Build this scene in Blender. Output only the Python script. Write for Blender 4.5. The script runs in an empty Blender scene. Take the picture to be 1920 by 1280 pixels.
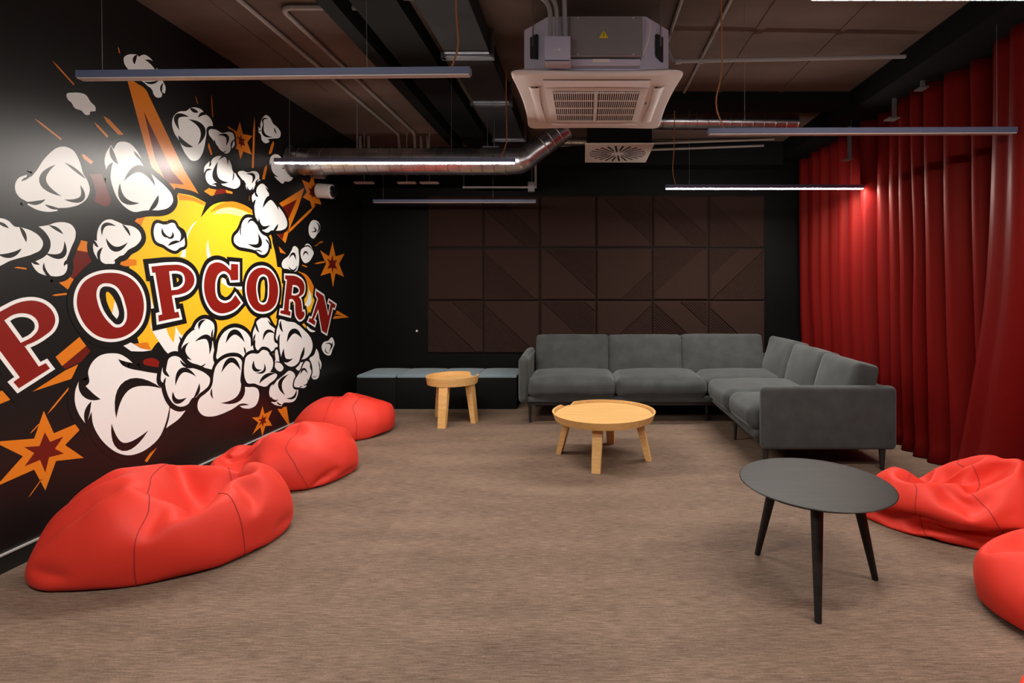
import bpy, bmesh, math, random
from mathutils import Vector, Matrix, noise

# ------------------------------------------------------------------ camera, world, exposure
S = bpy.context.scene
C = S.collection
F, CX, CY, EYE = 960.0, 1095.0, 545.0, 1.22      # focal length (px of a 1920 frame), principal point, eye height (m)
cam_d = bpy.data.cameras.new('camera')
cam_d.sensor_width = 36.0
cam_d.lens = 36.0 * F / 1920.0
cam_d.shift_x = -(CX - 960.0) / 1920.0
cam_d.shift_y = -(640.0 - CY) / 1920.0
cam_d.clip_start = 0.02
cam = bpy.data.objects.new('camera', cam_d)
cam.location = (0, 0, EYE)
cam.rotation_euler = (math.pi / 2, 0, 0)
C.objects.link(cam)
S.camera = cam

w = bpy.data.worlds.new('world')
S.world = w
w.use_nodes = True
bg = w.node_tree.nodes['Background']
bg.inputs[0].default_value = (0.34, 0.38, 1.0, 1)
bg.inputs[1].default_value = 0.05

S.view_settings.view_transform = 'Standard'
S.view_settings.look = 'None'
S.view_settings.gamma = 1.0
S.view_settings.use_curve_mapping = False
S.view_settings.exposure = 0.0
LAMP_STRENGTH = 325.0
LAMP_COLOR = (1.0, 0.93, 0.85)

# ------------------------------------------------------------------ room measures (m)
WALL_L, WALL_R, WALL_B, CEIL, OPEN_Y = -2.52, 2.72, 5.83, 2.855, -2.6

# ------------------------------------------------------------------ helpers
def lin(c):
    return tuple((v / 255.0 / 12.92) if v / 255.0 <= 0.04045 else ((v / 255.0 + 0.055) / 1.055) ** 2.4 for v in c)

def mat(name, col, rough=0.6, metal=0.0, spec=0.5, sheen=0.0, sheen_tint=None, emit=None, coat=0.0):
    m = bpy.data.materials.new(name)
    m.use_nodes = True
    b = m.node_tree.nodes['Principled BSDF']
    b.inputs['Base Color'].default_value = (*col, 1)
    b.inputs['Roughness'].default_value = rough
    b.inputs['Metallic'].default_value = metal
    b.inputs['Specular IOR Level'].default_value = spec
    if sheen:
        b.inputs['Sheen Weight'].default_value = sheen
        b.inputs['Sheen Roughness'].default_value = 0.4
        if sheen_tint: b.inputs['Sheen Tint'].default_value = (*sheen_tint, 1)
    if coat: b.inputs['Coat Weight'].default_value = coat
    if emit:
        b.inputs['Emission Color'].default_value = (*emit[0], 1)
        b.inputs['Emission Strength'].default_value = emit[1]
    return m

def noisy(m, scale=(20, 20, 20), detail=6.0, amount=0.25, bump=0.0, bump_scale=None, bump_dist=0.002, cols=None, lo=0.35, hi=0.65, coords='Object'):
    """vary the base colour between two tones with noise, and add a fine noise bump"""
    nt = m.node_tree; N = nt.nodes; L = nt.links
    b = N['Principled BSDF']
    tc = N.new('ShaderNodeTexCoord')
    mp = N.new('ShaderNodeMapping'); mp.inputs['Scale'].default_value = scale
    L.new(tc.outputs[coords], mp.inputs[0])
    nz = N.new('ShaderNodeTexNoise'); nz.inputs['Scale'].default_value = 1.0; nz.inputs['Detail'].default_value = detail
    L.new(mp.outputs[0], nz.inputs['Vector'])
    rp = N.new('ShaderNodeValToRGB')
    base = tuple(b.inputs['Base Color'].default_value)[:3]
    c0, c1 = cols if cols else (tuple(v * (1 - amount) for v in base), tuple(min(1, v * (1 + amount)) for v in base))
    rp.color_ramp.elements[0].position = lo; rp.color_ramp.elements[0].color = (*c0, 1)
    rp.color_ramp.elements[1].position = hi; rp.color_ramp.elements[1].color = (*c1, 1)
    L.new(nz.outputs['Fac'], rp.inputs[0])
    L.new(rp.outputs[0], b.inputs['Base Color'])
    if bump:
        src = nz
        if bump_scale:
            m2 = N.new('ShaderNodeMapping'); m2.inputs['Scale'].default_value = bump_scale
            L.new(tc.outputs[coords], m2.inputs[0])
            src = N.new('ShaderNodeTexNoise'); src.inputs['Scale'].default_value = 1.0; src.inputs['Detail'].default_value = 4.0
            L.new(m2.outputs[0], src.inputs['Vector'])
        bp = N.new('ShaderNodeBump'); bp.inputs['Strength'].default_value = bump; bp.inputs['Distance'].default_value = bump_dist
        L.new(src.outputs['Fac'], bp.inputs['Height'])
        L.new(bp.outputs[0], b.inputs['Normal'])
    return m

class MB:
    """collects shapes; build() links them as one mesh object"""
    def __init__(s): s.v = []; s.f = []; s.m = []; s.sm = []
    def add(s, vs, fs, mi=0, smooth=False):
        o = len(s.v); s.v += [tuple(v) for v in vs]
        for f in fs: s.f.append([i + o for i in f]); s.m.append(mi); s.sm.append(smooth)
    def box(s, x0, x1, y0, y1, z0, z1, mi=0):
        vs = [(x, y, z) for z in (z0, z1) for y in (y0, y1) for x in (x0, x1)]
        s.add(vs, [(0, 2, 3, 1), (4, 5, 7, 6), (0, 1, 5, 4), (2, 6, 7, 3), (0, 4, 6, 2), (1, 3, 7, 5)], mi)
    def rbox(s, x0, x1, y0, y1, z0, z1, r, mi=0, seg=2):
        bm = bmesh.new(); bmesh.ops.create_cube(bm, size=1.0)
        bmesh.ops.scale(bm, vec=(x1 - x0, y1 - y0, z1 - z0), verts=bm.verts)
        bmesh.ops.translate(bm, vec=((x0 + x1) / 2, (y0 + y1) / 2, (z0 + z1) / 2), verts=bm.verts)
        bmesh.ops.bevel(bm, geom=bm.edges[:], offset=r, segments=seg, affect='EDGES', profile=0.5)
        s.bm(bm, mi, True)
    def bm(s, bm, mi=0, smooth=False):
        bm.verts.index_update()
        s.add([v.co[:] for v in bm.verts], [[v.index for v in f.verts] for f in bm.faces], mi, smooth); bm.free()
    def tube(s, pts, r, n=10, mi=0, caps=True, closed=False):
        P = [Vector(p) for p in pts]; k = len(P)
        R = r if isinstance(r, (list, tuple)) else [r] * k
        T = []
        for i in range(k):
            a = P[i] - P[i - 1] if (i > 0 or closed) else P[1] - P[0]
            b = P[(i + 1) % k] - P[i] if (i < k - 1 or closed) else P[-1] - P[-2]
            t = a.normalized() + b.normalized()
            T.append(t.normalized() if t.length > 1e-6 else a.normalized())
        u = T[0].orthogonal().normalized(); vs = []
        for i in range(k):
            u = (u - T[i] * u.dot(T[i])).normalized(); q = T[i].cross(u)
            for j in range(n):
                a = 2 * math.pi * j / n
                vs.append(P[i] + (u * math.cos(a) + q * math.sin(a)) * R[i])
        fs = []
        for i in range(k if closed else k - 1):
            i2 = (i + 1) % k
            for j in range(n):
                fs.append((i * n + j, i * n + (j + 1) % n, i2 * n + (j + 1) % n, i2 * n + j))
        s.add(vs, fs, mi, True)
        if caps and not closed:
            s.add(vs[:n], [tuple(range(n))[::-1]], mi); s.add(vs[-n:], [tuple(range(n))], mi)
    def lathe(s, prof, c=(0, 0, 0), n=48, mi=0, smooth=True):
        k = len(prof); vs = []
        for j in range(n):
            a = 2 * math.pi * j / n
            vs += [(c[0] + r * math.cos(a), c[1] + r * math.sin(a), c[2] + z) for r, z in prof]
        fs = []
        for j in range(n):
            j2 = (j + 1) % n
            for i in range(k - 1):
                fs.append((j * k + i, j2 * k + i, j2 * k + i + 1, j * k + i + 1))
        s.add(vs, fs, mi, smooth)
    def build(s, name, mats, parent=None, auto=35, recalc=True):
        me = bpy.data.meshes.new(name)
        me.from_pydata(s.v, [], s.f)
        for m in (mats if isinstance(mats, (list, tuple)) else [mats]): me.materials.append(m)
        me.polygons.foreach_set('material_index', s.m)
        me.polygons.foreach_set('use_smooth', s.sm)
        me.update()
        if recalc:
            bm = bmesh.new(); bm.from_mesh(me)
            bmesh.ops.recalc_face_normals(bm, faces=bm.faces); bm.to_mesh(me); bm.free()
        if any(s.sm) and auto:
            me.set_sharp_from_angle(angle=math.radians(auto))
        o = bpy.data.objects.new(name, me)
        C.objects.link(o)
        if parent:
            o.parent = parent
            o.matrix_parent_inverse = Matrix.Translation(parent.location).inverted()
        return o

def thing(name, label, cat, loc=(0, 0, 0), group=None):
    o = bpy.data.objects.new(name, None); C.objects.link(o)
    o.location = loc; o.empty_display_size = 0.1
    return tag(o, label, cat, group)

def tag(o, label=None, cat=None, group=None, kind=None):
    if label: o['label'] = label
    if cat: o['category'] = cat
    if group: o['group'] = group
    if kind: o['kind'] = kind
    return o

def place(px, py, Y):
    """point at depth Y that the picture shows at (px, py)"""
    return Vector(((px - CX) * Y / F, Y, EYE - (py - CY) * Y / F))

def bez(p0, p1, p2, n=8):
    p0, p1, p2 = Vector(p0), Vector(p1), Vector(p2)
    return [(1 - t) ** 2 * p0 + 2 * t * (1 - t) * p1 + t * t * p2 for t in [i / n for i in range(n + 1)]]

def fillet(pts, r, n=6):
    """round the inner corners of a polyline"""
    P = [Vector(p) for p in pts]; out = [P[0]]
    for i in range(1, len(P) - 1):
        a = (P[i - 1] - P[i]); b = (P[i + 1] - P[i]); d = min(r, a.length * .49, b.length * .49)
        out += bez(P[i] + a.normalized() * d, P[i], P[i] + b.normalized() * d, n)
    return out + [P[-1]]

# ------------------------------------------------------------------ materials
M = {}
M['black_paint'] = noisy(mat('black wall paint', (0.003, 0.0031, 0.003), 0.5, spec=0.10), (3, 3, 3), amount=0.15)
M['mural_black'] = mat('black mural print', (0.006, 0.0055, 0.0055), 0.36, spec=0.45)
M['black_matte'] = mat('matte black paint', (0.0045, 0.0045, 0.0047), 0.8, spec=0.12)
M['black_satin'] = mat('satin black', (0.012, 0.012, 0.012), 0.45)
M['panel'] = noisy(mat('dark brown wall fabric', (0.028, 0.0145, 0.0115), 0.9, spec=0.1, sheen=0.08, sheen_tint=(.6, .42, .36)), (400, 400, 400), amount=0.15)
M['steel'] = noisy(mat('galvanised steel', (0.5, 0.5, 0.52), 0.28, 1.0), (6, 6, 6), amount=0.18)
M['dark_steel'] = noisy(mat('dull sheet steel', (0.022, 0.021, 0.023), 0.75, 0.0, spec=0.15), (3, 3, 3), amount=0.2)
M['pipe'] = mat('grey painted conduit', (0.27, 0.25, 0.25), 0.5)
M['ceil_pipe'] = mat('brown grey conduit', (0.24, 0.20, 0.18), 0.6)
M['lamp_body'] = mat('grey lamp housing with blue light cast', (0.12, 0.14, 0.24), 0.45)  # bluish cast of the ambient light is put into the housing colour
M['lamp_off'] = mat('unlit opal diffuser', (0.62, 0.55, 0.52), 0.4)
M['lamp_on'] = mat('lit opal diffuser', (0.9, 0.9, 0.9), 0.5, emit=(LAMP_COLOR, LAMP_STRENGTH))
M['wire'] = mat('thin steel wire', (0.3, 0.3, 0.3), 0.4, 0.8)
M['cable'] = mat('orange brown cable', (0.32, 0.12, 0.04), 0.5)
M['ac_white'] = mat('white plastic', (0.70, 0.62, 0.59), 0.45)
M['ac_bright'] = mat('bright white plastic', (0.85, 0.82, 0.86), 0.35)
M['ac_body'] = mat('pale insulated casing', (0.46, 0.43, 0.54), 0.65)
M['ac_plate'] = mat('galvanised cover plate', (0.30, 0.28, 0.28), 0.45, 0.5)
M['slot'] = mat('dark slot', (0.008, 0.008, 0.008), 0.8)
M['yellow_sticker'] = mat('yellow sticker', (0.7, 0.5, 0.01), 0.5)
M['wood'] = None
M['bag'] = noisy(mat('red woven polyester', (0.64, 0.032, 0.018), 0.6, spec=0.3, sheen=0.06, sheen_tint=(1, .35, .25)), (900, 900, 900), amount=0.08, bump=0.15, bump_dist=0.0006)
M['bag_seam'] = mat('red seam thread', (0.30, 0.010, 0.010), 0.7)
M['sofa'] = noisy(mat('grey velvet', (0.046, 0.049, 0.049), 0.85, spec=0.2, sheen=0.30, sheen_tint=(.75, .8, .8)), (9, 9, 9), detail=5, amount=0.14, bump=0.1, bump_scale=(700, 700, 700), bump_dist=0.0006)
M['pouf_top'] = noisy(mat('grey blue fabric', (0.16, 0.215, 0.245), 0.9, sheen=0.2), (300, 300, 300), amount=0.12)
M['table_black'] = noisy(mat('black stained wood', (0.012, 0.0105, 0.0095), 0.5, spec=0.28), (4, 60, 60), amount=0.3)
M['chrome'] = mat('pale aluminium strip', (0.62, 0.61, 0.58), 0.4, 0.35)
M['white_plastic'] = mat('white plastic casing', (0.6, 0.58, 0.56), 0.4)
M['lens'] = mat('black camera glass', (0.01, 0.01, 0.012), 0.1)
M['silver_dot'] = mat('silver logo', (0.75, 0.75, 0.75), 0.35, 0.3)

def wood_mat():
    m = mat('pale oak', (0.62, 0.34, 0.13), 0.5)
    noisy(m, (3, 60, 60), detail=8, cols=((0.60, 0.335, 0.115), (0.69, 0.405, 0.15)), bump=0.1, bump_dist=0.0008)
    return m
M['wood'] = wood_mat()

def carpet_mat():
    m = mat('woven vinyl carpet', (0.2, 0.15, 0.12), 0.75, spec=0.25)
    nt = m.node_tree; N = nt.nodes; L = nt.links; b = N['Principled BSDF']
    tc = N.new('ShaderNodeTexCoord')
    def nz(scale, detail, rough=0.5):
        mp = N.new('ShaderNodeMapping'); mp.inputs['Scale'].default_value = scale
        L.new(tc.outputs['Object'], mp.inputs[0])
        n = N.new('ShaderNodeTexNoise'); n.inputs['Scale'].default_value = 1; n.inputs['Detail'].default_value = detail
        n.inputs['Roughness'].default_value = rough
        L.new(mp.outputs[0], n.inputs['Vector']); return n
    streak = nz((14, 170, 1), 5, 0.65)
    fine = nz((120, 420, 1), 3, 0.6)
    big = nz((1.2, 5.0, 1), 4, 0.6)
    def mth(op, a, bb):
        n = N.new('ShaderNodeMath'); n.operation = op
        for k, v in enumerate((a, bb)):
            if isinstance(v, (int, float)): n.inputs[k].default_value = v
            else: L.new(v, n.inputs[k])
        return n.outputs[0]
    s = mth('ADD', mth('MULTIPLY', streak.outputs['Fac'], 0.55), mth('MULTIPLY', fine.outputs['Fac'], 0.30))
    s = mth('ADD', s, mth('MULTIPLY', big.outputs['Fac'], 0.22))
    rp = N.new('ShaderNodeValToRGB')
    e = rp.color_ramp.elements
    e[0].position = 0.38; e[0].color = (0.055, 0.034, 0.023, 1)
    e[1].position = 0.66; e[1].color = (0.245, 0.166, 0.121, 1)
    e2 = rp.color_ramp.elements.new(0.51); e2.color = (0.138, 0.091, 0.065, 1)
    L.new(s, rp.inputs[0])
    # laid in half-metre tiles whose tone differs very slightly
    sx = N.new('ShaderNodeSeparateXYZ'); L.new(tc.outputs['Object'], sx.inputs[0])
    fx = mth('FLOOR', mth('MULTIPLY', sx.outputs[0], 1.0), 0); fy = mth('FLOOR', mth('MULTIPLY', sx.outputs[1], 1.0), 0)
    cb = N.new('ShaderNodeCombineXYZ'); L.new(fx, cb.inputs[0]); L.new(fy, cb.inputs[1])
    wn = N.new('ShaderNodeTexWhiteNoise'); wn.noise_dimensions = '2D'; L.new(cb.outputs[0], wn.inputs['Vector'])
    br = mth('ADD', mth('MULTIPLY', wn.outputs['Value'], 0.10), 0.95)
    mx = N.new('ShaderNodeMix'); mx.data_type = 'RGBA'; mx.blend_type = 'MULTIPLY'; mx.inputs['Factor'].default_value = 1
    L.new(rp.outputs[0], mx.inputs[6]); L.new(br, mx.inputs[7])
    L.new(mx.outputs[2], b.inputs['Base Color'])
    bp = N.new('ShaderNodeBump'); bp.inputs['Strength'].default_value = 0.5; bp.inputs['Distance'].default_value = 0.003
    L.new(s, bp.inputs['Height']); L.new(bp.outputs[0], b.inputs['Normal'])
    return m
M['carpet'] = carpet_mat()

def concrete_mat():
    m = mat('raw concrete ceiling', (0.2, 0.16, 0.14), 0.85, spec=0.2)
    noisy(m, (0.9, 2.0, 2.0), detail=9, cols=((0.080, 0.048, 0.035), (0.150, 0.103, 0.086)), lo=0.34, hi=0.68, bump=0.5, bump_scale=(25, 25, 25), bump_dist=0.003)
    return m
M['concrete'] = concrete_mat()

def curtain_mat():
    m = mat('red satin curtain', (0.115, 0.0042, 0.0042), 0.5, spec=0.28)
    m.node_tree.nodes['Principled BSDF'].inputs['Specular Tint'].default_value = (1.0, 0.22, 0.16, 1)
    noisy(m, (600, 600, 120), amount=0.12, bump=0.12, bump_dist=0.0006)
    return m
M['curtain'] = curtain_mat()

# ------------------------------------------------------------------ the room shell
def plane_box(name, x0, x1, y0, y1, z0, z1, m):
    b = MB(); b.box(x0, x1, y0, y1, z0, z1)
    return tag(b.build(name, m), kind='structure')

floor = plane_box('floor', WALL_L - .1, WALL_R + .1, OPEN_Y, WALL_B + .1, -0.08, 0.0, M['carpet'])
ceiling = plane_box('ceiling', WALL_L - .1, WALL_R + .1, OPEN_Y, WALL_B + .1, CEIL, CEIL + .1, M['concrete'])
wall_left = plane_box('wall_left', WALL_L - .1, WALL_L, OPEN_Y, WALL_B + .1, 0, CEIL, M['mural_black'])
wall_back = plane_box('wall_back', WALL_L, WALL_R, WALL_B, WALL_B + .1, 0, CEIL, M['black_paint'])
wall_right = plane_box('wall_right', WALL_R, WALL_R + .1, OPEN_Y, WALL_B + .1, 0, CEIL, M['black_paint'])

b = MB(); b.box(WALL_L, WALL_L + .012, OPEN_Y, WALL_B, 0.0, 0.075)
baseboard_left = tag(b.build('baseboard_left', M['black_satin']), kind='structure')
b = MB(); b.box(WALL_L, WALL_L + .014, OPEN_Y, WALL_B, 0.0755, 0.082)
tag(b.build('trim_1', M['chrome']), kind='structure')
b = MB(); b.box(WALL_L + .013, WALL_R, WALL_B - .012, WALL_B, 0.0, 0.075)
baseboard_back = tag(b.build('baseboard_back', M['black_satin']), kind='structure')
# black boxed-in beam over the curtain and a black box across the slab before the back bay
plane_box('trim_2', 2.18, WALL_R, OPEN_Y, WALL_B, 2.69, CEIL, M['black_matte'])
plane_box('trim_3', 0.50, 2.18, 4.2, 4.46, 2.77, CEIL, M['black_matte'])
plane_box('trim_4', -0.50, 2.18, 5.60, WALL_B, 2.60, CEIL, M['black_matte'])
# shuttering ridges in the slab
for i, (x, wd) in enumerate(((1.10, .055), (1.62, .03), (-2.12, .03))):
    plane_box('trim_%d' % (5 + i), x - wd / 2, x + wd / 2, OPEN_Y, 4.2, CEIL - .007, CEIL + .002, M['concrete'])

# upholstered relief panels on the back wall: six columns, three rows
PW, PH, PX0, PZ0 = 0.639, 0.597, -1.776, 0.515
def panel_mesh(style, n=120):
    """a padded square; flat and finely ribbed fields are split by a slanted step"""
    def height(u, v):
        # style: list of (direction, lo, hi) bands that are ribbed; direction +1: u-v axis, -1: u+v axis
        e = min(u, 1 - u, v, 1 - v)
        base = 0.036 * min(1, (e / 0.035)) ** 0.5
        if e < 0.03: return base
        h = 0.0
        for d, lo, hi in style:
            t = (u - v) if d > 0 else (u + v - 1)
            if lo < t < hi:
                ph = (t - lo) / 0.052
                h = -0.012 + 0.0085 * math.cos(2 * math.pi * ph)
                k = min(t - lo, hi - t)
                if k < 0.02: h = -0.022
        return base + h
    vs = [(i / n * PW, -height(i / n, j / n), j / n * PH) for j in range(n + 1) for i in range(n + 1)]
    fs = [(j * (n + 1) + i, j * (n + 1) + i + 1, (j + 1) * (n + 1) + i + 1, (j + 1) * (n + 1) + i) for j in range(n) for i in range(n)]
    me = bpy.data.meshes.new('wall_panel'); me.from_pydata(vs, [], fs); me.materials.append(M['panel'])
    me.polygons.foreach_set('use_smooth', [True] * len(fs)); me.update(); return me
LOW_L = (-1, -1.0, -0.06); UP_R = (-1, 0.06, 1.0)       # t = u+v-1, lines falling to the right
LOW_R = (1, 0.06, 1.0); UP_L = (1, -1.0, -0.06)         # t = u-v, lines rising to the right
ST = {
 'a': [(-1, -1.0, -0.10), (-1, 0.40, 1.0)], 'b': [LOW_L], 'c': [(-1, 0.0, 0.78)], 'd': [LOW_R],
 'e': [(-1, -1.0, -0.02), (-1, 0.45, 1.0)], 'f': [(-1, -1.0, -0.12)], 'g': [UP_R], 'h': [(1, 0.42, 1.0)],
 'i': [(1, -1.0, -0.10)], 'j': [(1, 0.02, 1.0), (1, -1.0, -0.45)], 'k': [(-1, -0.25, 0.2)], 'l': []}
rows = ['abcdef', 'lbghij', 'lklgkb']
cache = {}
for r, line in enumerate(rows):
    for c_, s_ in enumerate(line):
        if s_ not in cache: cache[s_] = panel_mesh(ST[s_])
        o = bpy.data.objects.new('wall_panel', cache[s_]); C.objects.link(o); o.parent = wall_back
        o.location = (PX0 + c_ * PW, WALL_B - 0.001, PZ0 + r * PH)
        o.scale = (0.992, 1, 0.99)
# ------------------------------------------------------------------ linear pendant lamps
LAMP_L = 1.70
def lamp(label, x0, y, z, lit, rz=0.0, wires=None, cable=None, name='linear_pendant_lamp'):
    t = thing(name, label, 'lamp', (x0 + LAMP_L / 2, y, z), 'linear pendant lamps')
    xc = x0 + LAMP_L / 2; hw = 0.0185
    b = MB(); b.rbox(x0, x0 + LAMP_L, y - hw, y + hw, z + .005, z + .036, .002, 0, 1)
    b.build('housing', M['lamp_body'], t)
    b = MB(); b.box(x0 + .006, x0 + LAMP_L - .006, y - hw + .003, y + hw - .003, z, z + .0055)
    b.build('diffuser', M['lamp_on'] if lit else M['lamp_off'], t)
    for k in (wires or ((0.06, 0.735) if x0 < 0 else (0.12, 0.94))):
        b = MB(); b.tube([(x0 + LAMP_L * k, y, z + .035), (x0 + LAMP_L * k, y, CEIL)], .0012, 6)
        b.build('suspension_wire', M['wire'], t)
    if cable:
        b = MB(); b.tube(fillet(cable, .08), .0042, 8); b.build('power_cable', M['cable'], t)
    if rz: t.rotation_euler = (0, rz, 0)
    return t

lamp('unlit linear pendant lamp nearest on the left, across the top of the mural', -2.19, 2.22, 2.142, False, rz=-0.010,
     cable=[(-0.553, 2.22, CEIL), (-0.551, 2.22, 2.40), (-0.54, 2.22, 2.27), (-0.575, 2.22, 2.177)])
lamp('lit linear pendant lamp in front of the silver round duct', -2.19, 3.63, 2.122, True,
     cable=[(-0.553, 3.63, CEIL), (-0.55, 3.63, 2.45), (-0.545, 3.63, 2.26), (-0.60, 3.63, 2.157)])
lamp('unlit linear pendant lamp farthest back, in front of the black back wall', -2.20, 5.35, 2.136, False)
lamp('unlit linear pendant lamp in front of the upper curtain', 0.685, 2.83, 2.082, False, rz=-0.004,
     cable=[(0.76, 2.83, CEIL), (0.765, 2.83, 2.42), (0.72, 2.83, 2.25), (0.775, 2.83, 2.117)])
lamp('lit linear pendant lamp whose right end touches the red curtain', 0.703, 4.41, 2.095, True,
     cable=[(0.78, 4.41, CEIL), (0.775, 4.41, 2.40), (0.76, 4.41, 2.25), (0.79, 4.41, 2.13)])
lamp('lit linear pendant lamp at the top right edge of the picture', 0.69, 1.55, 2.108, True)
lamp('lit linear pendant lamp over the left bean bags, nearer than the picture shows', -2.19, 0.85, 2.13, True)

# ------------------------------------------------------------------ ceiling air conditioner
AX, AY0, AY1, AZ = 0.072, 2.775, 3.725, 2.395
ac = thing('ceiling_air_conditioner', 'white square ceiling cassette air conditioner with exposed casing', 'air conditioner', (AX, (AY0 + AY1) / 2, AZ))
def ac_panel():
    """square face with bowed edges and rounded corners, sides turned up"""
    hw = 0.475; n = 14; pts = []
    cor = [(-1, -1), (1, -1), (1, 1), (-1, 1)]; r = .05
    for k in range(4):
        (ax, ay), (bx, by) = cor[k], cor[(k + 1) % 4]
        dx, dy = (bx - ax) / 2, (by - ay) / 2
        for i in range(n):
            s = i / n * 2 - 1 + 1 / n
            bow = 0.020 * (1 - s * s)
            t = s * (hw - r * 0.9)
            px = (ax + bx) / 2 * (hw - bow) + dx * t; py = (ay + by) / 2 * (hw - bow) + dy * t
            pts.append((px, py))
        c0 = ((hw - r) * bx, (hw - r) * by)
        a0 = math.atan2((ay + by) / 2, (ax + bx) / 2)
        for i in range(1, 4):
            a = a0 + math.pi / 2 * i / 4
            pts.append((c0[0] + r * math.cos(a), c0[1] + r * math.sin(a)))
    return pts
P = ac_panel(); cy_ = (AY0 + AY1) / 2
b = MB(); k = len(P)
def ring(sc, z): return [(AX + x * sc, cy_ + y * sc, z) for x, y in P]
R0, R1, R2, R3 = ring(.9, AZ + .05), ring(1.0, AZ + .022), ring(1.0, AZ + .012), ring(.975, AZ)
vs = R0 + R1 + R2 + R3
fs = [(q * k + i, q * k + (i + 1) % k, (q + 1) * k + (i + 1) % k, (q + 1) * k + i) for q in range(3) for i in range(k)]
b.add(vs, fs, 0, True); b.add(R3, [tuple(range(k))], 0); b.add(R0, [tuple(range(k))], 0)
b.build('face_panel', M['ac_white'], ac)
# return air grille
gx0, gx1, gy0, gy1 = AX - .255, AX + .255, cy_ - .25, cy_ + .25
b = MB(); b.rbox(gx0 - .045, gx1 + .045, gy0 - .045, gy1 + .05, AZ - .008, AZ + .002, .004)
grille = b.build('return_grille', M['ac_white'], ac)
b = MB(); b.box(gx0, gx1, gy0, gy1, AZ - .0095, AZ - .0078); b.build('grille_opening', M['slot'], grille)
b = MB(); N_ = 40
for i in range(N_ + 1):
    x = gx0 + (gx1 - gx0) * i / N_
    wd = .0027 if i != N_ // 2 else .014
    b.box(x - wd, x + wd, gy0, gy1, AZ - .016, AZ - .009)
tag(b.build('grille_bars', M['ac_white'], grille), kind='stuff')
for i in range(5):
    y = gy0 + (gy1 - gy0) * i / 4
    b = MB(); b.box(gx0 - .004, gx1 + .004, y - .007, y + .007, AZ - .018, AZ - .0155); b.build('grille_crossbar', M['ac_white'], grille)
# four outlet flaps
def flap(rot, m, dz=0.0):
    b = MB(); n = 10; vs = []
    for i in range(n + 1):
        s = i / n * 2 - 1
        inn = 0.330 + 0.012 * (1 - s * s); out = 0.392 - 0.004 * (1 - s * s)
        for d, z in ((inn, -0.004), (inn, -.010 + dz), ((inn + out) / 2, -.013), (out, -.004)):
            x, y = s * .30, -d
            ca, sa = math.cos(rot), math.sin(rot)
            vs.append((AX + x * ca - y * sa, cy_ + x * sa + y * ca, AZ + z + .003))
    fs = [(i * 4 + j, i * 4 + j + 1, i * 4 + 5 + j, i * 4 + 4 + j) for i in range(n) for j in range(3)]
    b.add(vs, fs, 0, True)
    return b.build('outlet_flap', m, ac)
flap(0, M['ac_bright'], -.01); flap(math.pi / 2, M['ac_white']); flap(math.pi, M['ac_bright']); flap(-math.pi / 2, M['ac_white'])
for rot in (math.pi / 2, -math.pi / 2):
    b = MB(); s = 1 if rot < 0 else -1
    b.box(AX - s * .345 - .005, AX - s * .345 + .005, cy_ - .30, cy_ + .30, AZ - .0012, AZ + .002); b.build('outlet_slot', M['slot'], ac)
b = MB(); b.box(AX - .30, AX + .30, cy_ - .402, cy_ - .394, AZ - .0012, AZ + .002); b.build('outlet_slot', M['slot'], ac)
b = MB(); b.box(AX + .312, AX + .318, cy_ - .06, cy_ - .02, AZ - .0015, AZ + .001); b.build('logo', M['dark_steel'], ac)
# octagonal casing
hx, ch, z0, z1 = 0.42, .15, AZ + .045, 2.735
oc = [(-hx + ch, -hx), (hx - ch, -hx), (hx, -hx + ch), (hx, hx - ch), (hx - ch, hx), (-hx + ch, hx), (-hx, hx - ch), (-hx, -hx + ch)]
b = MB(); vs = [(AX + x, cy_ + y, z) for z in (z0, z1) for x, y in oc]
b.add(vs, [(i, (i + 1) % 8, 8 + (i + 1) % 8, 8 + i) for i in range(8)] + [tuple(range(8)), tuple(range(15, 7, -1))], 0)
casing = b.build('casing', M['ac_body'], ac)
yf = cy_ - hx
for s in (-1, 1):
    b = MB(); p = Vector((AX + s * (hx - .068), cy_ - hx + .068, 2.60)); d = Vector((s, -1, 0)).normalized(); u = Vector((d.y, -d.x, 0))
    c8 = [p + u * a + d * e + Vector((0, 0, z)) for e in (0, .01) for a, z in ((-.028, -.08), (.028, -.06), (.028, .06), (-.028, .06))]
    b.add(c8, [(0, 1, 2, 3), (4, 5, 6, 7), (0, 1, 5, 4), (1, 2, 6, 5), (2, 3, 7, 6), (3, 0, 4, 7)])
    b.build('mounting_bracket', M['dark_steel'], ac)
    b = MB(); b.tube([p + d * .012 + Vector((0, 0, -.0)), Vector((p.x + d.x * .012, p.y + d.y * .012, CEIL))], .004, 8); b.build('threaded_rod', M['wire'], ac)
# control box cover with the warning triangle
xl, xr = AX - .155, AX + .245
b = MB(); b.rbox(xl, xr, yf - .055, yf + .005, 2.490, 2.706, .004, 0, 1); cover = b.build('control_box_cover', M['ac_plate'], ac)
for sx in (xl + .05, xr - .05):
    for sz in (2.500, 2.697):
        b = MB(); b.tube([(sx, yf - .056, sz), (sx, yf - .059, sz)], .004, 8); b.build('screw', M['silver_dot'], cover)
wx, wz = AX + .035, 2.588
b = MB(); b.add([(wx - .025, yf - .0562, wz), (wx + .025, yf - .0562, wz), (wx, yf - .0562, wz + .042)], [(0, 1, 2)]); b.build('warning_triangle', M['yellow_sticker'], cover)
b = MB(); b.box(wx - .002, wx + .002, yf - .0572, yf - .0566, wz + .012, wz + .029); b.box(wx - .002, wx + .002, yf - .0572, yf - .0566, wz + .005, wz + .009); b.build('exclamation_mark', M['slot'], cover)
b = MB(); b.rbox(xl + .005, xr - .01, yf - .045, yf + .005, 2.446, 2.482, .004, 0, 1); b.build('drain_flange', M['ac_body'], ac)
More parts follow.
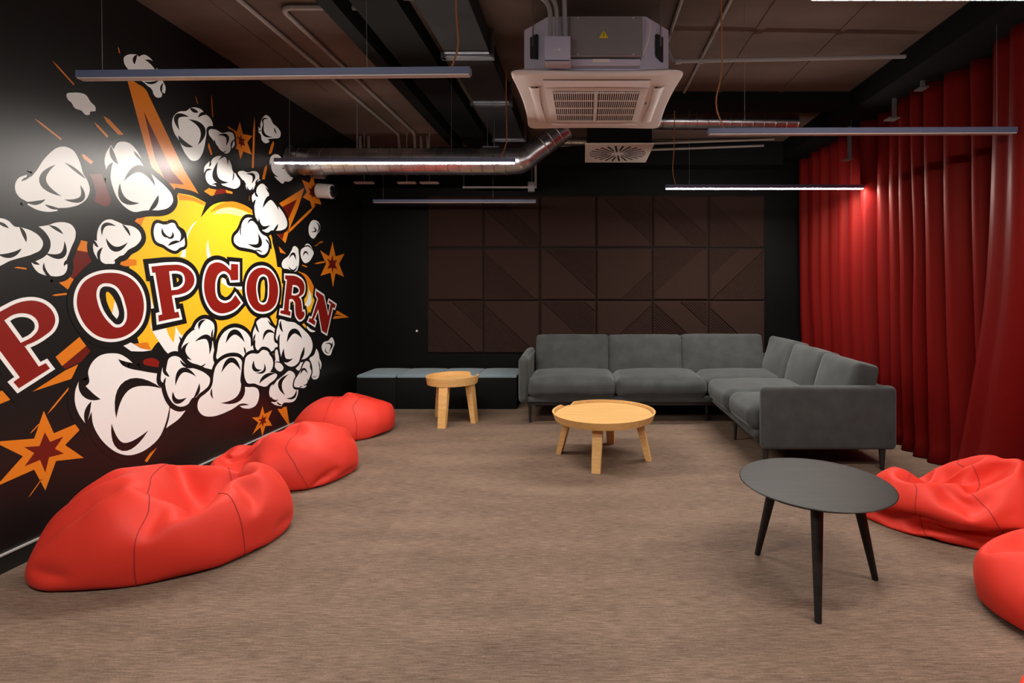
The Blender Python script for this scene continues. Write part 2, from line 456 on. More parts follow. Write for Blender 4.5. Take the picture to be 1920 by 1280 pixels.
b = MB(); b.box(xl + .13, xl + .225, yf - .0465, yf - .0445, 2.464, 2.480); b.build('type_plate', M['ac_white'], ac)
# junction box in front with its two bent conduits
jb = place(1045, 98, 2.70)
b = MB(); b.rbox(jb.x - .069, jb.x + .069, 2.70, 2.79, jb.z - .050, jb.z + .088, .006, 0, 2); jbox = b.build('junction_box', M['ac_body'], ac)
b = MB(); b.box(jb.x - .066, jb.x + .066, 2.698, 2.702, jb.z - .046, jb.z - .042); b.build('lid_edge', M['slot'], jbox)
for dx, wd in ((-.012, .0025), (.008, .007)):
    b = MB(); b.box(jb.x + dx - wd, jb.x + dx + wd, 2.6985, 2.701, jb.z + .008, jb.z + .021); b.build('logo', M['silver_dot'], jbox)
for dx, zt in ((-.04, 2.815), (-.005, 2.838)):
    x = jb.x + dx; b = MB()
    b.tube(fillet([(x, 2.745, jb.z + .08), (x, 2.755, zt), (x - .9 - dx, 2.80, zt + .004)], .17, 10), .0125, 10); b.build('conduit', M['pipe'], ac)
b = MB(); x = jb.x + .04; b.tube([(x, 2.745, jb.z + .08), (x - .005, 2.72, CEIL)], .0125, 10); b.build('conduit', M['pipe'], ac)
b = MB(); b.tube(bez((AX + .29, yf - .02, 2.70), (AX + .30, yf - .05, 2.62), (AX + .25, yf - .03, 2.51), 8), .003, 6); b.build('sensor_lead', M['ac_white'], ac)

# ------------------------------------------------------------------ pipes, ducts and trunking
def one(name, label, cat, b, m, group=None):
    return tag(b.build(name, m), label, cat, group)

b = MB(); y = 3.38
b.tube(fillet([(0.53, y, 2.84), (0.56, y, 2.80), (0.585, y, 2.735), (0.66, y, 2.735), (2.12, y, 2.765)], .04), .0125, 10)
dp = one('drain_pipe', 'thin grey drain pipe running from the air conditioner towards the curtain', 'pipe', b, M['pipe'])
b = MB(); b.tube([(0.775, y, 2.735), (0.775, y, CEIL)], .0025, 6); b.build('hanger_rod', M['wire'], dp)
b = MB(); b.tube([(0.775, y - .006, 2.738), (0.775, y + .006, 2.738)], .019, 12); b.build('clip', M['pipe'], dp)
b = MB(); b.tube([(.60, y, 2.735), (.64, y, 2.7355)], .019, 12); b.build('elbow_fitting', M['pipe'], dp)

b = MB(); b.tube([(0.82, 2.2, CEIL - .012), (0.82, 4.19, CEIL - .012)], .011, 8)
one('ceiling_conduit', 'thin ceiling conduit to the right of the air conditioner, farther from it', 'pipe', b, M['ceil_pipe'], 'ceiling conduits')
b = MB(); b.tube([(0.545, 2.2, CEIL - .012), (0.545, 3.5, CEIL - .012)], .011, 8)
one('ceiling_conduit', 'thin ceiling conduit close beside the right of the air conditioner', 'pipe', b, M['ceil_pipe'], 'ceiling conduits')
b = MB(); z = CEIL - .016
b.tube(fillet([(-1.92, 1.4, z), (-1.92, 5.3, z), (-1.92, 5.34, 2.6)], .05), .014, 8)
one('ceiling_conduit', 'straight ceiling conduit on the left, nearer the mural wall', 'pipe', b, M['ceil_pipe'], 'ceiling conduits')
b = MB(); b.tube(fillet([(-1.28, 2.93, z), (-1.74, 2.93, z), (-1.74, 5.25, z), (-1.74, 5.28, 2.6)], .07), .0145, 8)
one('ceiling_conduit', 'ceiling conduit on the left that bends sideways in a right angle', 'pipe', b, M['ceil_pipe'], 'ceiling conduits')
for x, lab in ((-2.36, 'leftmost'), (-2.27, 'second from the mural'), (-1.715, 'third from the mural'), (-1.645, 'fourth from the mural')):
    b = MB(); b.tube(fillet([(x - .012, 5.42, CEIL), (x, 5.40, 2.74), (x, 5.40, 2.56)], .1), .0155, 10)
    one('drop_pipe', 'grey vertical pipe dropping behind the round duct, ' + lab, 'pipe', b, M['pipe'], 'vertical drop pipes')
b = MB(); b.tube([(.45, 2.72, CEIL - .02), (-.35, 2.72, CEIL - .02)], .012, 8)
one('ceiling_conduit', 'short crosswise conduit above the air conditioner', 'pipe', b, M['ceil_pipe'], 'ceiling conduits')

b = MB(); b.box(-1.415, -1.325, OPEN_Y, 5.58, 2.745, CEIL - .0)
one('cable_trunking', 'narrow black trunking along the ceiling left of the wider one', 'trunking', b, M['black_matte'], 'black ceiling trunking')
b = MB(); b.box(-1.235, -.985, OPEN_Y, 5.58, 2.745, CEIL - .0)
one('cable_trunking', 'wide black trunking along the ceiling beside the steel duct', 'trunking', b, M['black_matte'], 'black ceiling trunking')

# rectangular sheet steel duct with flanged joints and trapeze hangers
rd = thing('rectangular_duct', 'rectangular sheet steel duct along the ceiling left of the air conditioner', 'duct', (-.71, 3, 2.68))
ys = [OPEN_Y, -1.6, -.4, .8, 2.0, 3.2, 4.02, 5.0, 5.45]
for a, c_ in zip(ys[:-1], ys[1:]):
    b = MB(); b.box(-.86, -.585, a + .002, c_ - .002, 2.69, 2.82); b.build('duct_section', M['dark_steel'], rd)
for yy in (2.0, 3.2, 4.02, 5.0):
    b = MB(); b.box(-.885, -.562, yy - .022, yy + .022, 2.668, 2.6895); b.box(-.89, -.862, yy - .02, yy + .02, 2.668, 2.70)
    b.box(-.86, -.585, yy - .06, yy - .03, 2.684, 2.6895); h = b.build('flange', M['steel'], rd)
    b = MB(); b.box(-.583, -.563, yy - .012, yy + .012, 2.69, CEIL); b.build('hanger_strap', M['steel'], rd)

# spiral ducts: ribbed lathes along a path
def spiral(b, p0, p1, r, step=.095):
    p0, p1 = Vector(p0), Vector(p1); L_ = (p1 - p0).length; n = max(1, int(L_ / step)); pts = []; R = []
    for i in range(n):
        for t, rr in ((0.0, r), (.86, r), (.90, r + .004), (.96, r + .004), (1.0, r)):
            pts.append(p0.lerp(p1, (i + t) / n if t < 1 else (i + .995) / n)); R.append(rr)
    pts.append(p1); R.append(r)
    b.tube(pts, R, 24)
sd = thing('round_duct', 'long silver spiral duct from the mural wall with an upward bend', 'duct', (-1.5, 4.4, 2.33))
b = MB(); spiral(b, (WALL_L + .0095, 4.40, 2.33), (-.66, 4.40, 2.33), .112); b.build('straight_run', M['steel'], sd)
b = MB(); b.tube(fillet([(-.665, 4.40, 2.33), (-.52, 4.40, 2.335), (-.40, 4.41, 2.44)], .12, 8), [.112] + [.108] * 4 + [.1] * 3 + [.094] * 3, 24); b.build('elbow', M['steel'], sd)
b = MB(); spiral(b, (-.415, 4.41, 2.425), (-.16, 4.45, 2.625), .092, .08); b.build('sloping_run', M['steel'], sd)
b = MB(); b.tube([(WALL_L + .0095, 4.40, 2.33), (WALL_L + .016, 4.40, 2.33)], .135, 28); b.build('wall_flange', M['steel'], sd)
b = MB(); hx_ = -.80; b.box(hx_ - .07, hx_ + .07, 4.385, 4.415, 2.452, 2.458); b.tube([(hx_ - .03, 4.40, 2.46), (hx_ - .03, 4.40, 2.689)], .003, 6); b.tube([(hx_ + .03, 4.40, 2.46), (hx_ + .03, 4.40, 2.689)], .003, 6); b.build('hanger', M['steel'], sd)
b = MB(); b.tube([(-1.95, 4.40, 2.44), (-1.95, 4.40, CEIL)], .003, 6); b.build('hanger_rod', M['wire'], sd)
b = MB(); spiral(b, (.615, 4.62, 2.748), (1.92, 4.62, 2.735), .070); 
one('round_duct', 'silver spiral duct on the right between air conditioner and curtain', 'duct', b, M['steel'])
b = MB(); spiral(b, (-.50, 5.0, 2.68), (.029, 5.0, 2.68), .040, .07)
one('round_duct', 'short slim silver spiral duct left of the square air diffuser', 'duct', b, M['steel'])

# swirl diffuser on its plenum box
DX0, DX1, DY0, DY1, DZ = 0.01, 0.612, 4.44, 5.08, 2.492
df = thing('air_diffuser', 'square swirl air diffuser with radial slots behind the air conditioner', 'air diffuser', ((DX0 + DX1) / 2, (DY0 + DY1) / 2, DZ))
b = MB(); b.box(DX0 + .02, DX1 - .02, DY0 + .02, DY1 - .02, DZ + .012, CEIL); b.build('plenum_box', M['black_matte'], df)
b = MB(); b.rbox(DX0, DX1, DY0, DY1, DZ, DZ + .012, .003, 0, 1); plate = b.build('face_plate', M['ac_white'], df)
cxx, cyy = (DX0 + DX1) / 2, (DY0 + DY1) / 2
for i in range(24):
    a = 2 * math.pi * (i + .5) / 24; wide = .0105
    r0, r1 = (.06 if i % 2 else .10), .262
    d = Vector((math.cos(a), math.sin(a), 0)); u = Vector((-d.y, d.x, 0)); c0 = Vector((cxx, cyy, DZ - .0012))
    q = [c0 + d * r0 - u * wide * .7, c0 + d * r1 - u * wide, c0 + d * r1 + u * wide, c0 + d * r0 + u * wide * .7]
    b = MB(); b.add(q + [p + Vector((0, 0, .003)) for p in q], [(0, 1, 2, 3), (4, 5, 6, 7), (0, 1, 5, 4), (1, 2, 6, 5), (2, 3, 7, 6), (3, 0, 4, 7)])
    b.build('slot', M['slot'], plate)

for k, (px0, px1, py) in enumerate(((1222, 1452, 263), (1215, 1432, 275))):
    p, q = place(px0, py + 6, 5.45), place(px1, py - 2, 5.45); b = MB()
    b.tube([(p.x, 5.45, p.z), (q.x, 5.45, q.z)], .012, 8)
    one('back_conduit', 'thin crosswise conduit on the black back wall, ' + ('upper' if k == 0 else 'lower') + ' of the two right of the diffuser', 'pipe', b, M['ceil_pipe'])
b = MB(); p = place(1004, 345, 5.6)
b.tube(fillet([(p.x, 5.6, 2.36), (p.x, 5.6, 2.78), (0.0, 5.5, 2.80)], .09), .014, 8)
one('back_conduit', 'grey conduit rising from the small rail and bending right on the back wall', 'pipe', b, M['pipe'])
# small rail with a bracket hanging before the back wall
rail = thing('hanging_rail', 'thin metal rail under the round duct near the back wall', 'rail', (-.9, 5.55, 2.35))
b = MB(); p, q = place(868, 351, 5.55), place(1006, 352, 5.55); b.box(p.x, q.x, 5.53, 5.56, p.z - .012, p.z + .006); b.build('rail_bar', M['pipe'], rail)
b = MB(); b.box(q.x - .09, q.x - .02, 5.525, 5.565, p.z - .05, p.z + .055); b.build('bracket', M['pipe'], rail)
for x in (p.x + .01, q.x - .05):
    b = MB(); b.tube([(x, 5.545, p.z), (x, 5.545, CEIL)], .003, 6); b.build('hanger_rod', M['wire'], rail)
for px0, px1, lab in ((665, 700, 'left'), (746, 779, 'middle'), (788, 822, 'right')):
    p, q = place(px0, 341, 5.3), place(px1, 344, 5.3); b = MB()
    b.box(p.x, q.x, 5.28, 5.33, q.z, p.z); b.tube([((p.x + q.x) / 2, 5.305, p.z), ((p.x + q.x) / 2, 5.305, CEIL)], .002, 6)
    one('slot_bar', 'small pale bar under the round duct, ' + lab + ' of the three', 'bracket', b, M['ac_white'], 'small pale bars')
for (px, py, wd), lab in zip(((1730, 166, .035), (1677, 223, .06), (1592, 299, .05)), ('nearest', 'middle', 'farthest')):
    X = 2.37; Y = X * F / (px - CX); p = place(px, py, Y); z = p.z; b = MB()
    b.box(X - wd, X + .02, Y - .04, Y + .04, z - .006, z + .004); b.box(X - .012, X + .012, Y - .01, Y + .01, z, 2.69)
    one('curtain_bracket', 'small metal bracket under the black beam above the curtain, ' + lab + ' of three', 'bracket', b, M['wire'], 'curtain brackets')

# security camera on the mural wall
sc_ = thing('security_camera', 'small white bullet security camera on the mural wall', 'camera', (WALL_L, 4.80, 2.12))
c0 = place(607, 360, 4.83); b = MB()
b.tube([(WALL_L + .0095, 4.80, c0.z + .008), (WALL_L + .02, 4.80, c0.z + .008)], .055, 20); b.build('mount', M['black_satin'], sc_)
b = MB(); x0 = WALL_L + .02
b.tube([(x0, 4.80, c0.z + .008), (x0 + .012, 4.80, c0.z + .007), (x0 + .14, 4.79, c0.z - .004), (x0 + .147, 4.79, c0.z - .004)], [.055, .068, .068, .06], 24); b.build('camera_body', M['white_plastic'], sc_)
b = MB(); b.tube([(x0 + .146, 4.79, c0.z - .004), (x0 + .165, 4.789, c0.z - .005)], [.055, .045], 20); b.build('lens', M['lens'], sc_)
p = place(592, 327, 4.75); b = MB(); b.rbox(WALL_L + .001, WALL_L + .085, 4.70, 4.78, p.z - .035, p.z + .035, .005)
b.tube([(WALL_L + .085, 4.74, p.z - .01), (WALL_L + .12, 4.74, p.z - .015)], .03, 12)
one('cable_box', 'small grey cable box above the security camera', 'junction box', b, M['pipe'])
p = place(782, 620, WALL_B); b = MB(); b.tube([(p.x, WALL_B - .001, p.z), (p.x, WALL_B - .012, p.z)], .012, 12)
one('wall_sensor', 'tiny white round sensor on the black back wall above the poufs', 'sensor', b, M['white_plastic'])
# ------------------------------------------------------------------ cushions
def cushion(b, c, size, r, bulge=(0, 0, 0), rot=None, n=14, wob=0.0, seed=0, mi=0, taper=0.0):
    """rounded, slightly crowned block; bulge pushes each pair of faces outwards in the middle"""
    hx, hy, hz = size[0] / 2, size[1] / 2, size[2] / 2
    bm = bmesh.new(); bmesh.ops.create_cube(bm, size=2.0)
    bmesh.ops.subdivide_edges(bm, edges=bm.edges[:], cuts=n, use_grid_fill=True)
    off = Vector((seed * 3.1, seed * 1.7, seed))
    for v in bm.verts:
        u = v.co.copy()
        # even spacing that bunches near the edges
        u = Vector([math.copysign(abs(k) ** .72, k) for k in u])
        p = Vector((u.x * hx, u.y * hy, u.z * hz))
        inner = Vector((max(-hx + r, min(hx - r, p.x)), max(-hy + r, min(hy - r, p.y)), max(-hz + r, min(hz - r, p.z))))
        d = p - inner
        if d.length > 1e-9: p = inner + d.normalized() * min(d.length, r) if d.length > r else inner + d
        p.x += math.copysign(1, u.x) * bulge[0] * (1 - u.y ** 2) * (1 - u.z ** 2) * abs(u.x)
        p.y += math.copysign(1, u.y) * bulge[1] * (1 - u.x ** 2) * (1 - u.z ** 2) * abs(u.y)
        p.z += math.copysign(1, u.z) * bulge[2] * (1 - u.x ** 2) * (1 - u.y ** 2) * abs(u.z)
        if taper: p.y *= 1 - taper * (u.z + 1) / 2
        if wob: p += noise.noise_vector(p * 5 + off) * wob
        v.co = p
    if rot: bmesh.ops.transform(bm, matrix=rot.to_4x4(), verts=bm.verts)
    bmesh.ops.translate(bm, vec=c, verts=bm.verts)
    b.bm(bm, mi, True)

def rx(d): return Matrix.Rotation(math.radians(d), 3, 'X')
def ry(d): return Matrix.Rotation(math.radians(d), 3, 'Y')
def rz(d): return Matrix.Rotation(math.radians(d), 3, 'Z')

# ------------------------------------------------------------------ corner sofa
sofa = thing('corner_sofa', 'grey velvet corner sofa with thin black legs along the back wall', 'sofa', (1.2, 4.9, 0))
SX0, SX1, SXR, SY0, SY1, SYN = -.60, 1.20, 2.12, 4.66, 5.52, 3.45
seats = [(-.515, .285, SY0 - .01, 5.30), (.29, 1.125, SY0 - .01, 5.30), (1.13, 2.02, SY0 + .03, 5.30), (1.13, 1.95, 4.08, SY0 + .03), (1.15, 1.95, SYN + .10, 4.08)]
for i, (x0, x1, y0, y1) in enumerate(seats):
    b = MB(); cushion(b, ((x0 + x1) / 2, (y0 + y1) / 2, .33), (x1 - x0 + .006, y1 - y0 + .006, .185), .072, (.012, .012, .028), n=16, wob=.006, seed=i + 1)
    b.build('seat_cushion', M['sofa'], sofa)
backs = [(-.49, .25), (.255, .995), (1.0, 1.83)]
for i, (x0, x1) in enumerate(backs):
    b = MB(); cushion(b, ((x0 + x1) / 2, 5.31, .553 + (.004 if i == 2 else 0)), (x1 - x0 + .006, .20, .42), .036, (.0, .018, .004), rx(-11), n=14, wob=.005, seed=i + 11, taper=.18)
    b.build('back_cushion', M['sofa'], sofa)
for i, (y0, y1, dz, tilt) in enumerate(((4.63, 5.24, -.03, 0), (4.07, 4.64, -.05, 0), (3.548, 4.08, -.066, 0))):
    b = MB(); cushion(b, (1.93, (y0 + y1) / 2, .575 + dz), (y1 - y0 + .01, .20, .42), .036, (0, .025, .004), (rz(-90) @ rx(-13)), n=14, wob=.007, seed=i + 21, taper=.2)
    b.build('back_cushion', M['sofa'], sofa)
# back shells behind the cushions
b = MB(); b.rbox(SX0 + .06, SXR, SY1 - .05, SY1, .16, .555, .02, 0, 3); b.build('back_shell', M['sofa'], sofa)
b = MB(); b.rbox(SXR - .05, SXR, SYN + .09, SY1 - .05, .16, .555, .02, 0, 3); b.build('back_shell', M['sofa'], sofa)
# armrests
b = MB(); cushion(b, (-.555, (SY0 + SY1) / 2 - .03, .405), (.085, SY1 - SY0 - .05, .42), .04, (.006, 0, .03), n=14, wob=.002, seed=31)
b.build('armrest', M['sofa'], sofa)
b = MB(); b.rbox(1.205, SXR, SYN, SYN + .095, .142, .572, .036, 0, 4)
b.build('armrest', M['sofa'], sofa)
# upholstered base and dark rails
b = MB(); b.rbox(SX0 + .05, SXR - .02, SY0 + .025, SY1 - .05, .195, .25, .018, 0, 3); b.build('seat_base', M['sofa'], sofa)
b = MB(); b.rbox(1.175, SXR - .06, SYN + .09, SY0 + .05, .195, .25, .018, 0, 3); b.build('seat_base', M['sofa'], sofa)
b = MB()
b.box(SX0 + .08, SXR - .06, SY0 + .06, SY0 + .10, .165, .196); b.box(SX0 + .08, SXR - .06, SY1 - .14, SY1 - .10, .165, .196)
b.box(1.21, 1.25, SYN + .1, SY0 + .1, .165, .196); b.box(SXR - .12, SXR - .08, SYN + .1, SY1 - .1, .165, .196)
b.build('frame_rail', M['black_satin'], sofa)
for x, y, z in ((-.50, 4.745, .17), (.30, 4.80, .17), (1.15, 4.80, .17), (-.50, 5.40, .17), (1.15, 5.40, .17), (2.02, 5.40, .17), (1.24, SYN + .05, .15), (2.035, SYN + .045, .15), (2.03, 4.6, .17), (1.24, 4.2, .17)):
    b = MB(); b.tube([(x, y, 0), (x, y, z)], [.011, .018] if y > 3.6 else [.013, .023], 10); b.build('leg', M['black_satin'], sofa)

# ------------------------------------------------------------------ four poufs in a row
for i, lab in enumerate(('leftmost, against the mural wall', 'second from the mural wall', 'third from the mural wall, behind the small oak table', 'rightmost, against the sofa arm')):
    x0 = -2.347 + i * .4145; x1 = x0 + .411
    t = thing('pouf', 'black box pouf with grey-blue cushion, ' + lab, 'pouf', ((x0 + x1) / 2, 5.5, 0), 'poufs along the back wall')
    b = MB(); b.rbox(x0, x1, 5.276, 5.76, .0, .318, .006, 0, 2); b.build('box_base', M['black_matte'], t)
    b = MB(); cushion(b, ((x0 + x1) / 2, 5.518, .335), (x1 - x0 - .004, .482, .036), .014, (0, 0, .016), n=8); b.build('seat_cushion', M['pouf_top'], t)

# ------------------------------------------------------------------ round oak tray tables with a notch in the rim
def tray_table(label, c, r, h, rimh, notch, feet, leg_w, deep):
    t = thing('tray_table', label, 'table', (c[0], c[1], 0), 'oak tray tables')
    n = 72; b = MB(); prof_lo = h - rimh; vs = []; th = .013
    a0, a1 = notch
    def zt(a):
        d = (a - a0) % (2 * math.pi); w_ = (a1 - a0) % (2 * math.pi)
        if d > w_: return h
        k = min(d, w_ - d) / .10
        return h - deep * .98 * min(1, k)
    angs = [2 * math.pi * j / n for j in range(n)] + [a0 + 1e-3, a0 + .05, a0 + .10, a1 - .10, a1 - .05, a1 - 1e-3]
    angs = sorted(a % (2 * math.pi) for a in angs); n = len(angs)
    for a in angs:
        ca, sa = math.cos(a), math.sin(a); z = zt(a); z = max(z, h - deep + .001) if False else z
        fr = (z - prof_lo) / rimh
        for rr, zz in ((r * .95, prof_lo), (r * (.95 + .05 * fr), z), (r * (.95 + .05 * fr) - th, z), (r * (.95 + .05 * fr) - th - .002, h - deep)):
            vs.append((c[0] + rr * ca, c[1] + rr * sa, zz))
    fs = []
    for j in range(n):
        j2 = (j + 1) % n
        for i in range(3): fs.append((j * 4 + i, j2 * 4 + i, j2 * 4 + i + 1, j * 4 + i + 1))
    b.add(vs, fs, 0, True); b.build('rim', M['wood'], t, auto=50)
    b = MB(); b.lathe([(0, h - deep), (r * .975 - th + .001, h - deep), (r * .95 - .001, prof_lo + .0005), (0, prof_lo + .0005)], (c[0], c[1], 0), 64, smooth=False); b.build('tray_top', M['wood'], t)
    for fx, fy in feet:
        d = Vector((fx - c[0], fy - c[1], 0)); u = Vector((-d.y, d.x, 0)).normalized(); dn = d.normalized()
        top = Vector((c[0], c[1], 0)) + dn * (d.length * .78)
        b = MB(); q = []
        for (p, z, wu, wd) in ((Vector((fx, fy, 0)), 0, leg_w * .48, leg_w * .30), (top, prof_lo + .002, leg_w * .56, leg_w * .42)):
            q += [p + u * (su * wu) + dn * (sd_ * wd) + Vector((0, 0, z)) for su, sd_ in ((-1, -1), (1, -1), (1, 1), (-1, 1))]
        b.add(q, [(0, 1, 2, 3), (4, 5, 6, 7), (0, 1, 5, 4), (1, 2, 6, 5), (2, 3, 7, 6), (3, 0, 4, 7)])
        o = b.build('leg', M['wood'], t)
    return t
tray_table('large low round oak tray table before the corner sofa', (.145, 3.76), .378, .342, .052, (math.radians(127), math.radians(150)),
           [(.082, 3.435), (-.185, 3.85), (.466, 3.69), (.215, 4.10)], .062, .020)
tray_table('small tall round oak tray table beside the poufs', (-1.232, 4.80), .242, .430, .072, (math.radians(22), math.radians(62)),
           [(-1.262, 4.555), (-1.013, 4.745), (-1.41, 4.985)], .072, .038)

# ------------------------------------------------------------------ black three-legged table
bt = thing('side_table', 'round black wooden table on three splayed tapering legs', 'table', (.985, 2.18, 0))
tc_, tr, tz = (.983, 2.182), .307, .408
b = MB(); b.lathe([(0, -.020), (tr - .035, -.020), (tr - .006, -.006), (tr, -.001), (tr - .003, .0018), (tr - .010, .0022), (tr - .03, .0022), (0, .0022)], (tc_[0], tc_[1], tz), 72); b.build('table_top', M['table_black'], bt, auto=30)
for fx, fy in ((.862, 1.885), (.803, 2.372), (1.232, 2.165)):
    d = Vector((fx - tc_[0], fy - tc_[1], 0)); top = Vector((tc_[0], tc_[1], 0)) + d * .66; top.z = tz - .019
    b = MB(); b.tube([(fx, fy, 0), Vector((fx, fy, 0)).lerp(top, .5), top], [.0125, .0185, .024], 16); b.build('leg', M['table_black'], bt)

# ------------------------------------------------------------------ the red curtain, two drops along the right wall
def curtain(label, crests, depths, xf, ztop, seed, per=10, flare=0.0, hem=0.0, off=None):
    """crests: Y of each fold crest (far to near); cloth swings back between them by depths"""
    cs = []; 
    for k in range(len(crests) - 1):
        for q in range(per):
            cs.append((k, q / per))
    cs.append((len(crests) - 2, 1.0))
    rj = random.Random(seed * 31); jit = [(off[k] if off else 0) + rj.uniform(-.028, .022) for k in range(len(crests))]
    nv = 30; vs = []; nu = len(cs) - 1
    for j in range(nv + 1):
        v = j / nv; z = .006 + (ztop - .006) * v; lo = 1 - v
        for i, (k, q) in enumerate(cs):
            a, c_ = crests[k], crests[k + 1]
            wob = .035 * lo * noise.noise(Vector((a * 4.1, z * 1.3, seed))); wob2 = .035 * lo * noise.noise(Vector((c_ * 4.1, z * 1.3, seed)))
            a += wob; c_ += wob2
            # crests are narrow loops at the top, softer and lower towards the hem
            s_ = q + .10 * math.sin(2 * math.pi * q)
            yy = a + (c_ - a) * s_
            d = depths[k] * (.80 + .20 * v + .35 * noise.noise(Vector((k * 1.7, z * .8, seed + 3))))
            x = xf + jit[k] * (1 - q) + jit[k + 1] * q + d * (.5 - .5 * math.cos(2 * math.pi * q)) ** .8
            x += .030 * lo * noise.noise(Vector((yy * 1.2, z * .6, seed + 5))) + .012 * noise.noise(Vector((yy * 4.0, z * .9, seed + 8)))
            x += hem * lo ** 2
            if flare: yy += flare * lo ** 2.6 * (1 - i / nu) ** 6
            if z < .06: x -= .03 * (1 - z / .06)
            vs.append((x, yy, z))
    w1 = nu + 1
    fs = [(j * w1 + i, j * w1 + i + 1, (j + 1) * w1 + i + 1, (j + 1) * w1 + i) for j in range(nv) for i in range(nu)]
    b = MB(); b.add(vs, fs, 0, True)
    o = b.build('curtain', M['curtain'], None, auto=0)
    md = o.modifiers.new('cloth thickness', 'SOLIDIFY'); md.thickness = .003
    return tag(o, label, 'curtain', 'red curtains on the right wall')
far_c = [5.80, 5.72, 5.58, 5.44, 5.27, 5.10, 4.88, 4.69, 4.46, 4.27, 4.09, 3.92, 3.765, 3.64, 3.47, 3.27, 3.11, 2.97]
rnd = random.Random(4)
curtain('red satin curtain drop hanging behind the sofa corner', far_c, [rnd.uniform(.10, .19) for _ in far_c], 2.425, 2.69, 2, hem=.05, off=[0] * 14 + [.02, .05, .07, .08])
near_c = [3.03, 2.84, 2.62, 2.45]
while near_c[-1] > -2.4: near_c.append(near_c[-1] - rnd.uniform(.14, .26))
curtain('red satin curtain drop nearest the viewer, its edge flaring over the other at the floor', near_c, [.04] + [rnd.uniform(.10, .18) for _ in near_c], 2.405, 2.69, 7, flare=.40, hem=.06)
# ------------------------------------------------------------------ the printed mural on the left wall
# shapes are drawn as flat prints on the wall plane; each number pair is a point of the print, read in one of
# eight sheets (origin and scale below) and turned into wall coordinates (distance along the wall, height)
SH = {'A': (0, 0, 4.0), 'B': (300, 100, 4.795), 'C': (0, 240, 16 / 3), 'D': (240, 300, 16 / 3), 'E': (0, 440, 16 / 3),
      'G': (300, 440, 16 / 3), 'H': (0, 640, 16 / 3), 'I': (280, 580, 16 / 3), 'P': (0, 0, 1.0), 'V': (480, 240, 3.2)}
mural_mats = [mat('mural white', (0.84, 0.85, 0.84), 0.34), M['mural_black'], mat('mural yellow', (0.87, 0.485, 0.02), 0.34),
              mat('mural orange', (0.70, 0.20, 0.012), 0.34), mat('mural dark red', (0.135, 0.009, 0.004), 0.34),
              mat('mural letter red', (0.225, 0.010, 0.006), 0.34), mat('mural pale yellow', (0.88, 0.72, 0.25), 0.34)]
WH, BK, YE, OR, DR, RE, PY = range(7)
mural = thing('mural', 'comic popcorn explosion mural with the word POPCORN printed on the black left wall', 'mural', (WALL_L, 3.4, 0))

def to_wall(x, y):
    Y = -WALL_L * F / (CX - x)
    return (Y, EYE + (CY - y) * Y / F)

def path(sh, spec, closed=True, n=5):
    ox, oy, sc = SH[sh]; P = []
    for w_ in spec.split():
        corner = w_.endswith('!'); a, c_ = w_.rstrip('!').split(',')
        P.append((ox + float(a) / sc, oy + float(c_) / sc, corner))
    k = len(P); out = []
    for i in range(k):
        p1, p2 = P[i], P[(i + 1) % k]
        p0, p3 = P[i - 1], P[(i + 2) % k]
        out.append(p1[:2])
        if p1[2] and p2[2]: continue
        def tan(pa, pb, pc):
            if pb[2]: return None
            # chord-length aware tangent
            d1 = math.hypot(pb[0] - pa[0], pb[1] - pa[1]) + 1e-6; d2 = math.hypot(pc[0] - pb[0], pc[1] - pb[1]) + 1e-6
            tx = (pb[0] - pa[0]) / d1 * d2 + (pc[0] - pb[0]) / d2 * d1; ty = (pb[1] - pa[1]) / d1 * d2 + (pc[1] - pb[1]) / d2 * d1
            L_ = math.hypot(tx, ty) + 1e-9; return (tx / L_, ty / L_)
        d = math.hypot(p2[0] - p1[0], p2[1] - p1[1])
        t1, t2 = tan(p0, p1, p2), tan(p1, p2, p3)
        m1 = (t1[0] * d, t1[1] * d) if t1 else (p2[0] - p1[0], p2[1] - p1[1])
        m2 = (t2[0] * d, t2[1] * d) if t2 else (p2[0] - p1[0], p2[1] - p1[1])
        for q in range(1, n):
            t = q / n; h1 = 2 * t ** 3 - 3 * t * t + 1; h2 = t ** 3 - 2 * t * t + t; h3 = -2 * t ** 3 + 3 * t * t; h4 = t ** 3 - t * t
            out.append((h1 * p1[0] + h2 * m1[0] + h3 * p2[0] + h4 * m2[0], h1 * p1[1] + h2 * m1[1] + h3 * p2[1] + h4 * m2[1]))
    return [to_wall(*p) for p in out]

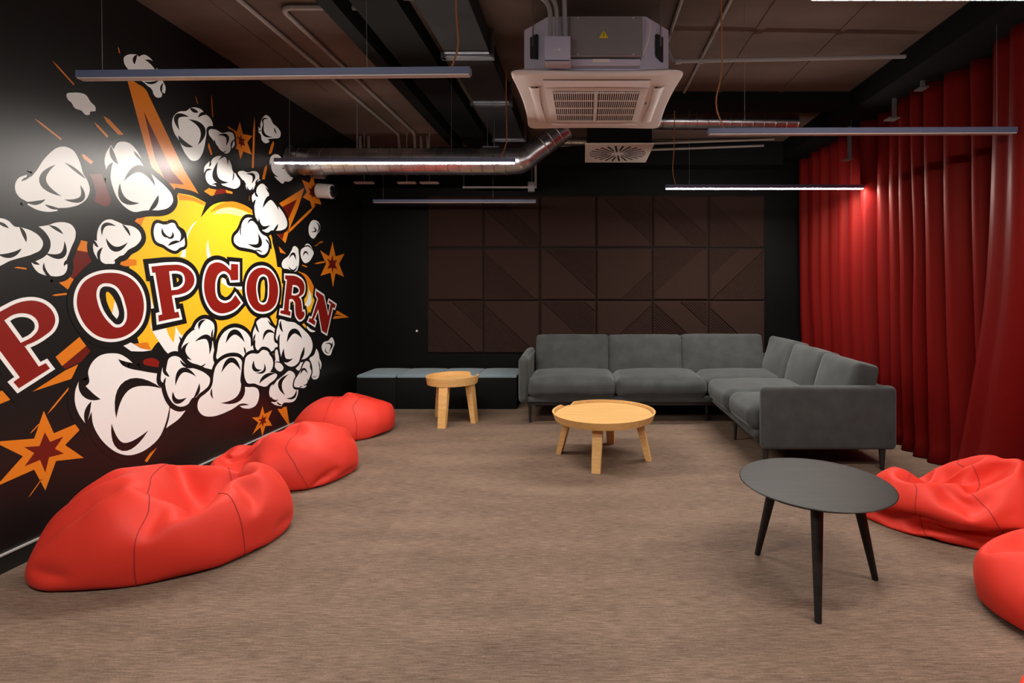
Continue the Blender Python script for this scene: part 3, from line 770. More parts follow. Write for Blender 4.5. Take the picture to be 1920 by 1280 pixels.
LAYER = [0]
class Print:
    def __init__(s): s.b = MB(); LAYER[0] += 1; s.base = WALL_L + .0001 + LAYER[0] * .000036; s.k = 0
    def z(s): s.k += 1; return s.base + .000012 * s.k
    def fill(s, pts, mi, x=None):
        x = x if x else s.z(); s.b.add([(x, p[0], p[1]) for p in pts], [tuple(range(len(pts)))], mi)
    def ring(s, pts, wd, mi, x=None, lim=1.8):
        """band of width wd outside (wd > 0) of a closed outline, mitred"""
        x = x if x else s.z(); n = len(pts)
        A = sum(pts[i][0] * pts[(i + 1) % n][1] - pts[(i + 1) % n][0] * pts[i][1] for i in range(n))
        sg = 1 if A > 0 else -1; out = []
        for i in range(n):
            p, a, c_ = Vector(pts[i]), Vector(pts[i - 1]), Vector(pts[(i + 1) % n])
            d1, d2 = (p - a), (c_ - p)
            if d1.length < 1e-7: d1 = d2
            if d2.length < 1e-7: d2 = d1
            d1, d2 = d1.normalized(), d2.normalized()
            n1, n2 = Vector((d1.y, -d1.x)) * sg, Vector((d2.y, -d2.x)) * sg
            m = n1 + n2
            if m.length < .15: m = n1
            m.normalize(); c = max(1 / lim, m.dot(n1)); out.append(p + m * (wd / c))
        if wd > 0:
            for i in range(n):
                a, c_, d, e = Vector(pts[i]), Vector(pts[(i + 1) % n]), out[(i + 1) % n], out[i]
                if (c_ - a).dot(d - e) <= 0: continue        # folded over at an inner corner: already covered
                xx = x - (i % 8) * 1.3e-6                        # neighbours never share one exact plane
                s.b.add([(xx, p[0], p[1]) for p in (a, c_, d, e)], [(0, 1, 2, 3)], mi)
        return [tuple(p) for p in out]
    def lens(s, sh, spec, mi=BK, x=None):
        """tapering brush stroke: start, middle, end, width"""
        ox, oy, sc = SH[sh]; x = x if x else s.z()
        for q in spec.split(';'):
            v = [float(k) for k in q.replace(',', ' ').split()]
            p0, pm, p1, wd = Vector(v[0:2]), Vector(v[2:4]), Vector(v[4:6]), v[6] * 1.22
            # quadratic through the middle point, parameter set by the chord lengths
            la, lb = (pm - p0).length, (p1 - pm).length; tm = la / (la + lb)
            ct = (pm - p0 * (1 - tm) ** 2 - p1 * tm * tm) / (2 * tm * (1 - tm))
            n = 12; L_, R_ = [], []
            for i in range(n + 1):
                t = i / n; p = p0 * (1 - t) ** 2 + ct * (2 * t * (1 - t)) + p1 * t * t
                d = (ct - p0) * (2 * (1 - t)) + (p1 - ct) * (2 * t); d = d.normalized() if d.length else Vector((1, 0))
                nn = Vector((-d.y, d.x)); hw = wd / 2 * math.sin(math.pi * t) ** .85 if 0 < t < 1 else 0
                L_.append(p + nn * hw); R_.append(p - nn * hw)
            pts = [to_wall(ox + p.x / sc, oy + p.y / sc) for p in L_ + R_[::-1]]
            m_ = len(pts); vs = [(x, p[0], p[1]) for p in pts]
            s.b.add(vs, [(i, i + 1, m_ - 2 - i, m_ - 1 - i) for i in range(n)], mi)
    def done(s, name, label=None):
        for f in s.b.f:                                   # every print faces the room
            q = [s.b.v[i] for i in f]; m_ = len(q)
            if sum(q[i][1] * q[(i + 1) % m_][2] - q[(i + 1) % m_][1] * q[i][2] for i in range(m_)) < 0: f.reverse()
        o = s.b.build(name, mural_mats, mural, auto=0, recalc=False)
        if label: o['label'] = label
        return o

def flat(name, sh, items):
    p = Print()
    for spec, mi in items: p.fill(path(sh, spec), mi)
    LAYER[0] -= 1                                         # rays do not overlap one another
    return p.done(name)

def streak(sh, x0, y0, x1, y1, wd, mi=OR):
    ox, oy, sc = SH[sh]; a, c_ = Vector((x0, y0)), Vector((x1, y1)); d = (c_ - a).normalized(); n = Vector((-d.y, d.x))
    pts = [a, a.lerp(c_, .25) + n * wd / 2, c_ + n * wd / 2, c_ - n * wd / 2, a.lerp(c_, .25) - n * wd / 2]
    p = Print(); p.fill([to_wall(ox + q.x / sc, oy + q.y / sc) for q in pts], mi); LAYER[0] -= 1; return p.done('ray')

def corners(s): return ' '.join(w_ + '!' for w_ in s.split())
def star(sh, spec, inner=None, c=None, k=.42):
    p = Print(); p.fill(path(sh, corners(spec)), OR)
    if inner: p.fill(path(sh, corners(inner)), DR)
    elif c:
        q = [tuple(float(v) for v in w_.split(',')) for w_ in spec.split()]
        p.fill(path(sh, corners(' '.join('%f,%f' % (c[0] + (x - c[0]) * k, c[1] + (y - c[1]) * k) for x, y in q))), DR)
    LAYER[0] -= 1
    return p.done('star')

# rays and streaks
for a in (('A', 388, 450, 555, 635, 11), ('A', 255, 885, 460, 1045, 12), ('A', 705, 915, 825, 1045, 16), ('A', 775, 868, 915, 1018, 30), ('A', 605, 1152, 690, 1222, 26),
          ('B', 462, 365, 475, 590, 9), ('B', 850, 570, 834, 1030, 17), ('B', 1022, 785, 988, 905, 24), ('B', 958, 1000, 928, 1132, 24), ('B', 425, 785, 470, 930, 18), ('B', 318, 380, 345, 470, 6),
          ('D', 1885, 445, 1600, 720, 24), ('D', 1875, 860, 1935, 815, 14), ('G', 1540, 290, 1660, 268, 16), ('G', 1640, 62, 1550, 112, 9), ('E', 85, 315, 305, 345, 16), ('E', 518, 607, 668, 590, 18),
          ('H', 470, 730, 690, 465, 16), ('H', 1668, 890, 1458, 1200, 26), ('P', 53, 933, 78, 898, 1.6), ('H', 300, 922, 390, 825, 10), ('D', 1218, 340, 1218, 405, 14), ('A', 885, 350, 898, 400, 8), ('G', 1415, 300, 1470, 322, 12)):
    streak(*a)
flat('ray', 'P', [('231,128! 236,140! 262,237! 281,303! 290,330! 305,352! 374,366! 345,318! 270,160! 258,150!', OR), ('269,207! 296,320! 303,342! 345,346! 322,320!', DR)])
LAYER[0] += 1
flat('ray', 'C', [('1465,318! 1500,350! 1560,330! 1640,500! 1540,400!', OR)]); LAYER[0] -= 1
flat('ray', 'D', [('1500,440! 1765,275! 1700,480! 1610,700! 1575,832! 1545,800! 1440,690!', OR), ('1530,475! 1690,392! 1600,600! 1545,795! 1470,720!', DR)])
flat('ray', 'E', [('790,50! 905,75! 918,182! 738,148!', OR), ('738,148! 918,182! 945,240! 830,340! 738,445! 690,410! 705,330! 688,215!', DR), ('565,460! 690,412! 738,445! 680,548!', OR)])
flat('ray', 'C', [('870,480 960,460 1040,465 1065,520 1075,600 1110,710 1070,782 1015,770 945,730! 955,630 905,520', DR)])
flat('ray', 'H', [('555,155! 795,-46! 862,45! 620,245!', OR), ('620,245! 865,48! 905,95! 815,200! 652,275!', DR), ('322,502! 650,290! 782,228! 715,372!', OR)])
flat('ray', 'H', [('-60,520! 22,490! 103,582! -60,650!', OR)])
flat('ray', 'H', [('1430,210 1550,172 1605,240 1590,252 1450,238', RE)])
flat('ray', 'G', [('1770,755! 1888,826! 1728,842!', OR), ('1755,795! 1825,808! 1738,814!', BK)])
flat('ray', 'I', [('1280,995! 1372,970! 1402,1150! 1395,1165!', OR)])
flat('ray', 'D', [('760,312! 812,278! 885,292! 860,350 830,357!', OR), ('885,292! 925,262! 970,280! 988,330! 858,348!', DR), ('972,285! 1042,303! 1046,337! 985,328!', OR)])
flat('ray', 'G', [('1400,890! 1440,905! 1430,925! 1405,910!', OR)])
# stars
star('P', '82,770 101,812 141,795 149,806 122,834 157,858 105,864 85,919 64,880 -8,912 43,855 -12,828 64,822', '84,810 94,828 119,818 103,841 120,850 92,857 85,886 75,862 46,874 64,849 45,838 74,836')
star('G', '1725,70 1755,215 1845,190 1790,290 1840,420 1755,385 1730,525 1705,380 1605,410 1660,290 1600,155 1690,215', c=(1722, 292))
star('I', '1132,965 1152,1045 1228,1005 1190,1095 1228,1160 1160,1165 1130,1270 1110,1175 1030,1250 1090,1130 1025,1080 1100,1075', c=(1133, 1112))
star('B', '718,615 745,725 830,742 785,800 825,910 750,880 722,955 705,865 660,850 675,770 605,650 690,705', c=(733, 790), k=.36)
star('V', '340,268 350,330 390,345 370,385 392,460 355,450 338,490 325,440 280,415 305,385 275,310 320,330', c=(337, 385), k=.36)
LAYER[0] += 2

# the bursting kernel
p = Print()
body = path('P', '279,397! 249,420 241,450 244,520 248,600 262,648! 283,657! 300,640 318,664 400,690 520,690 560,640 592,560 585,530 572,515 556,507! 520,500! 517,470 503,430 476,397 465,388 429,378 401,383 376,408! 386,380! 360,367 334,362! 318,398')
p.ring(body, .032, BK); p.fill(body, YE)
x = p.z(); 
for sh, s, c_ in (('D', '495,335! 640,368 778,430! 760,452! 640,408 512,402!', OR), ('D', '815,528! 880,462 1010,414 1190,466 1270,530! 1255,545! 1150,502 1000,470 880,500', OR), ('D', '50,640! 90,580 215,512! 160,590 125,672!', OR),
                ('E', '1180,288! 1212,253 1366,250! 1366,306! 1240,312', OR), ('E', '1340,1088! 1476,1074! 1512,1152! 1440,1142 1390,1122', OR),
                ('G', '1375,372! 1440,385 1505,450 1538,540 1532,600! 1500,560 1470,470', OR), ('D', '1425,755! 1450,780! 1490,905! 1450,850!', OR)): p.fill(path(sh, s), c_, x)
x = p.z()
for sh, s, c_ in (('D', '848,548! 900,502 1000,475 1130,500 1225,548! 1130,562 1010,537 900,540', PY), ('D', '690,608! 630,690 590,790 578,890 575,972! 522,968! 560,850 590,740 640,650', WH), ('D', '800,788! 806,870 835,985! 795,985! 785,900', WH),
                ('E', '1220,1100! 1280,1065! 1335,1090 1400,1130 1515,1154! 1430,1166 1310,1163!', WH), ('E', '1515,950! 1660,928! 1690,1010 1735,1080! 1748,1000 1755,912! 1800,985 1850,1030! 1900,1010! 1900,1180! 1700,1200 1600,1085', WH),
                ('E', '1790,1010! 1815,1040! 1830,1062! 1800,1055!', YE), ('G', '1490,545! 1512,620 1508,690 1480,722! 1448,700! 1475,640', WH), ('E', '1500,600! 1540,740! 1510,735!', WH), ('E', '1492,835! 1530,955! 1510,930!', WH)): p.fill(path(sh, s), c_, x)
x = p.z(); p.fill(path('D', '1440,735! 1500,860 1512,960 1492,1065! 1470,920 1445,820'), BK, x)
p.fill(path('D', '1508,862! 1580,938! 1522,925!'), OR, x)
p.fill(path('D', '1440,690! 1520,800! 1600,860! 1620,900! 1500,850!'), BK, x)
p.done('kernel', 'yellow bursting corn kernel'); LAYER[0] += 1

def popcorn(sh, outline, strokes='', rw=.028, extra=None):
    p = Print(); o = path(sh, outline)
    if rw: p.ring(o, rw, BK)
    p.fill(o, WH)
    if extra: p.fill(path(sh, extra), WH)
    if strokes: p.lens(sh, strokes)
    return p.done('popcorn')

popcorn('C', '635,185 720,215 790,320 830,455! 880,540 897,620 870,700 790,765 690,793 560,800! 578,828! 480,838 380,820 270,765! 290,750! 265,733 200,695 155,630 150,570 180,505 270,465! 262,495! 300,490 360,430 430,325 510,240 570,198',
        '555,365,425,505,615,682,58;645,345,745,412,860,512,24;800,568,825,690,640,715,42;262,738,360,748,455,712,34;448,762,510,792,600,806,24;210,532,262,502,300,488,20')
popcorn('C', '1220,135 1290,150 1360,215 1412,300! 1385,300! 1450,400 1560,500 1660,590 1720,670 1730,730 1690,790 1600,820 1505,820! 1440,825 1340,838 1250,790 1180,710 1130,600 1105,480 1115,390! 1070,440! 1045,330 1060,250 1110,170! 1135,215! 1155,175 1180,145',
        '1108,175,1125,270,1182,362,40;1128,342,1088,400,1065,455,32;1335,225,1375,280,1425,330,20;1238,530,1385,405,1552,578,60;1200,548,1235,715,1395,750,46;1582,668,1550,760,1480,835,38', .036)
popcorn('E', '335,-75! 480,-95! 560,-122 640,-125 710,-102 752,-45 752,30 715,120 680,210 640,310! 672,290! 672,335 645,390 580,415 500,408 440,380! 465,410! 380,375 330,315 303,255! 340,260! 420,190 440,120 400,0',
        '485,-95,560,-62,632,-5,26;642,62,630,195,445,182,46;440,278,445,350,505,408,24;298,252,340,276,398,297,24;640,318,650,280,680,245,16', .03)
popcorn('C', '-60,910 0,900 80,925 150,985 205,990! 320,1030 400,1090 430,1150 410,1210 330,1258 200,1297 100,1327 0,1377 -60,1400',
        '-40,938,20,960,88,1002,26;190,980,235,1050,262,1142,32;-20,1262,110,1270,215,1203,42', .034)
popcorn('C', '1095,912 1170,935 1240,968! 1330,985 1400,1045 1412,1100 1370,1165 1280,1220 1230,1270 1195,1280! 1140,1322! 1150,1340 1080,1362 1010,1330 1000,1250! 975,1310! 935,1230 930,1180 945,1120! 968,1130! 970,1060 1000,970 1045,925',
        '1020,1078,1042,972,1162,982,30;1218,962,1265,1010,1302,1082,22;1058,1098,1150,1210,1277,1143,42;940,1118,955,1160,985,1192,22;1028,1192,988,1250,990,1322,28', .032)
popcorn('C', '1560,955 1640,965 1680,962! 1700,950 1740,950 1770,1000 1830,1045 1845,1110 1840,1180 1800,1195 1760,1225 1690,1205 1640,1170 1560,1130 1540,1080 1540,1000',
        '1622,998,1640,1068,1702,1092,24;1722,1035,1722,1088,1672,1100,22;1768,998,1828,1065,1788,1142,32;1805,1135,1725,1148,1678,1178,26', .02)
popcorn('A', '930,430 960,410 1025,408! 1040,425! 1080,410 1120,430 1170,500 1195,545 1200,570! 1225,615 1242,660 1235,702! 1215,690! 1210,725 1180,732 1140,690 1110,650 1080,620 1030,590 970,530 930,470',
        '1030,408,1008,445,1010,482,22;1085,448,1140,472,1172,540,24;1082,612,1130,622,1195,598,16;1226,620,1208,660,1216,702,14;1105,645,1128,668,1150,700,10')
popcorn('A', '500,705 545,695 590,695 640,710 680,765 715,805 715,830 675,840 672,860! 645,862 610,830 560,810 535,770 505,740')
popcorn('B', '310,485 370,505 405,545! 440,570 475,640 475,670! 430,680 415,740 400,830 370,920 335,960 290,965 240,920 200,850 175,790 130,720 108,640 120,570 170,525 240,515 270,490!',
        '175,692,155,565,262,572,36;255,592,385,690,338,825,40;165,735,210,805,298,840,34;268,490,300,512,345,530,26;343,578,375,545,435,552,24')
popcorn('B', '440,690 500,685 560,715 610,705! 650,715 668,760 665,790! 672,810 650,855! 640,835! 620,890 580,905 530,870 495,810 470,770 440,730',
        '518,735,600,745,592,832,24;488,768,515,855,575,892,20;668,772,648,800,640,855,14;515,820,560,895,598,870,14', .02)
popcorn('B', '950,555 985,575 1015,630 1060,670 1085,720 1075,755 1020,765 970,770! 985,795! 950,808 915,780 905,730 885,710! 885,660! 902,680! 905,620 925,575',
        '932,645,928,590,972,590,14;935,620,942,735,1012,752,20;1028,665,1035,700,1048,725,10;885,705,900,695,912,690,8', .02)
popcorn('B', '550,922 610,945 640,1000 655,1060 690,1090 720,1150 715,1190 680,1215 620,1205 560,1185 490,1175! 505,1195! 440,1175 410,1120 412,1080 425,1055! 395,1070! 400,1020 445,968! 455,985! 470,950 510,925',
        '447,965,450,1000,438,1020,14;525,960,590,920,608,1005,22;520,972,515,1140,618,1160,40;658,1055,660,1110,648,1152,9;400,1072,425,1048,465,1045,16;465,1182,505,1172,570,1192,16', .024)
popcorn('B', '700,1070 740,1055 790,1070 830,1058 870,1065 892,1100 890,1130! 905,1140 890,1190! 870,1200 850,1240 815,1248 780,1220 760,1160 720,1110',
        '773,1085,838,1095,822,1172,22;778,1190,808,1238,838,1198,16;893,1128,868,1150,870,1205,12;750,1135,765,1170,778,1185,8', .022)
popcorn('D', '1340,235 1380,265 1410,310 1420,345! 1402,335! 1440,400 1510,470 1570,560 1590,620 1585,670 1540,700 1465,705! 1435,702 1395,725 1340,700 1290,630 1270,550 1262,455! 1245,420! 1238,360 1270,320! 1282,335! 1285,290 1310,250',
        '1270,318,1282,348,1302,370,18;1277,393,1258,430,1258,475,20;1345,482,1425,375,1507,502,40;1310,578,1335,675,1422,650,36;1497,638,1480,680,1445,718,20;1370,270,1400,305,1428,362,14')
popcorn('D', '1210,575 1255,590 1285,640 1310,700 1340,740 1390,770 1405,800 1418,850! 1400,820! 1405,870 1395,910 1360,945 1310,935 1285,908! 1250,895 1180,880 1100,860 1060,820 1060,770 1100,720 1130,660 1150,610 1180,580',
        '1190,642,1235,595,1287,652,20;1297,728,1310,850,1192,835,36;1140,650,1122,710,1135,765,10;1265,902,1310,905,1345,925,12;1372,788,1395,815,1415,850,14', .026)
popcorn('D', '1850,600 1885,605 1915,640 1920,690 1890,740 1850,785 1820,760 1805,700 1815,640', '1848,665,1878,705,1830,718,14;1878,618,1912,665,1880,735,14', .02)
popcorn('B', '1040,905 1080,925 1100,960 1150,1000 1190,1050 1195,1120 1165,1150 1120,1150! 1105,1170 1070,1150 1030,1110 1000,1050 985,980 1000,925', '998,980,1010,1080,1065,1112,18;1088,1040,1140,1035,1155,1092,14', .02)
# heap at the bottom
popcorn('H', '1110,118 1190,125 1260,160 1325,215! 1260,202 1178,176! 1220,235 1300,272 1400,292 1500,310 1590,322! 1590,418! 1620,450 1660,540 1692,640 1680,720 1650,830 1590,960 1500,1050 1400,1110 1280,1137 1180,1115 1080,1050 990,950 930,830 912,700! 860,830! 790,730 750,620 750,500 795,375! 850,450! 885,420 880,300 920,210 1000,140',
        '793,372,850,505,1005,577,74;912,598,872,700,860,838,44;1160,768,1275,435,1620,470,80;1113,818,1205,1045,1482,888,68', .036, '1700,665! 1780,690 1872,664! 1800,760 1660,866! 1690,760')
popcorn('I', '540,95 600,105 640,140 650,200 640,260! 635,290 640,360 655,450 650,520 625,600! 560,585! 500,570! 420,540 385,510! 350,440 330,430 320,390 345,320 380,260 440,200 480,130',
        '498,202,512,130,565,102,26;372,242,410,212,462,195,18;453,322,575,275,600,452,42;395,328,338,410,425,508,36;637,192,625,265,642,335,16;498,572,535,562,562,538,12')
popcorn('I', '850,180 920,195 980,240 1020,310 1045,400 1000,420 960,450 930,500 900,500 850,500 780,500 720,500 682,500 680,400 700,300 760,215', '763,338,850,225,952,328,44;945,372,955,410,962,452,14', .03)
popcorn('I', '1130,80 1180,85 1215,140 1240,180! 1262,200 1262,300 1282,370 1220,420! 1180,440! 1090,420! 1065,390 1060,300! 1035,320! 1035,230 1060,160 1072,118! 1095,100', '1065,128,1075,190,1097,232,18;1135,312,1190,215,1262,248,26;1062,243,1045,290,1040,332,14;1183,108,1215,150,1250,182,14', .026)
popcorn('I', '1270,400 1290,440 1300,520 1340,590 1310,620 1270,600 1250,560 1260,500 1255,440', '1253,533,1290,525,1322,545,10', .02)
popcorn('I', '1400,612 1440,630 1460,690 1450,750 1470,790! 1490,798! 1480,860 1440,920 1400,930 1340,935 1320,968! 1250,950 1215,925! 1260,915 1210,880 1200,800 1230,740 1300,690 1350,650',
        '1392,648,1305,745,1358,858,32;1215,868,1245,915,1288,898,20;1368,885,1435,882,1470,798,20;1270,920,1300,948,1330,955,14;1272,698,1252,730,1232,765,10', .022)
popcorn('I', '1460,580 1500,525 1550,530 1530,580 1500,612', '', .02)
popcorn('I', '1300,100 1380,120 1450,130 1540,200 1610,280 1632,360 1610,440 1560,490 1505,502! 1480,540 1420,572 1360,545 1320,480 1302,400 1300,310! 1280,310 1270,220 1290,150',
        '1315,108,1312,175,1337,228,20;1307,243,1290,300,1302,355,16;1375,328,1450,215,1527,292,42;1345,388,1360,510,1437,490,36;1547,372,1530,450,1495,525,24', .026)
popcorn('I', '1670,390! 1690,430 1700,490! 1720,540 1712,602! 1697,580! 1700,640 1680,690 1640,698 1620,670 1630,600 1620,540 1600,490 1640,460', '1690,508,1700,560,1708,600,9;1622,660,1650,675,1672,655,6', .02)
popcorn('I', '1570,515 1600,530 1605,580 1620,620 1600,680 1580,750 1550,783 1500,780! 1450,770 1450,720 1490,650 1520,600 1540,550', '1508,652,1545,595,1582,642,20;1582,688,1580,745,1535,757,16;1500,782,1515,770,1530,765,8', .02)
popcorn('I', '1825,278 1840,300 1850,340 1830,400 1800,460 1770,455 1735,420 1722,370 1740,330 1790,310', '1753,342,1812,345,1790,432,14;1763,380,1770,430,1802,432,9;1838,320,1828,350,1835,385,7', .02)
popcorn('I', '250,465 300,480 345,530 400,575 480,600 560,640 605,690 600,740 560,800 500,850 460,880! 440,880 380,950 310,972 250,950 200,890 165,800 150,740 120,720 115,650 130,580! 165,610! 175,550 195,490',
        '137,568,160,635,202,672,28;165,680,148,725,152,775,18;258,762,335,605,467,672,42;233,820,265,915,372,880,40;497,738,480,830,435,892,26;303,503,355,560,435,585,24', .03)
popcorn('I', '840,470 890,480 920,510 925,560 915,640 915,740 935,770! 980,775 1070,780 1095,830 1090,900 1060,960 1000,990 930,985! 900,965 820,1000 720,1045 620,1070 540,1060 490,1010 480,950 500,890 560,840 610,790 630,740 640,660 670,560 730,500',
        '718,632,825,505,912,612,42;912,650,900,880,712,935,46;625,788,618,840,637,892,16;865,972,920,952,995,955,18', .028)
popcorn('I', '1130,405 1170,410 1215,460! 1235,520 1230,580 1205,625! 1250,635! 1275,650 1260,690 1200,740 1170,768 1100,760 1050,740 980,735 955,690 945,620 950,540 970,470 1020,440 1090,440',
        '1043,508,1062,605,1122,602,30;1147,538,1145,615,1058,632,20;1098,742,1160,668,1258,638,30;1188,438,1225,472,1240,512,12', .026)
popcorn('G', '1465,915 1500,940 1557,965! 1520,974 1480,950', '', .012)

# the seven letters
def letter(sh, outline, holes=(), inner=()):
    p = Print(); o = path(sh, outline)
    p.ring(o, .0475, BK, lim=1.5); p.ring(o, .0165, WH, lim=1.6); x = p.z(); p.fill(o, RE, x)
    for h in holes:
        q = path(sh, h); p.fill(q, WH)
        p.fill_in = p.ring(q, -.0165, WH, lim=1.6)      # inset outline
        p.fill(p.fill_in, BK)
    for s, c_ in inner: p.fill(path(sh, s), c_)
    return p.done('letter')
letter('E', '-100,830! -40,790 60,735 150,690 250,662 350,660 450,695 525,770 550,860 520,940 440,1010 330,1075 240,1110! 385,1317! 455,1282! 497,1337! 185,1536! 130,1472! 195,1425! 0,1165! -100,1030!', ['40,855! 130,800 230,785 320,810 375,870 380,940 330,1010 205,1080!'])
letter('E', '1090,380 1200,390 1310,440 1390,530 1430,640 1435,760 1400,880 1320,970 1200,1030 1080,1040 970,1010 870,930 800,820 765,690 780,570 840,470 950,405', ['1070,485 1150,510 1215,590 1250,690 1268,790 1255,870 1210,920 1150,925 1090,880 1020,790 975,680 962,580 985,515 1020,490'],
       [('1070,570 1110,600 1145,655! 1120,790! 1085,720 1060,640', YE), ('1145,655! 1172,720 1185,800 1165,842! 1118,790!', WH)])
letter('E', '1510,318! 1700,300 1800,303 1880,340 1935,410 1940,480 1890,555 1800,595 1715,605! 1745,775! 1782,768! 1795,825! 1585,868! 1580,805! 1620,795! 1550,378! 1520,380!', ['1688,365! 1770,362 1820,380 1845,430 1835,500 1790,540 1712,555!'], [('1763,430! 1780,438 1782,462 1768,474!', YE)])
letter('G', '560,275 620,285 680,330 705,357! 708,290! 780,295! 780,452! 708,455! 690,400 640,365 590,385 560,440 550,520 555,590 580,650 640,682 700,665 752,600! 808,680! 750,740 680,775 600,785 530,755 470,670 440,560 440,460 460,370 500,300', [],
       [])
p = Print(); p.fill(path('G', '602,500 622,428 650,450 672,510 742,522! 700,590 650,622 615,590'), YE); p.fill(path('G', '622,428! 645,440 668,495! 690,512! 818,520! 818,548! 770,545! 745,520! 690,530! 610,478!'), WH); p.done('ray')
letter('G', '1015,328 1070,340 1120,380 1160,450 1180,540 1175,620 1150,700 1100,750 1030,770 960,755 900,690 870,610 862,530 875,450 910,380 960,340', ['1030,395 1065,410 1085,470 1088,550 1080,640 1060,685 1030,700 990,680 970,620 960,540 970,460 995,410'], [('1032,448 1045,500 1045,590 1030,650 1015,662 1005,600 1005,520 1018,465', YE)])
letter('G', '1250,405! 1370,420 1430,470 1445,530 1430,590 1385,622! 1405,650 1415,700 1420,770! 1440,765! 1445,790 1430,830 1395,850 1365,820 1350,740 1345,670 1320,640! 1292,645! 1285,760! 1305,770! 1300,810! 1200,785! 1205,755! 1235,757! 1268,450! 1250,440!', ['1325,500! 1370,510 1395,545 1385,590 1350,607 1312,602!'])
letter('G', '1560,560! 1635,610! 1680,810! 1705,690! 1682,678! 1688,655! 1755,700! 1745,735! 1725,725! 1665,990! 1618,960! 1580,745! 1535,850! 1555,868! 1545,905! 1480,865! 1495,830! 1515,840! 1580,640! 1555,600!')
popcorn('D', '1660,860 1695,880 1705,930 1710,1000 1700,1070 1680,1110 1650,1115 1600,1090 1550,1080 1535,1040 1550,1000 1600,960 1635,900', '1605,988,1650,935,1677,1002,20;1598,1060,1655,1105,1692,1050,16', .02)
popcorn('D', '1790,835 1820,850 1840,890 1855,930 1840,970 1800,1020 1770,1030 1740,1000 1725,960 1725,910 1740,880 1760,860', '1748,962,1775,918,1802,952,16;1730,892,1800,858,1842,905,12', .02)
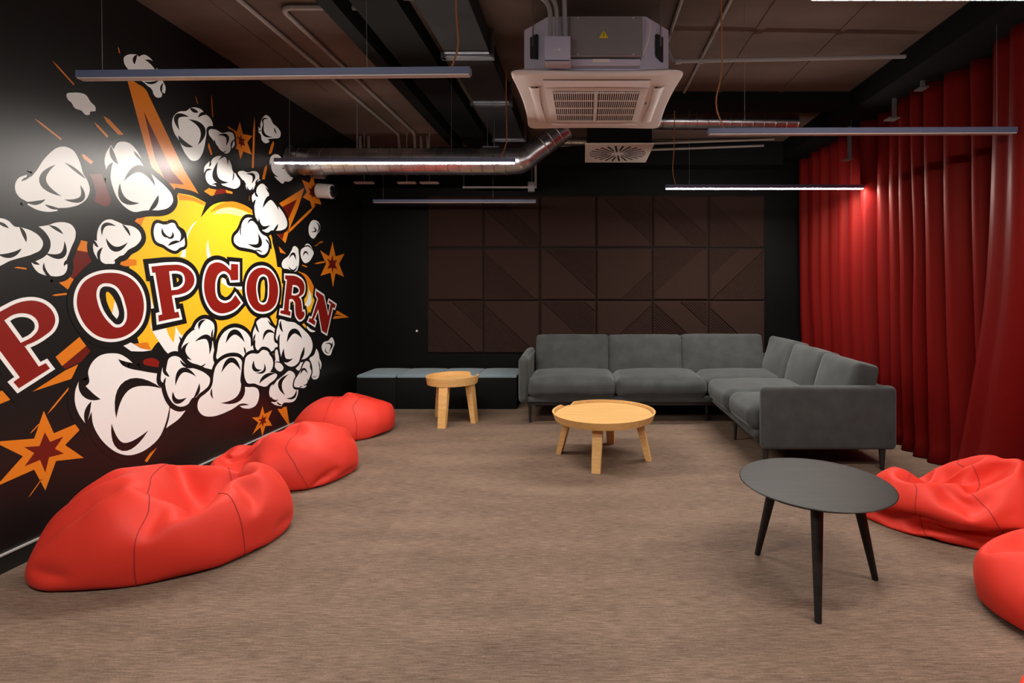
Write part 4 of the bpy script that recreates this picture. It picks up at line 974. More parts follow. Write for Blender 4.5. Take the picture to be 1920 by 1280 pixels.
# relaxed cloth shapes of the four kinds of bean bag: steps between successive vertex positions, in 2 mm units, per axis
BAG_STEPS = [
    (
     [-149,4,1,-7,314,-2,11,-28,-300,-8,-8,-6,-5,-2,-3,-1,-1,1,3,-1,3,5,6,7,9,-6,-13,-10,-8,-7,-5,-1,1,1,3,3,3,5,5,7,9,12,7,-4,-3,-2,-3,-2,-2,-3,-2,-2,0,0,2,2,4,4,5,-3,-9,-7,-7,-6,-4,-3,-1,-4,-1,4,5,6,7,8,10,10,305,-20,-17,-15,-16,-17,-11,-17,-18,-21,-19,-13,-16,-20,-22,-20,-18,-6,17,18,19,19,20,19,20,19,14,15,16,15,9,13,16,16,22,10,11,9,9,9,5,2,2,1,1,1,-1,-7,-9,-7,-8,-10,2,-2,5,2,8,4,-1,-2,-2,7,1,0,-2,-2,-4,-5,-33,6,6,6,6,3,0,-2,-1,0,0,-1,-1,-1,-1,3,-4,4,8,6,8,1,5,0,-1,-3,-2,3,4,3,-1,-9,-10,-11,-298,20,19,17,19,15,20,15,21,18,16,10,15,11,20,15,20,-2,-13,-11,-17,-18,-20,-20,-18,-17,-18,-10,-14,-18,-17,-18,-18,-20,258,3,5,6,6,4,4,0,0,-3,-2,-1,0,0,0,3,-10,-31,2,4,5,5,5,4,4,2,-1,-3,-1,4,2,1,-7,-6,-34,4,0,2,4,5,5,5,4,2,0,-2,3,-1,-4,-5,-2,-30,3,-2,0,2,4,5,4,5,4,2,0,-3,-4,-3,-2,-3,-24,2,0,-2,1,1,3,4,3,4,3,-1,-4,-3,-2,-2,-2,-20,2,1,0,-1,0,2,0,4,2,0,-1,-3,-2,-1,-1,-2,-16,0,0,-1,-2,-1,0,1,2,2,0,-1,0,-1,-3,-1,0,-11,0,0,-3,-3,-3,0,0,1,1,0,-1,-2,-1,0,1,1,-7,0,-3,-3,-4,-1,4,0,1,0,0,-1,-6,-3,0,1,2,-5,0,-6,-4,-3,1,3,1,1,1,0,0,-2,-4,-2,1,1,-10,2,-4,-7,-3,4,1,-1,0,0,2,2,1,1,-3,3,2,-20,-1,-2,-4,-7,4,1,-2,-1,1,2,3,3,2,2,3,1,-27,-3,-1,-3,-5,4,-1,-1,-1,0,3,3,3,2,3,3,3,-30,-3,-3,-2,-1,1,0,-2,-1,0,4,3,4,3,2,3,4,-31,-4,-2,-1,-1,0,-1,-2,-1,1,3,4,5,3,2,2,4,-30,-4,-3,-1,-1,-2,-1,-1,0,2,3,3,4,3,3,2,4,-29,-4,-3,-3,-3,-2,-1,1,1,3,2,3,2,3,3,3,4,-7,-7,-3,-6,-4,-4,-4,-3,2,1,2,0,3,5,7,7,7,16,-6,-10,1,-12,-2,1,2,0,-5,8,2,3,5,6,6,6,15,-8,-11,-8,-4,6,2,1,-7,-1,0,2,6,7,8,6,5,18,-11,-10,-8,-3,-5,-2,10,0,0,0,1,5,6,2,12,5,20,-11,-10,-6,-4,-4,-4,-2,0,1,3,10,3,1,7,5,6,25,-9,-9,-6,-2,-4,-3,-1,-2,-1,-1,10,6,-1,10,-1,7,27,-7,-7,-6,-5,-4,0,-5,-1,-1,3,4,10,-1,2,8,4,21,-1,0,-5,-6,-5,-2,-2,-1,0,2,5,5,1,1,7,1,22,2,1,-3,-5,-4,-5,-2,1,0,1,2,3,4,0,5,-2,21,3,3,-1,-3,-9,-1,-3,-2,3,1,0,2,4,0,4,-2,19,4,2,-1,-3,-7,-2,1,-2,3,-1,-1,2,5,0,2,-4,19,5,-1,0,-5,0,0,1,-2,1,1,-1,1,3,-1,-1,-7,17,5,2,0,2,0,0,0,0,0,2,1,-3,4,-4,-4,-9,21,6,4,2,1,0,0,0,0,1,0,0,-6,-4,-2,4,-9,20,5,8,3,1,-1,-1,3,1,1,0,-2,-5,-3,-5,-9,-4,27,6,7,4,1,0,-1,2,2,1,-1,-5,-3,-7,-3,-4,-7,29,5,6,3,3,-1,0,1,2,-2,-1,-3,-10,0,-6,1,-7,2,-19,-15,-21,-19,-10,-18,-16,-18,-18,-23,-21,-19,-15,-20,-20,-22,303,-19,-20,-19,-20,-18,-10,-17,-20,-23,-25,-22,-20,-21,-19,-19,-23,324,-19,-21,-22,-21,-13,-20,-17,-20,-24,-26,-23,-22,-21,-21,-24,-22,345,-21,-22,-18,-22,-21,-20,-20,-20,-24,-26,-25,-24,-21,-23,-25,-24,360,-19,-20,-23,-21,-20,-22,-23,-22,-25,-26,-25,-25,-24,-25,-24,-20,362,-19,-20,-19,-19,-22,-23,-24,-24,-26,-25,-26,-25,-26,-27,-24,-20,364,-19,-20,-18,-17,-18,-23,-26,-25,-27,-26,-26,-26,-27,-26,-23,-20,362,-19,-19,-19,-16,-18,-20,-25,-26,-27,-26,-26,-26,-27,-26,-23,-19,364,-18,-21,-21,-20,-19,-20,-22,-25,-26,-25,-26,-26,-26,-27,-23,-19,368,-18,-19,-21,-24,-23,-22,-23,-20,-26,-24,-26,-25,-26,-27,-24,-18,368,-16,-18,-21,-22,-24,-23,-23,-25,-25,-23,-25,-26,-25,-27,-24,-18,365,-16,-17,-19,-21,-24,-24,-24,-26,-25,-22,-24,-26,-25,-25,-24,-19,360,-16,-16,-20,-21,-22,-24,-24,-25,-25,-21,-24,-25,-24,-24,-24,-20,349,-15,-14,-20,-20,-21,-23,-24,-24,-24,-20,-23,-25,-22,-22,-24,-22,336,-16,-12,-18,-20,-20,-22,-23,-22,-22,-20,-22,-24,-21,-20,-22,-23,321,-17,-11,-18,-19,-20,-22,-20,-20,-20,-20,-20,-21,-20,-19,-21,-23,302,-15,-11,-17,-19,-20,-21,-20,-19,-18,-13,-19,-20,-18,-19,-19,-21,325,11,5,1,0,0,-2,-1,-3,4,-1,-6,-3,-4,-3,-3,-2,16,10,11,4,-1,-2,1,-1,-3,-1,-1,-4,-4,-3,-3,-5,-4,15,11,12,10,1,-2,-2,0,-2,-2,-2,-5,-4,-3,-4,-6,-8,16,12,12,10,8,-1,-3,0,-6,0,-3,-6,-4,-4,-5,-7,-8,14,13,13,11,7,4,-3,0,-4,-6,-4,-2,-5,-5,-6,-8,-12,10,13,12,11,10,9,2,-1,-2,-5,-5,-4,-5,-7,-8,-13,-18,11,11,10,10,10,10,11,1,-1,-3,-4,-5,-6,-8,-14,-19,-18,14,14,12,10,10,9,8,2,0,-3,-4,-6,-6,-9,-18,-18,-18,15,14,12,11,10,8,6,4,0,-3,-4,-5,-6,-8,-16,-17,-19,10,14,11,10,10,7,6,4,1,-2,-4,-5,-5,-8,-13,-16,-17,3,12,11,9,9,7,6,4,1,-1,-3,-4,-6,-8,-11,-14,-15,-3,11,10,9,8,5,5,5,3,-1,-2,-3,-5,-9,-12,-11,-13,-9,11,10,8,6,4,5,5,3,1,-2,-2,-4,-11,-11,-10,-12,-12,10,10,7,5,4,4,5,2,1,0,-2,-4,-6,-8,-8,-9,-22,9,9,7,4,4,3,4,2,0,0,-2,-2,-4,-5,-6,-8,-26,7,8,7,3,3,3,3,1,1,0,-1,-2,-3,-3,-5,-7,-27,7,7,6,7,0,-1,1,2,1,0,-1,-1,-2,-2,-3,-2,-310,18,19,23,21,12,17,23,22,19,17,16,17,15,17,18,20,-302,20,20,23,22,18,16,26,23,20,19,19,14,15,17,20,20,-321,21,21,24,22,18,23,27,24,22,20,21,15,16,18,18,19,-338,22,22,24,24,19,27,28,26,22,21,21,20,13,19,21,17,-354,22,23,24,25,23,29,28,28,23,20,19,20,18,21,20,18,-367,21,23,25,25,26,30,27,30,25,20,20,21,20,21,21,17,-378,21,23,26,25,28,30,27,31,25,24,22,21,20,20,18,16,-381,21,23,25,27,28,29,28,31,26,25,23,20,20,20,18,15,-380,20,23,26,27,27,28,29,31,25,26,23,20,20,20,18,16,-377,19,22,25,28,26,27,28,31,25,26,23,20,20,21,19,16,-374,19,21,25,26,27,25,27,31,24,26,23,20,20,22,20,17,-369,19,20,23,26,26,24,26,30,24,25,23,20,20,22,20,14,-358,19,20,22,24,25,24,25,28,24,25,23,20,19,20,19,12,-343,19,19,20,23,23,23,24,27,24,25,22,20,19,18,16,15,-330,18,19,19,21,22,22,22,25,24,23,21,20,19,16,16,13,-313,18,18,18,21,21,22,22,24,20,21,17,18,19,17,15,13,-296,18,17,19,21,20,20,22,22,16,18,18,12,16,17,16,15,-317,-10,-8,-8,-7,-4,-1,1,5,3,-2,-2,3,7,8,10,12,-21,-9,-9,-9,-10,3,0,-1,-1,-1,-1,-1,5,9,11,13,13,-24,-10,-10,-9,-2,-3,-4,-3,-1,-1,-2,0,7,12,12,13,14,-23,-11,-11,-10,-1,-5,-5,-3,-1,-3,-1,3,7,13,12,14,15,-20,-14,-11,-10,-3,-6,-5,-2,-2,-4,1,12,9,5,12,14,16,-19,-15,-10,-9,-8,-6,-3,-4,-4,0,4,8,10,10,9,13,17,-13,-15,-14,-11,-9,-7,-6,-4,-3,0,5,8,10,10,11,15,17,-6,-16,-14,-11,-8,-7,-5,-5,-4,0,2,7,9,11,12,14,18,-1,-15,-14,-11,-9,-6,-5,-5,-4,-1,2,5,7,13,14,15,16,1,-14,-13,-11,-10,-6,-5,-4,-4,-1,1,4,7,16,14,15,16,-1,-13,-11,-12,-9,-7,-5,-4,-4,0,1,3,7,11,14,15,16,3,-11,-11,-11,-9,-7,-5,-5,-3,-1,2,4,7,10,12,13,15,5,-10,-9,-10,-8,-7,-5,-5,-3,-1,1,5,8,9,10,12,14,5,-9,-8,-7,-7,-6,-5,-4,-4,-1,1,4,6,8,10,11,13,7,-8,-6,-6,-5,-5,-5,-4,-3,-1,0,2,5,6,8,11,12,10,-6,-5,-4,-5,-4,-4,-4,-2,-1,0,2,2,4,6,10,10,14,-5,-4,-3,-3,-4,-3,-4,-2,-1,1,1,1,3,5,7,8],
     [-92,-30,199,46,-229,-3,206,3,-30,-12,-1,-12,-13,-12,-9,-9,-8,-6,-2,-12,-14,-8,-9,-10,-12,-23,-9,-5,-8,-8,-8,-1,-1,-1,0,1,0,1,2,2,3,5,21,14,13,13,13,12,12,11,12,12,13,15,14,14,14,16,16,20,2,1,1,0,0,-1,-2,3,-1,-6,-7,-8,-7,-8,-8,-7,22,6,5,3,2,0,1,-1,-3,-4,-7,-6,-4,-2,-2,-3,-4,52,8,6,3,0,-3,-7,2,-1,-3,-2,-1,-5,-7,-6,-4,-4,-3,5,5,5,7,8,3,1,0,0,-1,0,-2,-9,-9,-8,-10,-196,14,13,11,11,4,10,14,14,14,7,7,12,12,14,14,15,-5,-9,-12,-10,-7,-13,-13,-12,-12,-12,-12,-13,-14,-14,-15,-3,-10,-25,-10,-8,-4,3,0,4,7,10,7,-6,-9,-8,-3,6,7,8,22,-2,0,-6,1,-8,1,13,0,-5,-5,-1,-5,-13,0,13,4,-7,-8,-8,-6,-4,-3,-3,-5,-5,2,1,1,2,2,5,7,7,223,-14,-13,-11,-8,-11,-14,-13,-12,-12,-13,-13,-15,-15,-14,-14,2,194,-15,-15,-13,-11,-10,-12,-13,-13,-13,-12,-13,-14,-15,-15,-1,-18,206,-16,-16,-15,-13,-12,-10,-13,-13,-13,-12,-13,-14,-16,-8,-10,-19,218,-17,-16,-16,-16,-14,-13,-13,-12,-12,-13,-13,-15,-12,-10,-14,-19,231,-17,-17,-17,-17,-16,-14,-14,-13,-13,-12,-14,-12,-12,-14,-17,-17,241,-16,-16,-17,-18,-17,-16,-14,-12,-13,-15,-12,-13,-14,-17,-18,-16,246,-14,-16,-16,-18,-16,-16,-14,-14,-15,-16,-16,-15,-15,-16,-17,-16,251,-15,-15,-14,-15,-17,-16,-15,-15,-15,-17,-18,-18,-17,-17,-18,-16,261,-17,-14,-13,-13,-16,-15,-17,-16,-16,-17,-19,-19,-18,-18,-18,-17,264,-16,-10,-13,-15,-15,-14,-16,-16,-16,-19,-20,-20,-18,-18,-18,-18,263,-11,-15,-12,-16,-13,-15,-15,-16,-17,-20,-20,-19,-18,-17,-19,-18,270,-14,-17,-16,-15,-13,-15,-16,-16,-18,-20,-19,-18,-17,-17,-19,-19,272,-15,-16,-17,-16,-13,-16,-17,-18,-17,-18,-19,-17,-18,-16,-19,-19,269,-15,-15,-14,-17,-17,-17,-18,-17,-17,-16,-17,-17,-18,-16,-17,-18,263,-15,-15,-16,-17,-18,-18,-17,-16,-15,-16,-16,-16,-16,-16,-15,-16,252,-15,-15,-17,-19,-17,-17,-15,-15,-14,-15,-14,-15,-15,-15,-14,-14,238,-16,-17,-16,-17,-15,-16,-15,-13,-13,-12,-14,-14,-14,-13,-14,-14,188,-5,-8,-13,-13,-10,-9,-6,-14,-11,-8,-7,-14,-10,-5,-8,-13,152,1,-8,-14,-1,-11,-12,-14,-12,-5,-12,-14,-14,-14,-6,-3,-13,152,-8,11,-9,-11,-11,-13,-13,-4,-14,-16,-14,-12,-12,-14,1,-13,154,1,2,-13,-15,1,-12,-6,-14,-15,-15,-15,-9,-13,-11,-10,-14,161,2,-2,-14,-15,-1,-10,-14,-14,-14,-14,-2,-15,-15,-13,-8,-16,167,1,-7,-15,-11,-9,-3,-15,-15,-14,-16,-3,-11,-14,-7,-15,-16,175,-14,-4,-13,2,-10,-16,-10,-14,-14,-13,-14,-7,-16,-15,0,-15,180,-16,-16,-7,3,-15,-9,-12,-14,-15,-14,-12,-13,-16,-14,7,-15,183,-17,-16,-7,-2,-15,-14,-13,-7,-16,-17,-16,-14,-13,-14,12,-7,179,-17,-14,-9,-7,-7,-16,-17,-15,-13,-18,-16,-13,-12,-14,11,-6,186,-16,-10,-7,-12,-11,-18,-17,-21,-12,-17,-17,-12,-10,-15,10,-5,192,-13,-4,-13,-11,-17,-20,-18,-20,-15,-14,-16,-15,-9,-16,7,-10,204,2,-13,-14,-16,-19,-20,-19,-16,-10,-17,-16,-11,-18,-16,1,-13,218,-6,-10,-14,-17,-18,-19,-18,-17,-9,-16,-7,-14,-18,-16,-15,-10,222,-13,-6,-15,-17,-17,-14,-18,-17,-10,-16,-10,-9,-16,-15,-10,-13,212,-15,-7,-14,-16,-16,-8,-18,-18,-11,-15,-14,-13,1,-14,-15,-8,196,-14,-10,-15,-13,-14,-5,-16,-16,-15,-15,-14,-4,-13,-10,-9,-10,-18,-5,-5,-4,3,8,-1,5,6,9,2,0,-2,-13,2,1,3,-18,-7,-3,-7,6,4,13,4,0,-1,0,1,4,0,-3,-6,2,-18,-6,-4,-4,0,11,4,7,-1,1,1,2,1,-3,-2,1,1,-18,-7,-7,2,-1,5,6,4,3,0,1,2,1,-1,-3,-1,5,-12,-12,-10,2,-2,7,5,3,0,0,1,1,2,1,-1,-1,11,2,-14,-13,-12,-3,5,3,3,1,0,1,0,2,1,1,4,10,21,-12,-14,-15,-13,-6,2,3,1,0,0,0,2,4,5,9,10,32,-10,-11,-16,-16,-12,-10,-2,0,1,2,2,4,6,9,9,11,27,-8,-8,-7,-12,-12,-12,-15,-7,3,4,3,5,7,10,10,12,16,-8,-7,-5,-5,-9,-11,-12,-16,3,3,4,5,8,10,11,12,8,-8,-8,-6,-6,-9,-11,-11,-6,4,2,4,5,9,9,11,13,3,-9,-8,-7,-8,-9,-8,-6,-1,2,2,2,5,9,10,10,13,1,-9,-8,-7,-7,-8,-7,-4,0,1,1,2,5,9,10,9,13,7,-10,-11,-7,-7,-6,-6,-4,-1,0,2,1,5,8,9,11,11,8,-6,-10,-8,-7,-6,-6,-5,-2,0,2,3,4,7,9,10,10,15,-8,-9,-7,-7,-5,-4,-7,-3,1,-1,5,6,3,7,9,10,19,-7,-9,-7,-5,-4,-4,-5,-2,-2,2,2,3,3,6,8,8,229,-6,-16,-11,-12,-12,-13,-14,-7,-13,-14,-8,-12,-9,-14,-16,-15,197,-11,-8,-15,-7,-15,-15,-15,-4,-14,-14,-10,-12,-13,-16,-18,-16,213,-14,-10,-12,-11,-15,-13,-13,-9,-16,-15,-10,-12,-15,-18,-18,-19,229,-14,-13,-13,-13,-12,-12,-14,-17,-15,-15,-14,-10,-17,-18,-19,-19,244,-14,-13,-13,-15,-15,-16,-15,-13,-17,-16,-15,-15,-17,-19,-19,-15,249,-13,-14,-14,-13,-14,-16,-17,-17,-17,-17,-16,-17,-18,-17,-14,-9,244,-16,-15,-14,-15,-13,-13,-18,-17,-17,-17,-18,-18,-18,-10,-7,-9,235,-14,-13,-14,-15,-16,-16,-17,-16,-18,-17,-19,-19,-16,-3,-8,-8,228,-13,-13,-14,-15,-16,-17,-16,-17,-17,-18,-19,-19,-17,-9,-9,-6,235,-14,-13,-14,-16,-16,-16,-16,-17,-17,-18,-18,-19,-17,-13,-11,-9,243,-14,-15,-14,-16,-16,-15,-16,-17,-17,-17,-17,-18,-17,-15,-13,-12,247,-14,-16,-15,-16,-15,-16,-15,-17,-16,-17,-16,-16,-16,-15,-15,-14,244,-12,-15,-16,-16,-16,-15,-16,-16,-15,-16,-15,-15,-14,-14,-15,-16,234,-9,-13,-16,-16,-15,-16,-16,-15,-14,-15,-14,-15,-16,-15,-16,-16,230,-9,-9,-14,-15,-16,-15,-16,-15,-14,-14,-15,-15,-15,-15,-17,-15,223,-7,-9,-12,-14,-14,-16,-15,-14,-14,-15,-15,-15,-15,-15,-14,-12,211,-7,-11,-12,-9,-14,-14,-14,-14,-13,-14,-14,-15,-15,-14,-10,-9,190,5,6,2,5,9,8,6,4,3,2,-9,-8,-7,-2,-3,-2,-13,3,6,6,7,8,12,-2,-1,0,2,3,-11,0,-2,-4,-2,-16,3,6,7,9,8,12,2,0,-2,-4,-3,0,-8,-2,1,-4,-16,5,5,8,9,10,8,-1,2,3,0,-3,-4,-8,-2,-4,-3,-17,7,6,7,10,10,0,4,3,2,5,-5,-5,-5,-4,-3,-5,-19,8,7,9,8,11,0,4,4,2,6,-4,-4,-5,-6,-5,-8,-19,8,10,9,8,7,5,4,6,3,2,0,-5,-7,-9,-10,-11,-12,8,11,10,8,9,5,4,6,3,-1,-3,-6,-10,-10,-11,-11,-9,9,11,10,8,8,7,5,6,2,-2,-3,-8,-11,-11,-10,-11,-10,11,11,11,8,8,7,5,6,2,-2,-6,-9,-10,-11,-10,-11,-10,12,12,11,8,9,6,5,5,2,-4,-6,-10,-10,-9,-10,-11,-10,13,12,11,9,8,7,4,4,0,-5,-7,-9,-10,-10,-11,-14,-1,13,12,11,8,9,7,3,1,-1,-6,-7,-10,-10,-10,-11,-15,6,13,12,10,9,8,8,1,-2,-3,-6,-7,-10,-10,-9,-11,-13,10,13,10,10,7,7,-1,3,1,-6,-6,-6,-7,-9,-10,-10,-11,14,11,10,7,6,2,-4,3,0,-2,-5,-8,-6,-8,-8,-8,-10,16,10,8,6,2,-1,-6,3,0,-3,-3,-4,-7,-7,-8,-6,-7,-203,13,11,12,9,15,14,14,11,9,6,1,12,12,10,9,7,-174,11,12,13,14,12,14,17,15,14,7,2,13,10,6,4,7,-180,14,10,13,13,14,17,18,17,16,7,8,12,4,7,8,10,-195,13,12,14,12,16,17,19,18,16,6,15,14,4,8,9,10,-210,12,12,16,15,16,18,18,17,17,14,9,13,14,9,8,9,-225,11,16,17,16,17,18,17,18,15,15,16,14,13,13,8,9,-234,13,13,16,16,17,19,18,18,18,17,16,15,14,13,11,9,-243,12,14,16,17,17,18,18,19,18,17,17,15,14,14,12,10,-249,13,13,16,18,17,17,19,19,19,17,16,15,13,12,12,12,-249,13,14,16,17,17,17,19,19,19,17,16,14,9,12,12,13,-244,13,14,15,17,17,18,18,19,18,18,15,15,13,12,12,13,-246,13,14,15,16,17,17,19,18,18,17,15,15,14,14,13,13,-246,13,14,14,16,16,17,19,18,17,16,15,15,15,14,14,13,-244,14,14,15,15,15,16,17,18,16,16,15,15,15,15,14,13,-239,14,15,14,14,13,15,16,16,16,15,16,15,16,15,15,13,-234,15,15,13,13,12,14,14,14,16,15,15,15,16,15,15,14,-227,15,14,13,13,12,13,12,13,14,15,15,14,14,15,16,16],
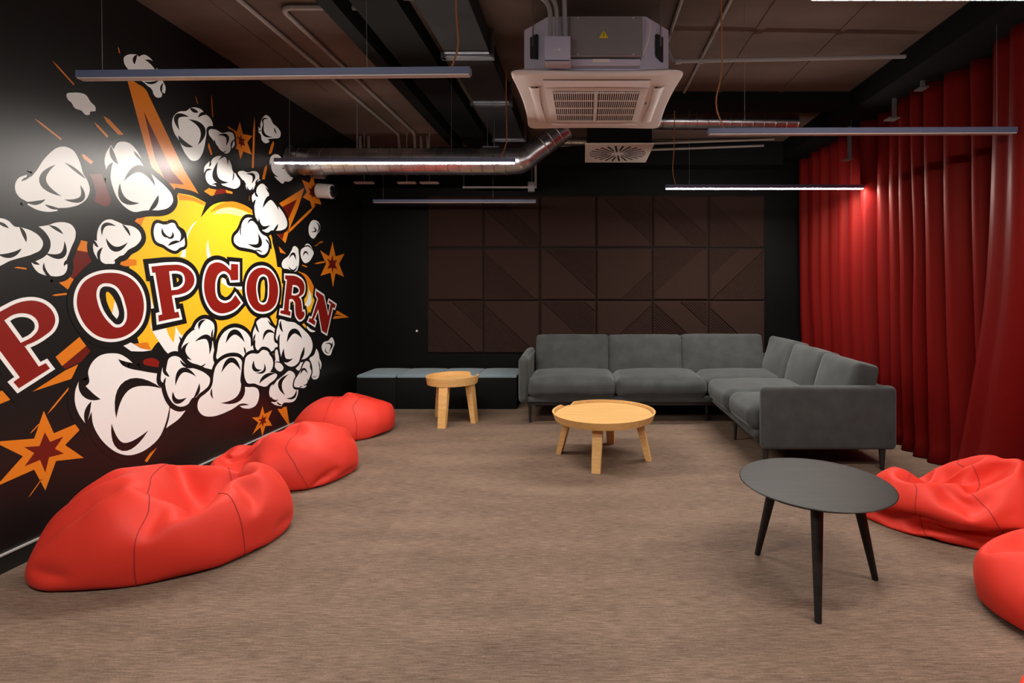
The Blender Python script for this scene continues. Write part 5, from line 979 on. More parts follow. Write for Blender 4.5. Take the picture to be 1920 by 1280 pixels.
     [1,123,-101,79,-90,70,-68,97,-81,-2,11,-2,-3,-5,-9,-9,-8,10,12,7,0,-12,-10,-7,-2,0,0,8,-6,-2,3,10,11,10,10,10,10,10,10,10,9,10,14,3,1,1,0,-1,0,-1,0,-1,-1,-2,-3,-3,-3,-4,-5,-18,-10,-10,-9,-9,-9,-9,-10,-8,-9,-7,0,0,0,0,0,8,5,0,0,1,1,-3,-12,0,4,6,10,16,7,-3,-3,-4,-5,76,3,1,-1,0,-3,-8,6,-4,-12,-10,-4,9,15,12,5,3,-15,-7,-8,-6,-4,-3,-10,-10,-11,-10,-10,-10,-11,3,3,-7,2,17,-6,-8,9,7,-10,-9,-1,1,1,11,-13,7,7,5,6,-1,88,9,-1,-5,-10,-3,3,4,4,2,1,0,-1,-1,-2,-13,-11,-10,-1,2,-6,-9,-8,-9,-6,-3,-8,-9,-3,-7,-10,4,3,2,-11,1,8,-9,1,6,3,-8,-2,0,0,13,3,-5,-6,-1,2,77,9,11,2,2,0,-2,-4,-6,4,15,10,2,-2,1,1,0,-7,2,-3,-6,-10,-7,-4,3,4,4,3,1,-1,-1,-3,-5,-12,31,0,-3,-5,-8,-9,-7,-3,2,3,4,2,-3,-2,-3,16,-3,10,-4,-1,-2,-5,-7,-8,-6,-3,0,3,2,-3,0,15,14,2,-12,-3,1,-1,-2,-4,-5,-6,-7,-3,-1,0,4,10,15,13,3,-28,-2,-1,0,-1,-1,-2,-3,-5,-5,-4,3,9,13,13,10,4,-38,-3,-2,-3,-2,-1,-1,2,-6,-3,1,9,9,10,11,9,6,-27,-7,-6,-5,-3,-3,-2,-2,0,1,2,3,6,8,11,10,9,-11,-5,-5,-9,-6,-2,1,0,-1,-1,1,2,1,3,6,9,9,8,-3,-6,-8,-9,1,7,2,0,0,0,2,-2,-1,0,3,5,17,1,-9,-7,-6,5,8,4,1,1,0,1,0,-4,-3,0,1,6,11,-4,-8,-3,9,6,4,2,1,-1,0,0,-1,-6,1,-1,-1,8,2,-3,-5,9,5,3,1,0,0,-1,0,0,-1,-3,-2,-11,8,7,3,-3,7,2,1,0,0,-1,-1,-1,-2,-1,-3,-3,-13,8,7,7,5,1,0,0,0,-1,-1,-1,-1,-2,-2,-3,-5,-12,7,6,6,5,2,0,0,1,0,0,-1,-1,-2,-2,-3,-4,-16,7,6,5,4,2,1,0,1,2,1,0,-1,-2,-2,-3,-4,-19,7,5,4,2,2,2,1,1,1,1,1,0,0,-2,-3,-3,-94,-12,10,0,-3,-9,-11,-12,1,9,12,12,-3,-10,-12,-9,0,39,-14,-8,4,-6,-8,-7,0,9,14,5,0,-2,-2,-11,-14,1,39,-14,-8,-10,-7,0,1,3,15,-8,-3,0,2,3,2,-15,5,34,-14,-15,-8,2,14,4,-8,-5,-5,-4,0,11,4,-12,-3,0,37,-16,-15,-6,6,15,11,3,-5,-6,-6,-12,-6,0,1,13,-1,19,-16,-14,-2,10,12,16,-1,-1,-2,-2,-12,-10,4,-9,-5,3,20,-8,-15,7,15,12,-2,-10,-1,-1,8,8,-12,2,-5,-14,0,-3,-4,0,12,15,7,-14,-8,-2,1,6,11,11,-3,-8,-12,2,-18,0,3,13,15,4,-6,-9,-13,-3,2,9,12,11,-8,-7,-14,-9,0,7,12,12,-10,3,1,-11,-13,0,8,13,12,-6,-10,-14,-4,0,12,13,-6,-9,1,10,-3,-15,-3,5,12,13,-5,-11,-14,7,-3,14,-5,-8,-3,2,11,6,-11,-10,2,9,14,-4,-14,-7,22,-13,-4,-5,0,0,1,6,12,-15,4,-2,14,1,-5,-14,-1,25,-11,-10,-5,3,3,-5,6,11,-16,-2,13,-8,-3,-2,0,0,26,-5,-13,-7,-1,0,11,-2,8,-15,-2,10,-10,4,7,7,-2,10,-3,-12,-9,-2,0,14,2,1,-13,-4,0,4,13,7,0,-10,12,-1,-11,-7,-6,-1,15,3,-2,-3,-4,-4,10,6,-10,13,-10,-12,0,13,6,-4,-12,2,2,2,9,5,-4,-5,-3,-7,-6,0,0,0,4,10,-7,6,9,3,3,1,-1,0,0,-3,-8,-10,-7,0,5,-5,2,9,12,0,-7,1,-2,-2,2,2,3,1,-5,-11,-5,0,0,11,7,-2,-3,-3,-7,-1,0,1,2,3,2,3,-3,0,-3,-3,-2,7,-4,-3,-2,0,0,0,0,0,0,0,5,-6,19,-1,-1,-6,-10,0,0,0,0,0,0,0,0,0,0,0,1,20,-1,1,-1,-6,-9,-5,0,0,0,0,1,2,2,2,3,2,17,-2,-2,-4,0,-4,-6,-7,-1,1,3,4,2,3,3,2,2,17,0,-2,-5,-7,-5,-2,-1,-4,3,3,2,4,3,2,2,1,9,1,-1,-1,-3,-4,-2,-3,-2,3,1,2,3,5,2,1,0,5,-1,-1,-3,-3,-3,0,1,3,1,2,0,3,5,3,-1,0,2,0,-2,-2,-3,-1,1,3,2,1,1,1,2,5,2,0,-2,1,0,-1,-1,-1,0,2,3,1,0,2,0,1,4,2,0,-2,-8,4,3,0,0,1,2,4,0,1,2,0,0,3,0,0,-2,-12,-4,11,4,1,2,4,3,2,2,1,0,-1,1,0,-2,-2,-23,3,12,5,3,2,2,7,3,3,2,-2,-5,3,-1,-1,-3,-30,7,12,5,3,3,3,-1,-2,-5,14,5,-1,0,0,-1,-2,-105,12,0,-11,-11,7,-8,-1,12,-4,4,10,-7,-10,-5,5,8,-11,10,10,-5,-15,-2,0,0,14,5,4,-9,-8,-6,0,0,7,-7,2,9,6,-12,-5,8,-8,14,3,0,-10,-6,-1,0,0,0,0,0,0,4,6,-10,9,-8,2,9,0,-3,-9,0,0,-1,1,0,0,0,0,0,0,3,7,-10,0,0,5,-5,0,0,1,7,3,1,1,0,-1,-3,-4,-3,-2,0,0,0,0,1,4,7,5,6,1,0,0,-1,-3,-2,-2,-3,-2,0,0,0,1,6,2,1,13,1,1,-1,-1,-1,-1,-2,-2,-1,0,0,-1,-1,3,1,1,15,2,1,0,0,-1,0,-1,-2,-1,0,0,-2,-2,-3,0,3,17,3,2,1,0,0,0,-1,-2,-1,0,-1,-3,-3,-3,-3,-2,25,3,2,2,1,0,0,-2,-1,-2,-1,-1,-3,-3,-4,-4,-4,27,4,3,3,2,-1,-1,-2,-1,-2,-1,-2,-2,-4,-5,-4,-4,24,7,4,4,2,-1,-2,-1,-2,0,-2,-2,-3,-5,-6,-6,-4,20,11,7,4,2,-1,-1,-1,-1,-1,-2,-2,-3,-4,-5,-7,-6,15,10,11,5,1,0,-1,-1,-1,-1,-2,-3,-3,-3,-4,-6,-7,11,13,9,5,1,1,-1,-1,-2,-2,-2,-2,-3,-2,-4,-7,-12,16,11,6,-1,-8,3,4,3,1,-1,-2,-2,-1,-2,-3,-11,-15,-74,5,4,2,4,13,-13,-7,-7,-6,-7,-2,-1,0,1,1,1,1,4,3,4,5,9,13,-3,-6,-7,-8,-7,2,-9,-4,0,0,1,1,2,4,5,14,6,1,1,0,-3,-6,-13,2,-6,-8,6,-6,0,0,2,4,15,-1,-2,2,4,4,-5,-5,-11,2,-1,-8,0,0,0,0,1,13,-7,0,2,3,6,-8,-6,-4,2,3,-5,0,0,0,0,0,8,-7,0,0,2,7,-8,-2,0,0,2,5,-7,0,0,0,0,0,0,0,0,0,0,0,3,3,4,3,5,-14,-1,0,-1,-2,0,1,2,4,2,1,3,2,4,3,3,3,-14,-2,0,0,-1,0,1,3,5,3,1,1,4,3,2,2,3,-15,-2,0,0,-1,1,2,3,6,3,1,2,3,3,2,0,3,-17,-1,0,0,0,1,2,4,6,3,2,3,3,2,1,1,2,-19,-1,0,1,0,1,2,4,7,4,3,3,3,1,1,0,-4,-16,0,2,0,0,2,1,5,7,5,3,4,3,0,0,-2,-7,-14,2,2,1,0,1,2,5,9,4,4,3,1,0,-1,-2,-6,-15,3,2,1,1,1,-5,10,10,3,2,4,2,0,-1,-3,-6,-13,3,2,1,1,-1,-7,10,5,-11,1,10,9,4,1,-1,-5,-11,3,2,0,0,-2,-8,9,0,-13,-6,5,13,10,6,-4,3,-111,1,6,8,11,1,-6,-4,-6,-8,11,13,7,0,-5,-6,-7,-16,7,6,6,3,-11,-7,-4,0,1,12,13,4,-7,-7,-6,-7,-3,2,10,8,-11,-8,-1,0,0,1,11,13,-3,-11,-6,-4,-1,6,-6,7,8,-12,-3,0,0,4,-4,15,1,-1,-10,-5,0,0,0,0,8,1,-9,0,0,5,-5,0,10,-7,-1,7,-7,-2,0,2,-1,-1,0,0,1,6,-5,-2,8,-9,1,0,0,6,-6,0,13,-1,-2,-3,-1,0,0,-1,-1,-1,-1,-1,-1,0,0,0,0,23,0,-2,-3,-1,0,1,-1,-1,-2,-1,-2,-2,0,1,-1,-1,26,0,-2,-2,-1,0,1,-1,-1,-1,-3,-1,-2,-1,0,-1,-1,27,-1,-1,-1,-1,1,0,0,-1,-2,-3,-2,-2,-3,-2,-1,-1,30,0,0,-1,0,1,0,-1,-1,-2,-3,-2,-1,-3,-3,-3,-1,31,1,0,1,0,1,0,-2,-1,-3,-3,-3,-1,-2,-3,-4,-2,32,2,1,2,1,0,-1,-2,-2,-2,-3,-4,-2,-3,-3,-4,-2,33,3,2,2,1,-1,-2,-2,-1,-1,-3,-4,-4,-4,-4,-3,-2,33,3,3,2,1,-1,-2,-2,-1,-1,-2,-4,-4,-5,-4,-3,-3,33,3,2,1,1,1,-1,-2,-1,-1,-2,-3,-5,-4,-4,-4,-3,32,3,1,1,0,1,-1,0,-1,-1,-1,-3,-4,-4,-4,-4,-4],
    ),
    (
     [-109,-82,68,-49,317,-47,61,-47,-243,-6,-4,-2,-1,-3,-2,-1,-1,-2,-2,-2,5,6,6,9,10,1,-12,-11,-8,-5,-1,2,-2,-4,-4,-5,-6,-5,-5,-3,-6,-2,-1,-6,-5,-3,-1,0,1,2,2,1,2,1,2,1,3,6,9,7,-1,3,3,4,-8,-7,-6,-3,3,5,7,8,7,9,9,9,274,-18,-16,-14,-17,-17,-16,-14,-10,-14,-5,-12,-14,-14,-19,-22,-21,-48,22,21,17,13,13,14,14,14,13,12,11,12,14,16,18,19,33,13,11,11,10,9,7,6,4,2,1,1,0,-6,-5,-8,-10,-22,7,5,6,5,5,0,-3,3,1,2,-1,-5,-3,-1,-3,-4,-46,4,2,1,0,1,0,0,-1,-1,-2,-2,-2,-2,-4,-4,-5,8,9,8,6,6,6,6,5,4,4,-2,0,6,5,-4,-8,-5,-244,23,20,13,14,-2,14,14,16,16,13,9,13,9,15,13,17,-46,-17,-18,-18,-18,-18,-17,-12,-10,-13,-15,-17,-18,-15,-16,-17,-18,271,5,2,1,0,1,1,0,-1,-1,-2,-1,-2,-3,-3,-4,-4,-9,4,3,1,1,0,1,1,-1,0,-1,-1,-2,-3,-4,-3,-3,-13,3,3,1,1,1,1,0,1,0,-1,-1,-2,-4,-3,-2,-3,-12,1,1,1,1,0,0,1,2,2,-1,-2,-3,-4,-2,-3,-1,-9,0,0,0,0,-1,-1,0,2,2,0,-1,-4,-3,-2,-2,-1,-3,-2,-2,0,-1,-1,-2,0,1,2,0,-1,-3,-3,-3,-1,0,3,-5,-3,-2,5,1,-3,1,-3,-2,-1,-1,-3,-3,-2,0,0,8,-6,-5,-3,2,4,3,0,0,-5,-9,-2,-2,-1,-1,1,2,9,-8,-6,-5,0,2,3,0,-3,-4,-7,0,-1,1,1,3,3,7,-8,-8,-6,-4,0,2,-1,-4,-2,8,-2,-4,0,2,2,6,6,-8,-9,-7,-8,-3,3,-2,-7,2,9,2,0,0,2,3,3,5,-6,-6,-8,-11,0,-8,-4,1,2,3,2,2,2,3,2,3,7,-8,-8,-8,-6,-6,-9,-6,3,0,4,3,3,3,3,3,4,11,-11,-11,-10,-9,-6,-6,-7,4,4,1,3,3,3,4,5,5,10,-11,-10,-9,-8,-10,-8,3,3,-3,3,-2,3,4,5,6,7,5,-11,-10,-9,-5,-6,-5,-5,0,0,4,2,2,3,3,8,7,0,-12,-10,-8,-6,-5,-3,-2,0,0,1,3,3,4,4,6,6,71,-5,-4,-1,-1,-1,-1,-3,-4,-4,-1,5,6,6,6,8,6,9,-6,-3,-3,0,-3,-2,-1,-3,-1,1,6,5,6,4,4,10,9,-7,-4,-3,-3,-2,-2,0,0,1,3,2,6,2,4,5,11,7,-4,-4,-4,-3,-2,0,0,1,1,-1,6,2,3,5,3,6,9,-1,-3,-3,-6,1,-1,0,2,0,1,4,5,2,-1,6,-4,12,-14,10,5,-5,-4,6,-12,4,9,1,4,5,1,-3,-2,-10,2,-2,2,7,6,3,-4,-8,6,9,8,2,4,-3,-9,-11,5,1,1,4,4,0,-3,-2,1,9,9,8,3,-1,-10,-10,-5,5,7,3,3,4,0,-3,-3,-1,10,9,-10,10,6,-11,-10,-4,4,10,5,4,0,-2,-2,-9,9,6,-1,2,0,8,-6,-10,-3,1,14,8,4,1,-3,-4,-8,3,0,11,2,1,-3,-2,-4,-3,-2,14,10,4,2,-2,-9,-6,0,3,12,1,3,1,-3,-7,-4,-4,17,9,5,2,-8,-5,1,0,1,5,7,2,1,-3,-8,-6,-6,16,7,12,-9,1,-2,-1,4,0,8,-9,-3,1,10,-6,-10,-8,23,4,0,4,-1,5,-3,6,-3,-2,3,-4,-8,1,7,-8,-10,24,7,2,3,2,3,-2,-3,1,2,-2,-4,-5,-5,-4,-3,1,24,5,5,0,5,-1,3,-3,-2,1,2,-4,-4,-6,-5,-4,-4,4,-17,-16,-16,-15,-9,-16,-15,-15,-16,-12,-3,-9,-16,-18,-22,-20,243,-16,-15,-16,-12,-18,-18,-16,-16,-9,-11,-11,-17,-17,-20,-23,-17,256,-9,-15,-15,-18,-19,-19,-19,-10,-16,-16,-15,-18,-19,-21,-18,-17,272,-17,-14,-16,-17,-19,-17,-19,-18,-19,-15,-18,-18,-21,-21,-8,-24,278,-12,-16,-16,-18,-19,-19,-19,-20,-19,-18,-19,-19,-22,-13,-11,-23,276,-12,-10,-17,-18,-19,-19,-20,-22,-20,-19,-21,-21,-22,-14,-11,-15,282,-13,-13,-17,-18,-19,-20,-22,-21,-22,-19,-22,-23,-23,-17,-11,-12,291,-14,-15,-16,-18,-19,-22,-21,-23,-22,-21,-23,-23,-23,-19,-12,-11,298,-14,-15,-17,-17,-19,-22,-22,-23,-25,-22,-22,-23,-23,-19,-15,-10,303,-14,-15,-17,-17,-20,-22,-22,-24,-26,-22,-22,-23,-21,-20,-10,-7,297,-15,-15,-17,-17,-20,-22,-22,-24,-26,-24,-22,-21,-20,-13,-12,-4,288,-15,-16,-16,-17,-21,-21,-23,-24,-26,-23,-22,-21,-10,-12,-12,-13,286,-16,-15,-16,-18,-21,-22,-23,-24,-25,-23,-22,-18,-16,-11,-11,-10,285,-16,-15,-17,-20,-21,-22,-23,-23,-24,-21,-21,-18,-16,-16,-11,-8,286,-16,-17,-18,-20,-22,-21,-22,-22,-20,-17,-18,-20,-18,-18,-17,-6,284,-17,-18,-19,-20,-19,-21,-16,-19,-19,-15,-20,-16,-19,-20,-18,-16,282,-17,-18,-19,-19,-19,-18,-15,-12,-16,-16,-19,-18,-16,-18,-19,-17,359,4,3,3,2,4,4,-2,-1,-2,-2,1,-5,-6,-8,-6,-5,29,6,3,3,4,5,4,-1,-2,-4,-3,0,-7,-7,-7,-9,-6,31,9,5,4,5,5,3,1,-3,-4,-6,-2,-8,-7,-8,-8,-9,32,9,8,7,5,5,4,0,-4,-4,-4,-5,-10,-9,-8,-9,-10,27,10,8,8,5,5,2,1,-2,-10,-8,-7,-6,-6,-4,-10,-13,28,9,9,7,6,4,3,1,-1,-3,-6,-8,-8,-8,-10,-13,-17,34,10,8,7,5,5,3,0,-2,-3,-5,-7,-8,-9,-14,-13,-11,32,10,8,6,5,4,3,0,-2,-3,-4,-7,-9,-8,-11,-11,-13,30,10,6,4,4,5,2,0,-2,-2,-4,-7,-9,-9,-9,-11,-11,30,8,1,2,3,5,5,2,-2,-2,-4,-7,-8,-8,-8,-10,-12,29,8,4,1,-1,2,3,4,0,-2,-4,-7,-7,-7,-8,-9,-11,25,9,4,3,1,1,1,1,-1,-2,-4,-5,-7,-7,-7,-8,-11,23,8,4,2,1,0,0,1,-1,-1,-4,-5,-5,-6,-7,-7,-10,19,7,4,2,1,-1,0,0,0,-1,-4,-4,-5,-5,-6,-7,-7,14,7,4,2,0,-1,0,0,0,-2,-3,-4,-4,-5,-5,-5,-6,10,6,4,1,1,-1,0,0,0,-2,-3,-4,-3,-4,-4,-6,-5,7,4,4,1,0,0,0,0,0,-2,-2,-3,-3,-3,-4,-5,-5,-228,22,22,20,13,11,20,19,15,3,17,18,16,16,17,18,19,-275,21,22,21,14,21,19,12,21,14,13,18,20,17,15,18,19,-293,21,22,22,20,22,16,13,21,20,19,14,19,20,12,19,20,-306,20,23,23,20,21,20,13,22,21,19,20,19,18,14,18,19,-318,22,23,24,20,20,22,17,22,20,20,22,22,18,16,19,19,-334,23,25,24,19,22,22,19,22,21,22,23,21,20,19,18,18,-346,24,25,25,20,22,21,20,25,22,22,23,21,18,19,20,18,-352,24,25,24,22,22,22,22,25,22,22,23,20,17,19,22,20,-354,22,25,25,22,23,22,24,25,21,21,19,19,17,20,23,23,-353,22,25,25,23,22,23,23,24,21,19,16,21,19,18,22,22,-339,15,26,25,22,23,22,22,21,19,20,19,18,20,19,21,22,-326,9,25,24,23,21,21,20,17,20,21,20,18,21,20,19,20,-323,14,25,24,22,20,20,17,15,20,22,19,20,21,19,18,19,-317,17,24,24,22,19,18,14,15,20,20,20,20,20,19,16,18,-306,19,23,23,22,19,16,12,16,18,18,19,19,19,18,16,18,-292,19,22,24,20,17,13,13,16,17,16,17,17,16,18,17,18,-276,20,23,21,17,14,13,15,15,15,15,13,13,15,17,19,19,-242,-13,-8,-6,-6,-7,2,-1,0,1,1,2,4,4,5,6,9,-7,-12,-3,-11,-10,-8,-1,0,0,1,2,2,5,4,8,10,9,-7,-10,-9,-10,-11,-4,-5,7,1,0,-3,0,4,6,10,10,10,-5,-10,-12,-12,-11,-4,4,0,0,1,1,-4,11,-1,11,10,10,0,-13,-14,-12,-11,1,-1,0,4,2,-1,-3,8,3,6,11,12,6,-19,-15,-13,-2,-4,-6,3,1,3,0,0,5,8,2,10,13,15,-20,-20,-10,-10,-4,2,-6,6,2,3,-4,7,6,7,9,11,23,-22,-20,-17,-3,-10,-1,4,0,6,-4,-3,6,6,8,8,11,29,-18,-22,-17,-11,6,-7,-5,1,7,5,-2,7,-2,5,11,12,27,-14,-20,-17,-14,8,-1,-7,-5,0,4,11,-1,9,5,6,13,21,-15,-17,-16,-10,-1,8,-4,-6,-4,0,6,11,1,13,7,13,11,-13,-16,-14,-6,-2,0,5,-4,-5,4,1,7,7,10,10,13,0,-11,-15,-4,-6,-4,-3,-1,1,2,1,3,7,8,8,10,12,-14,-11,0,-2,-3,-5,-3,-1,1,2,-2,5,6,6,10,9,11,-30,-6,13,-1,-4,-3,-1,1,-3,1,3,4,-1,9,7,8,1,-33,-3,11,7,4,1,0,1,0,0,0,-8,8,5,4,-1,0,-28,-7,3,4,3,4,-1,5,3,2,2,1,1,0,-3,0,2],
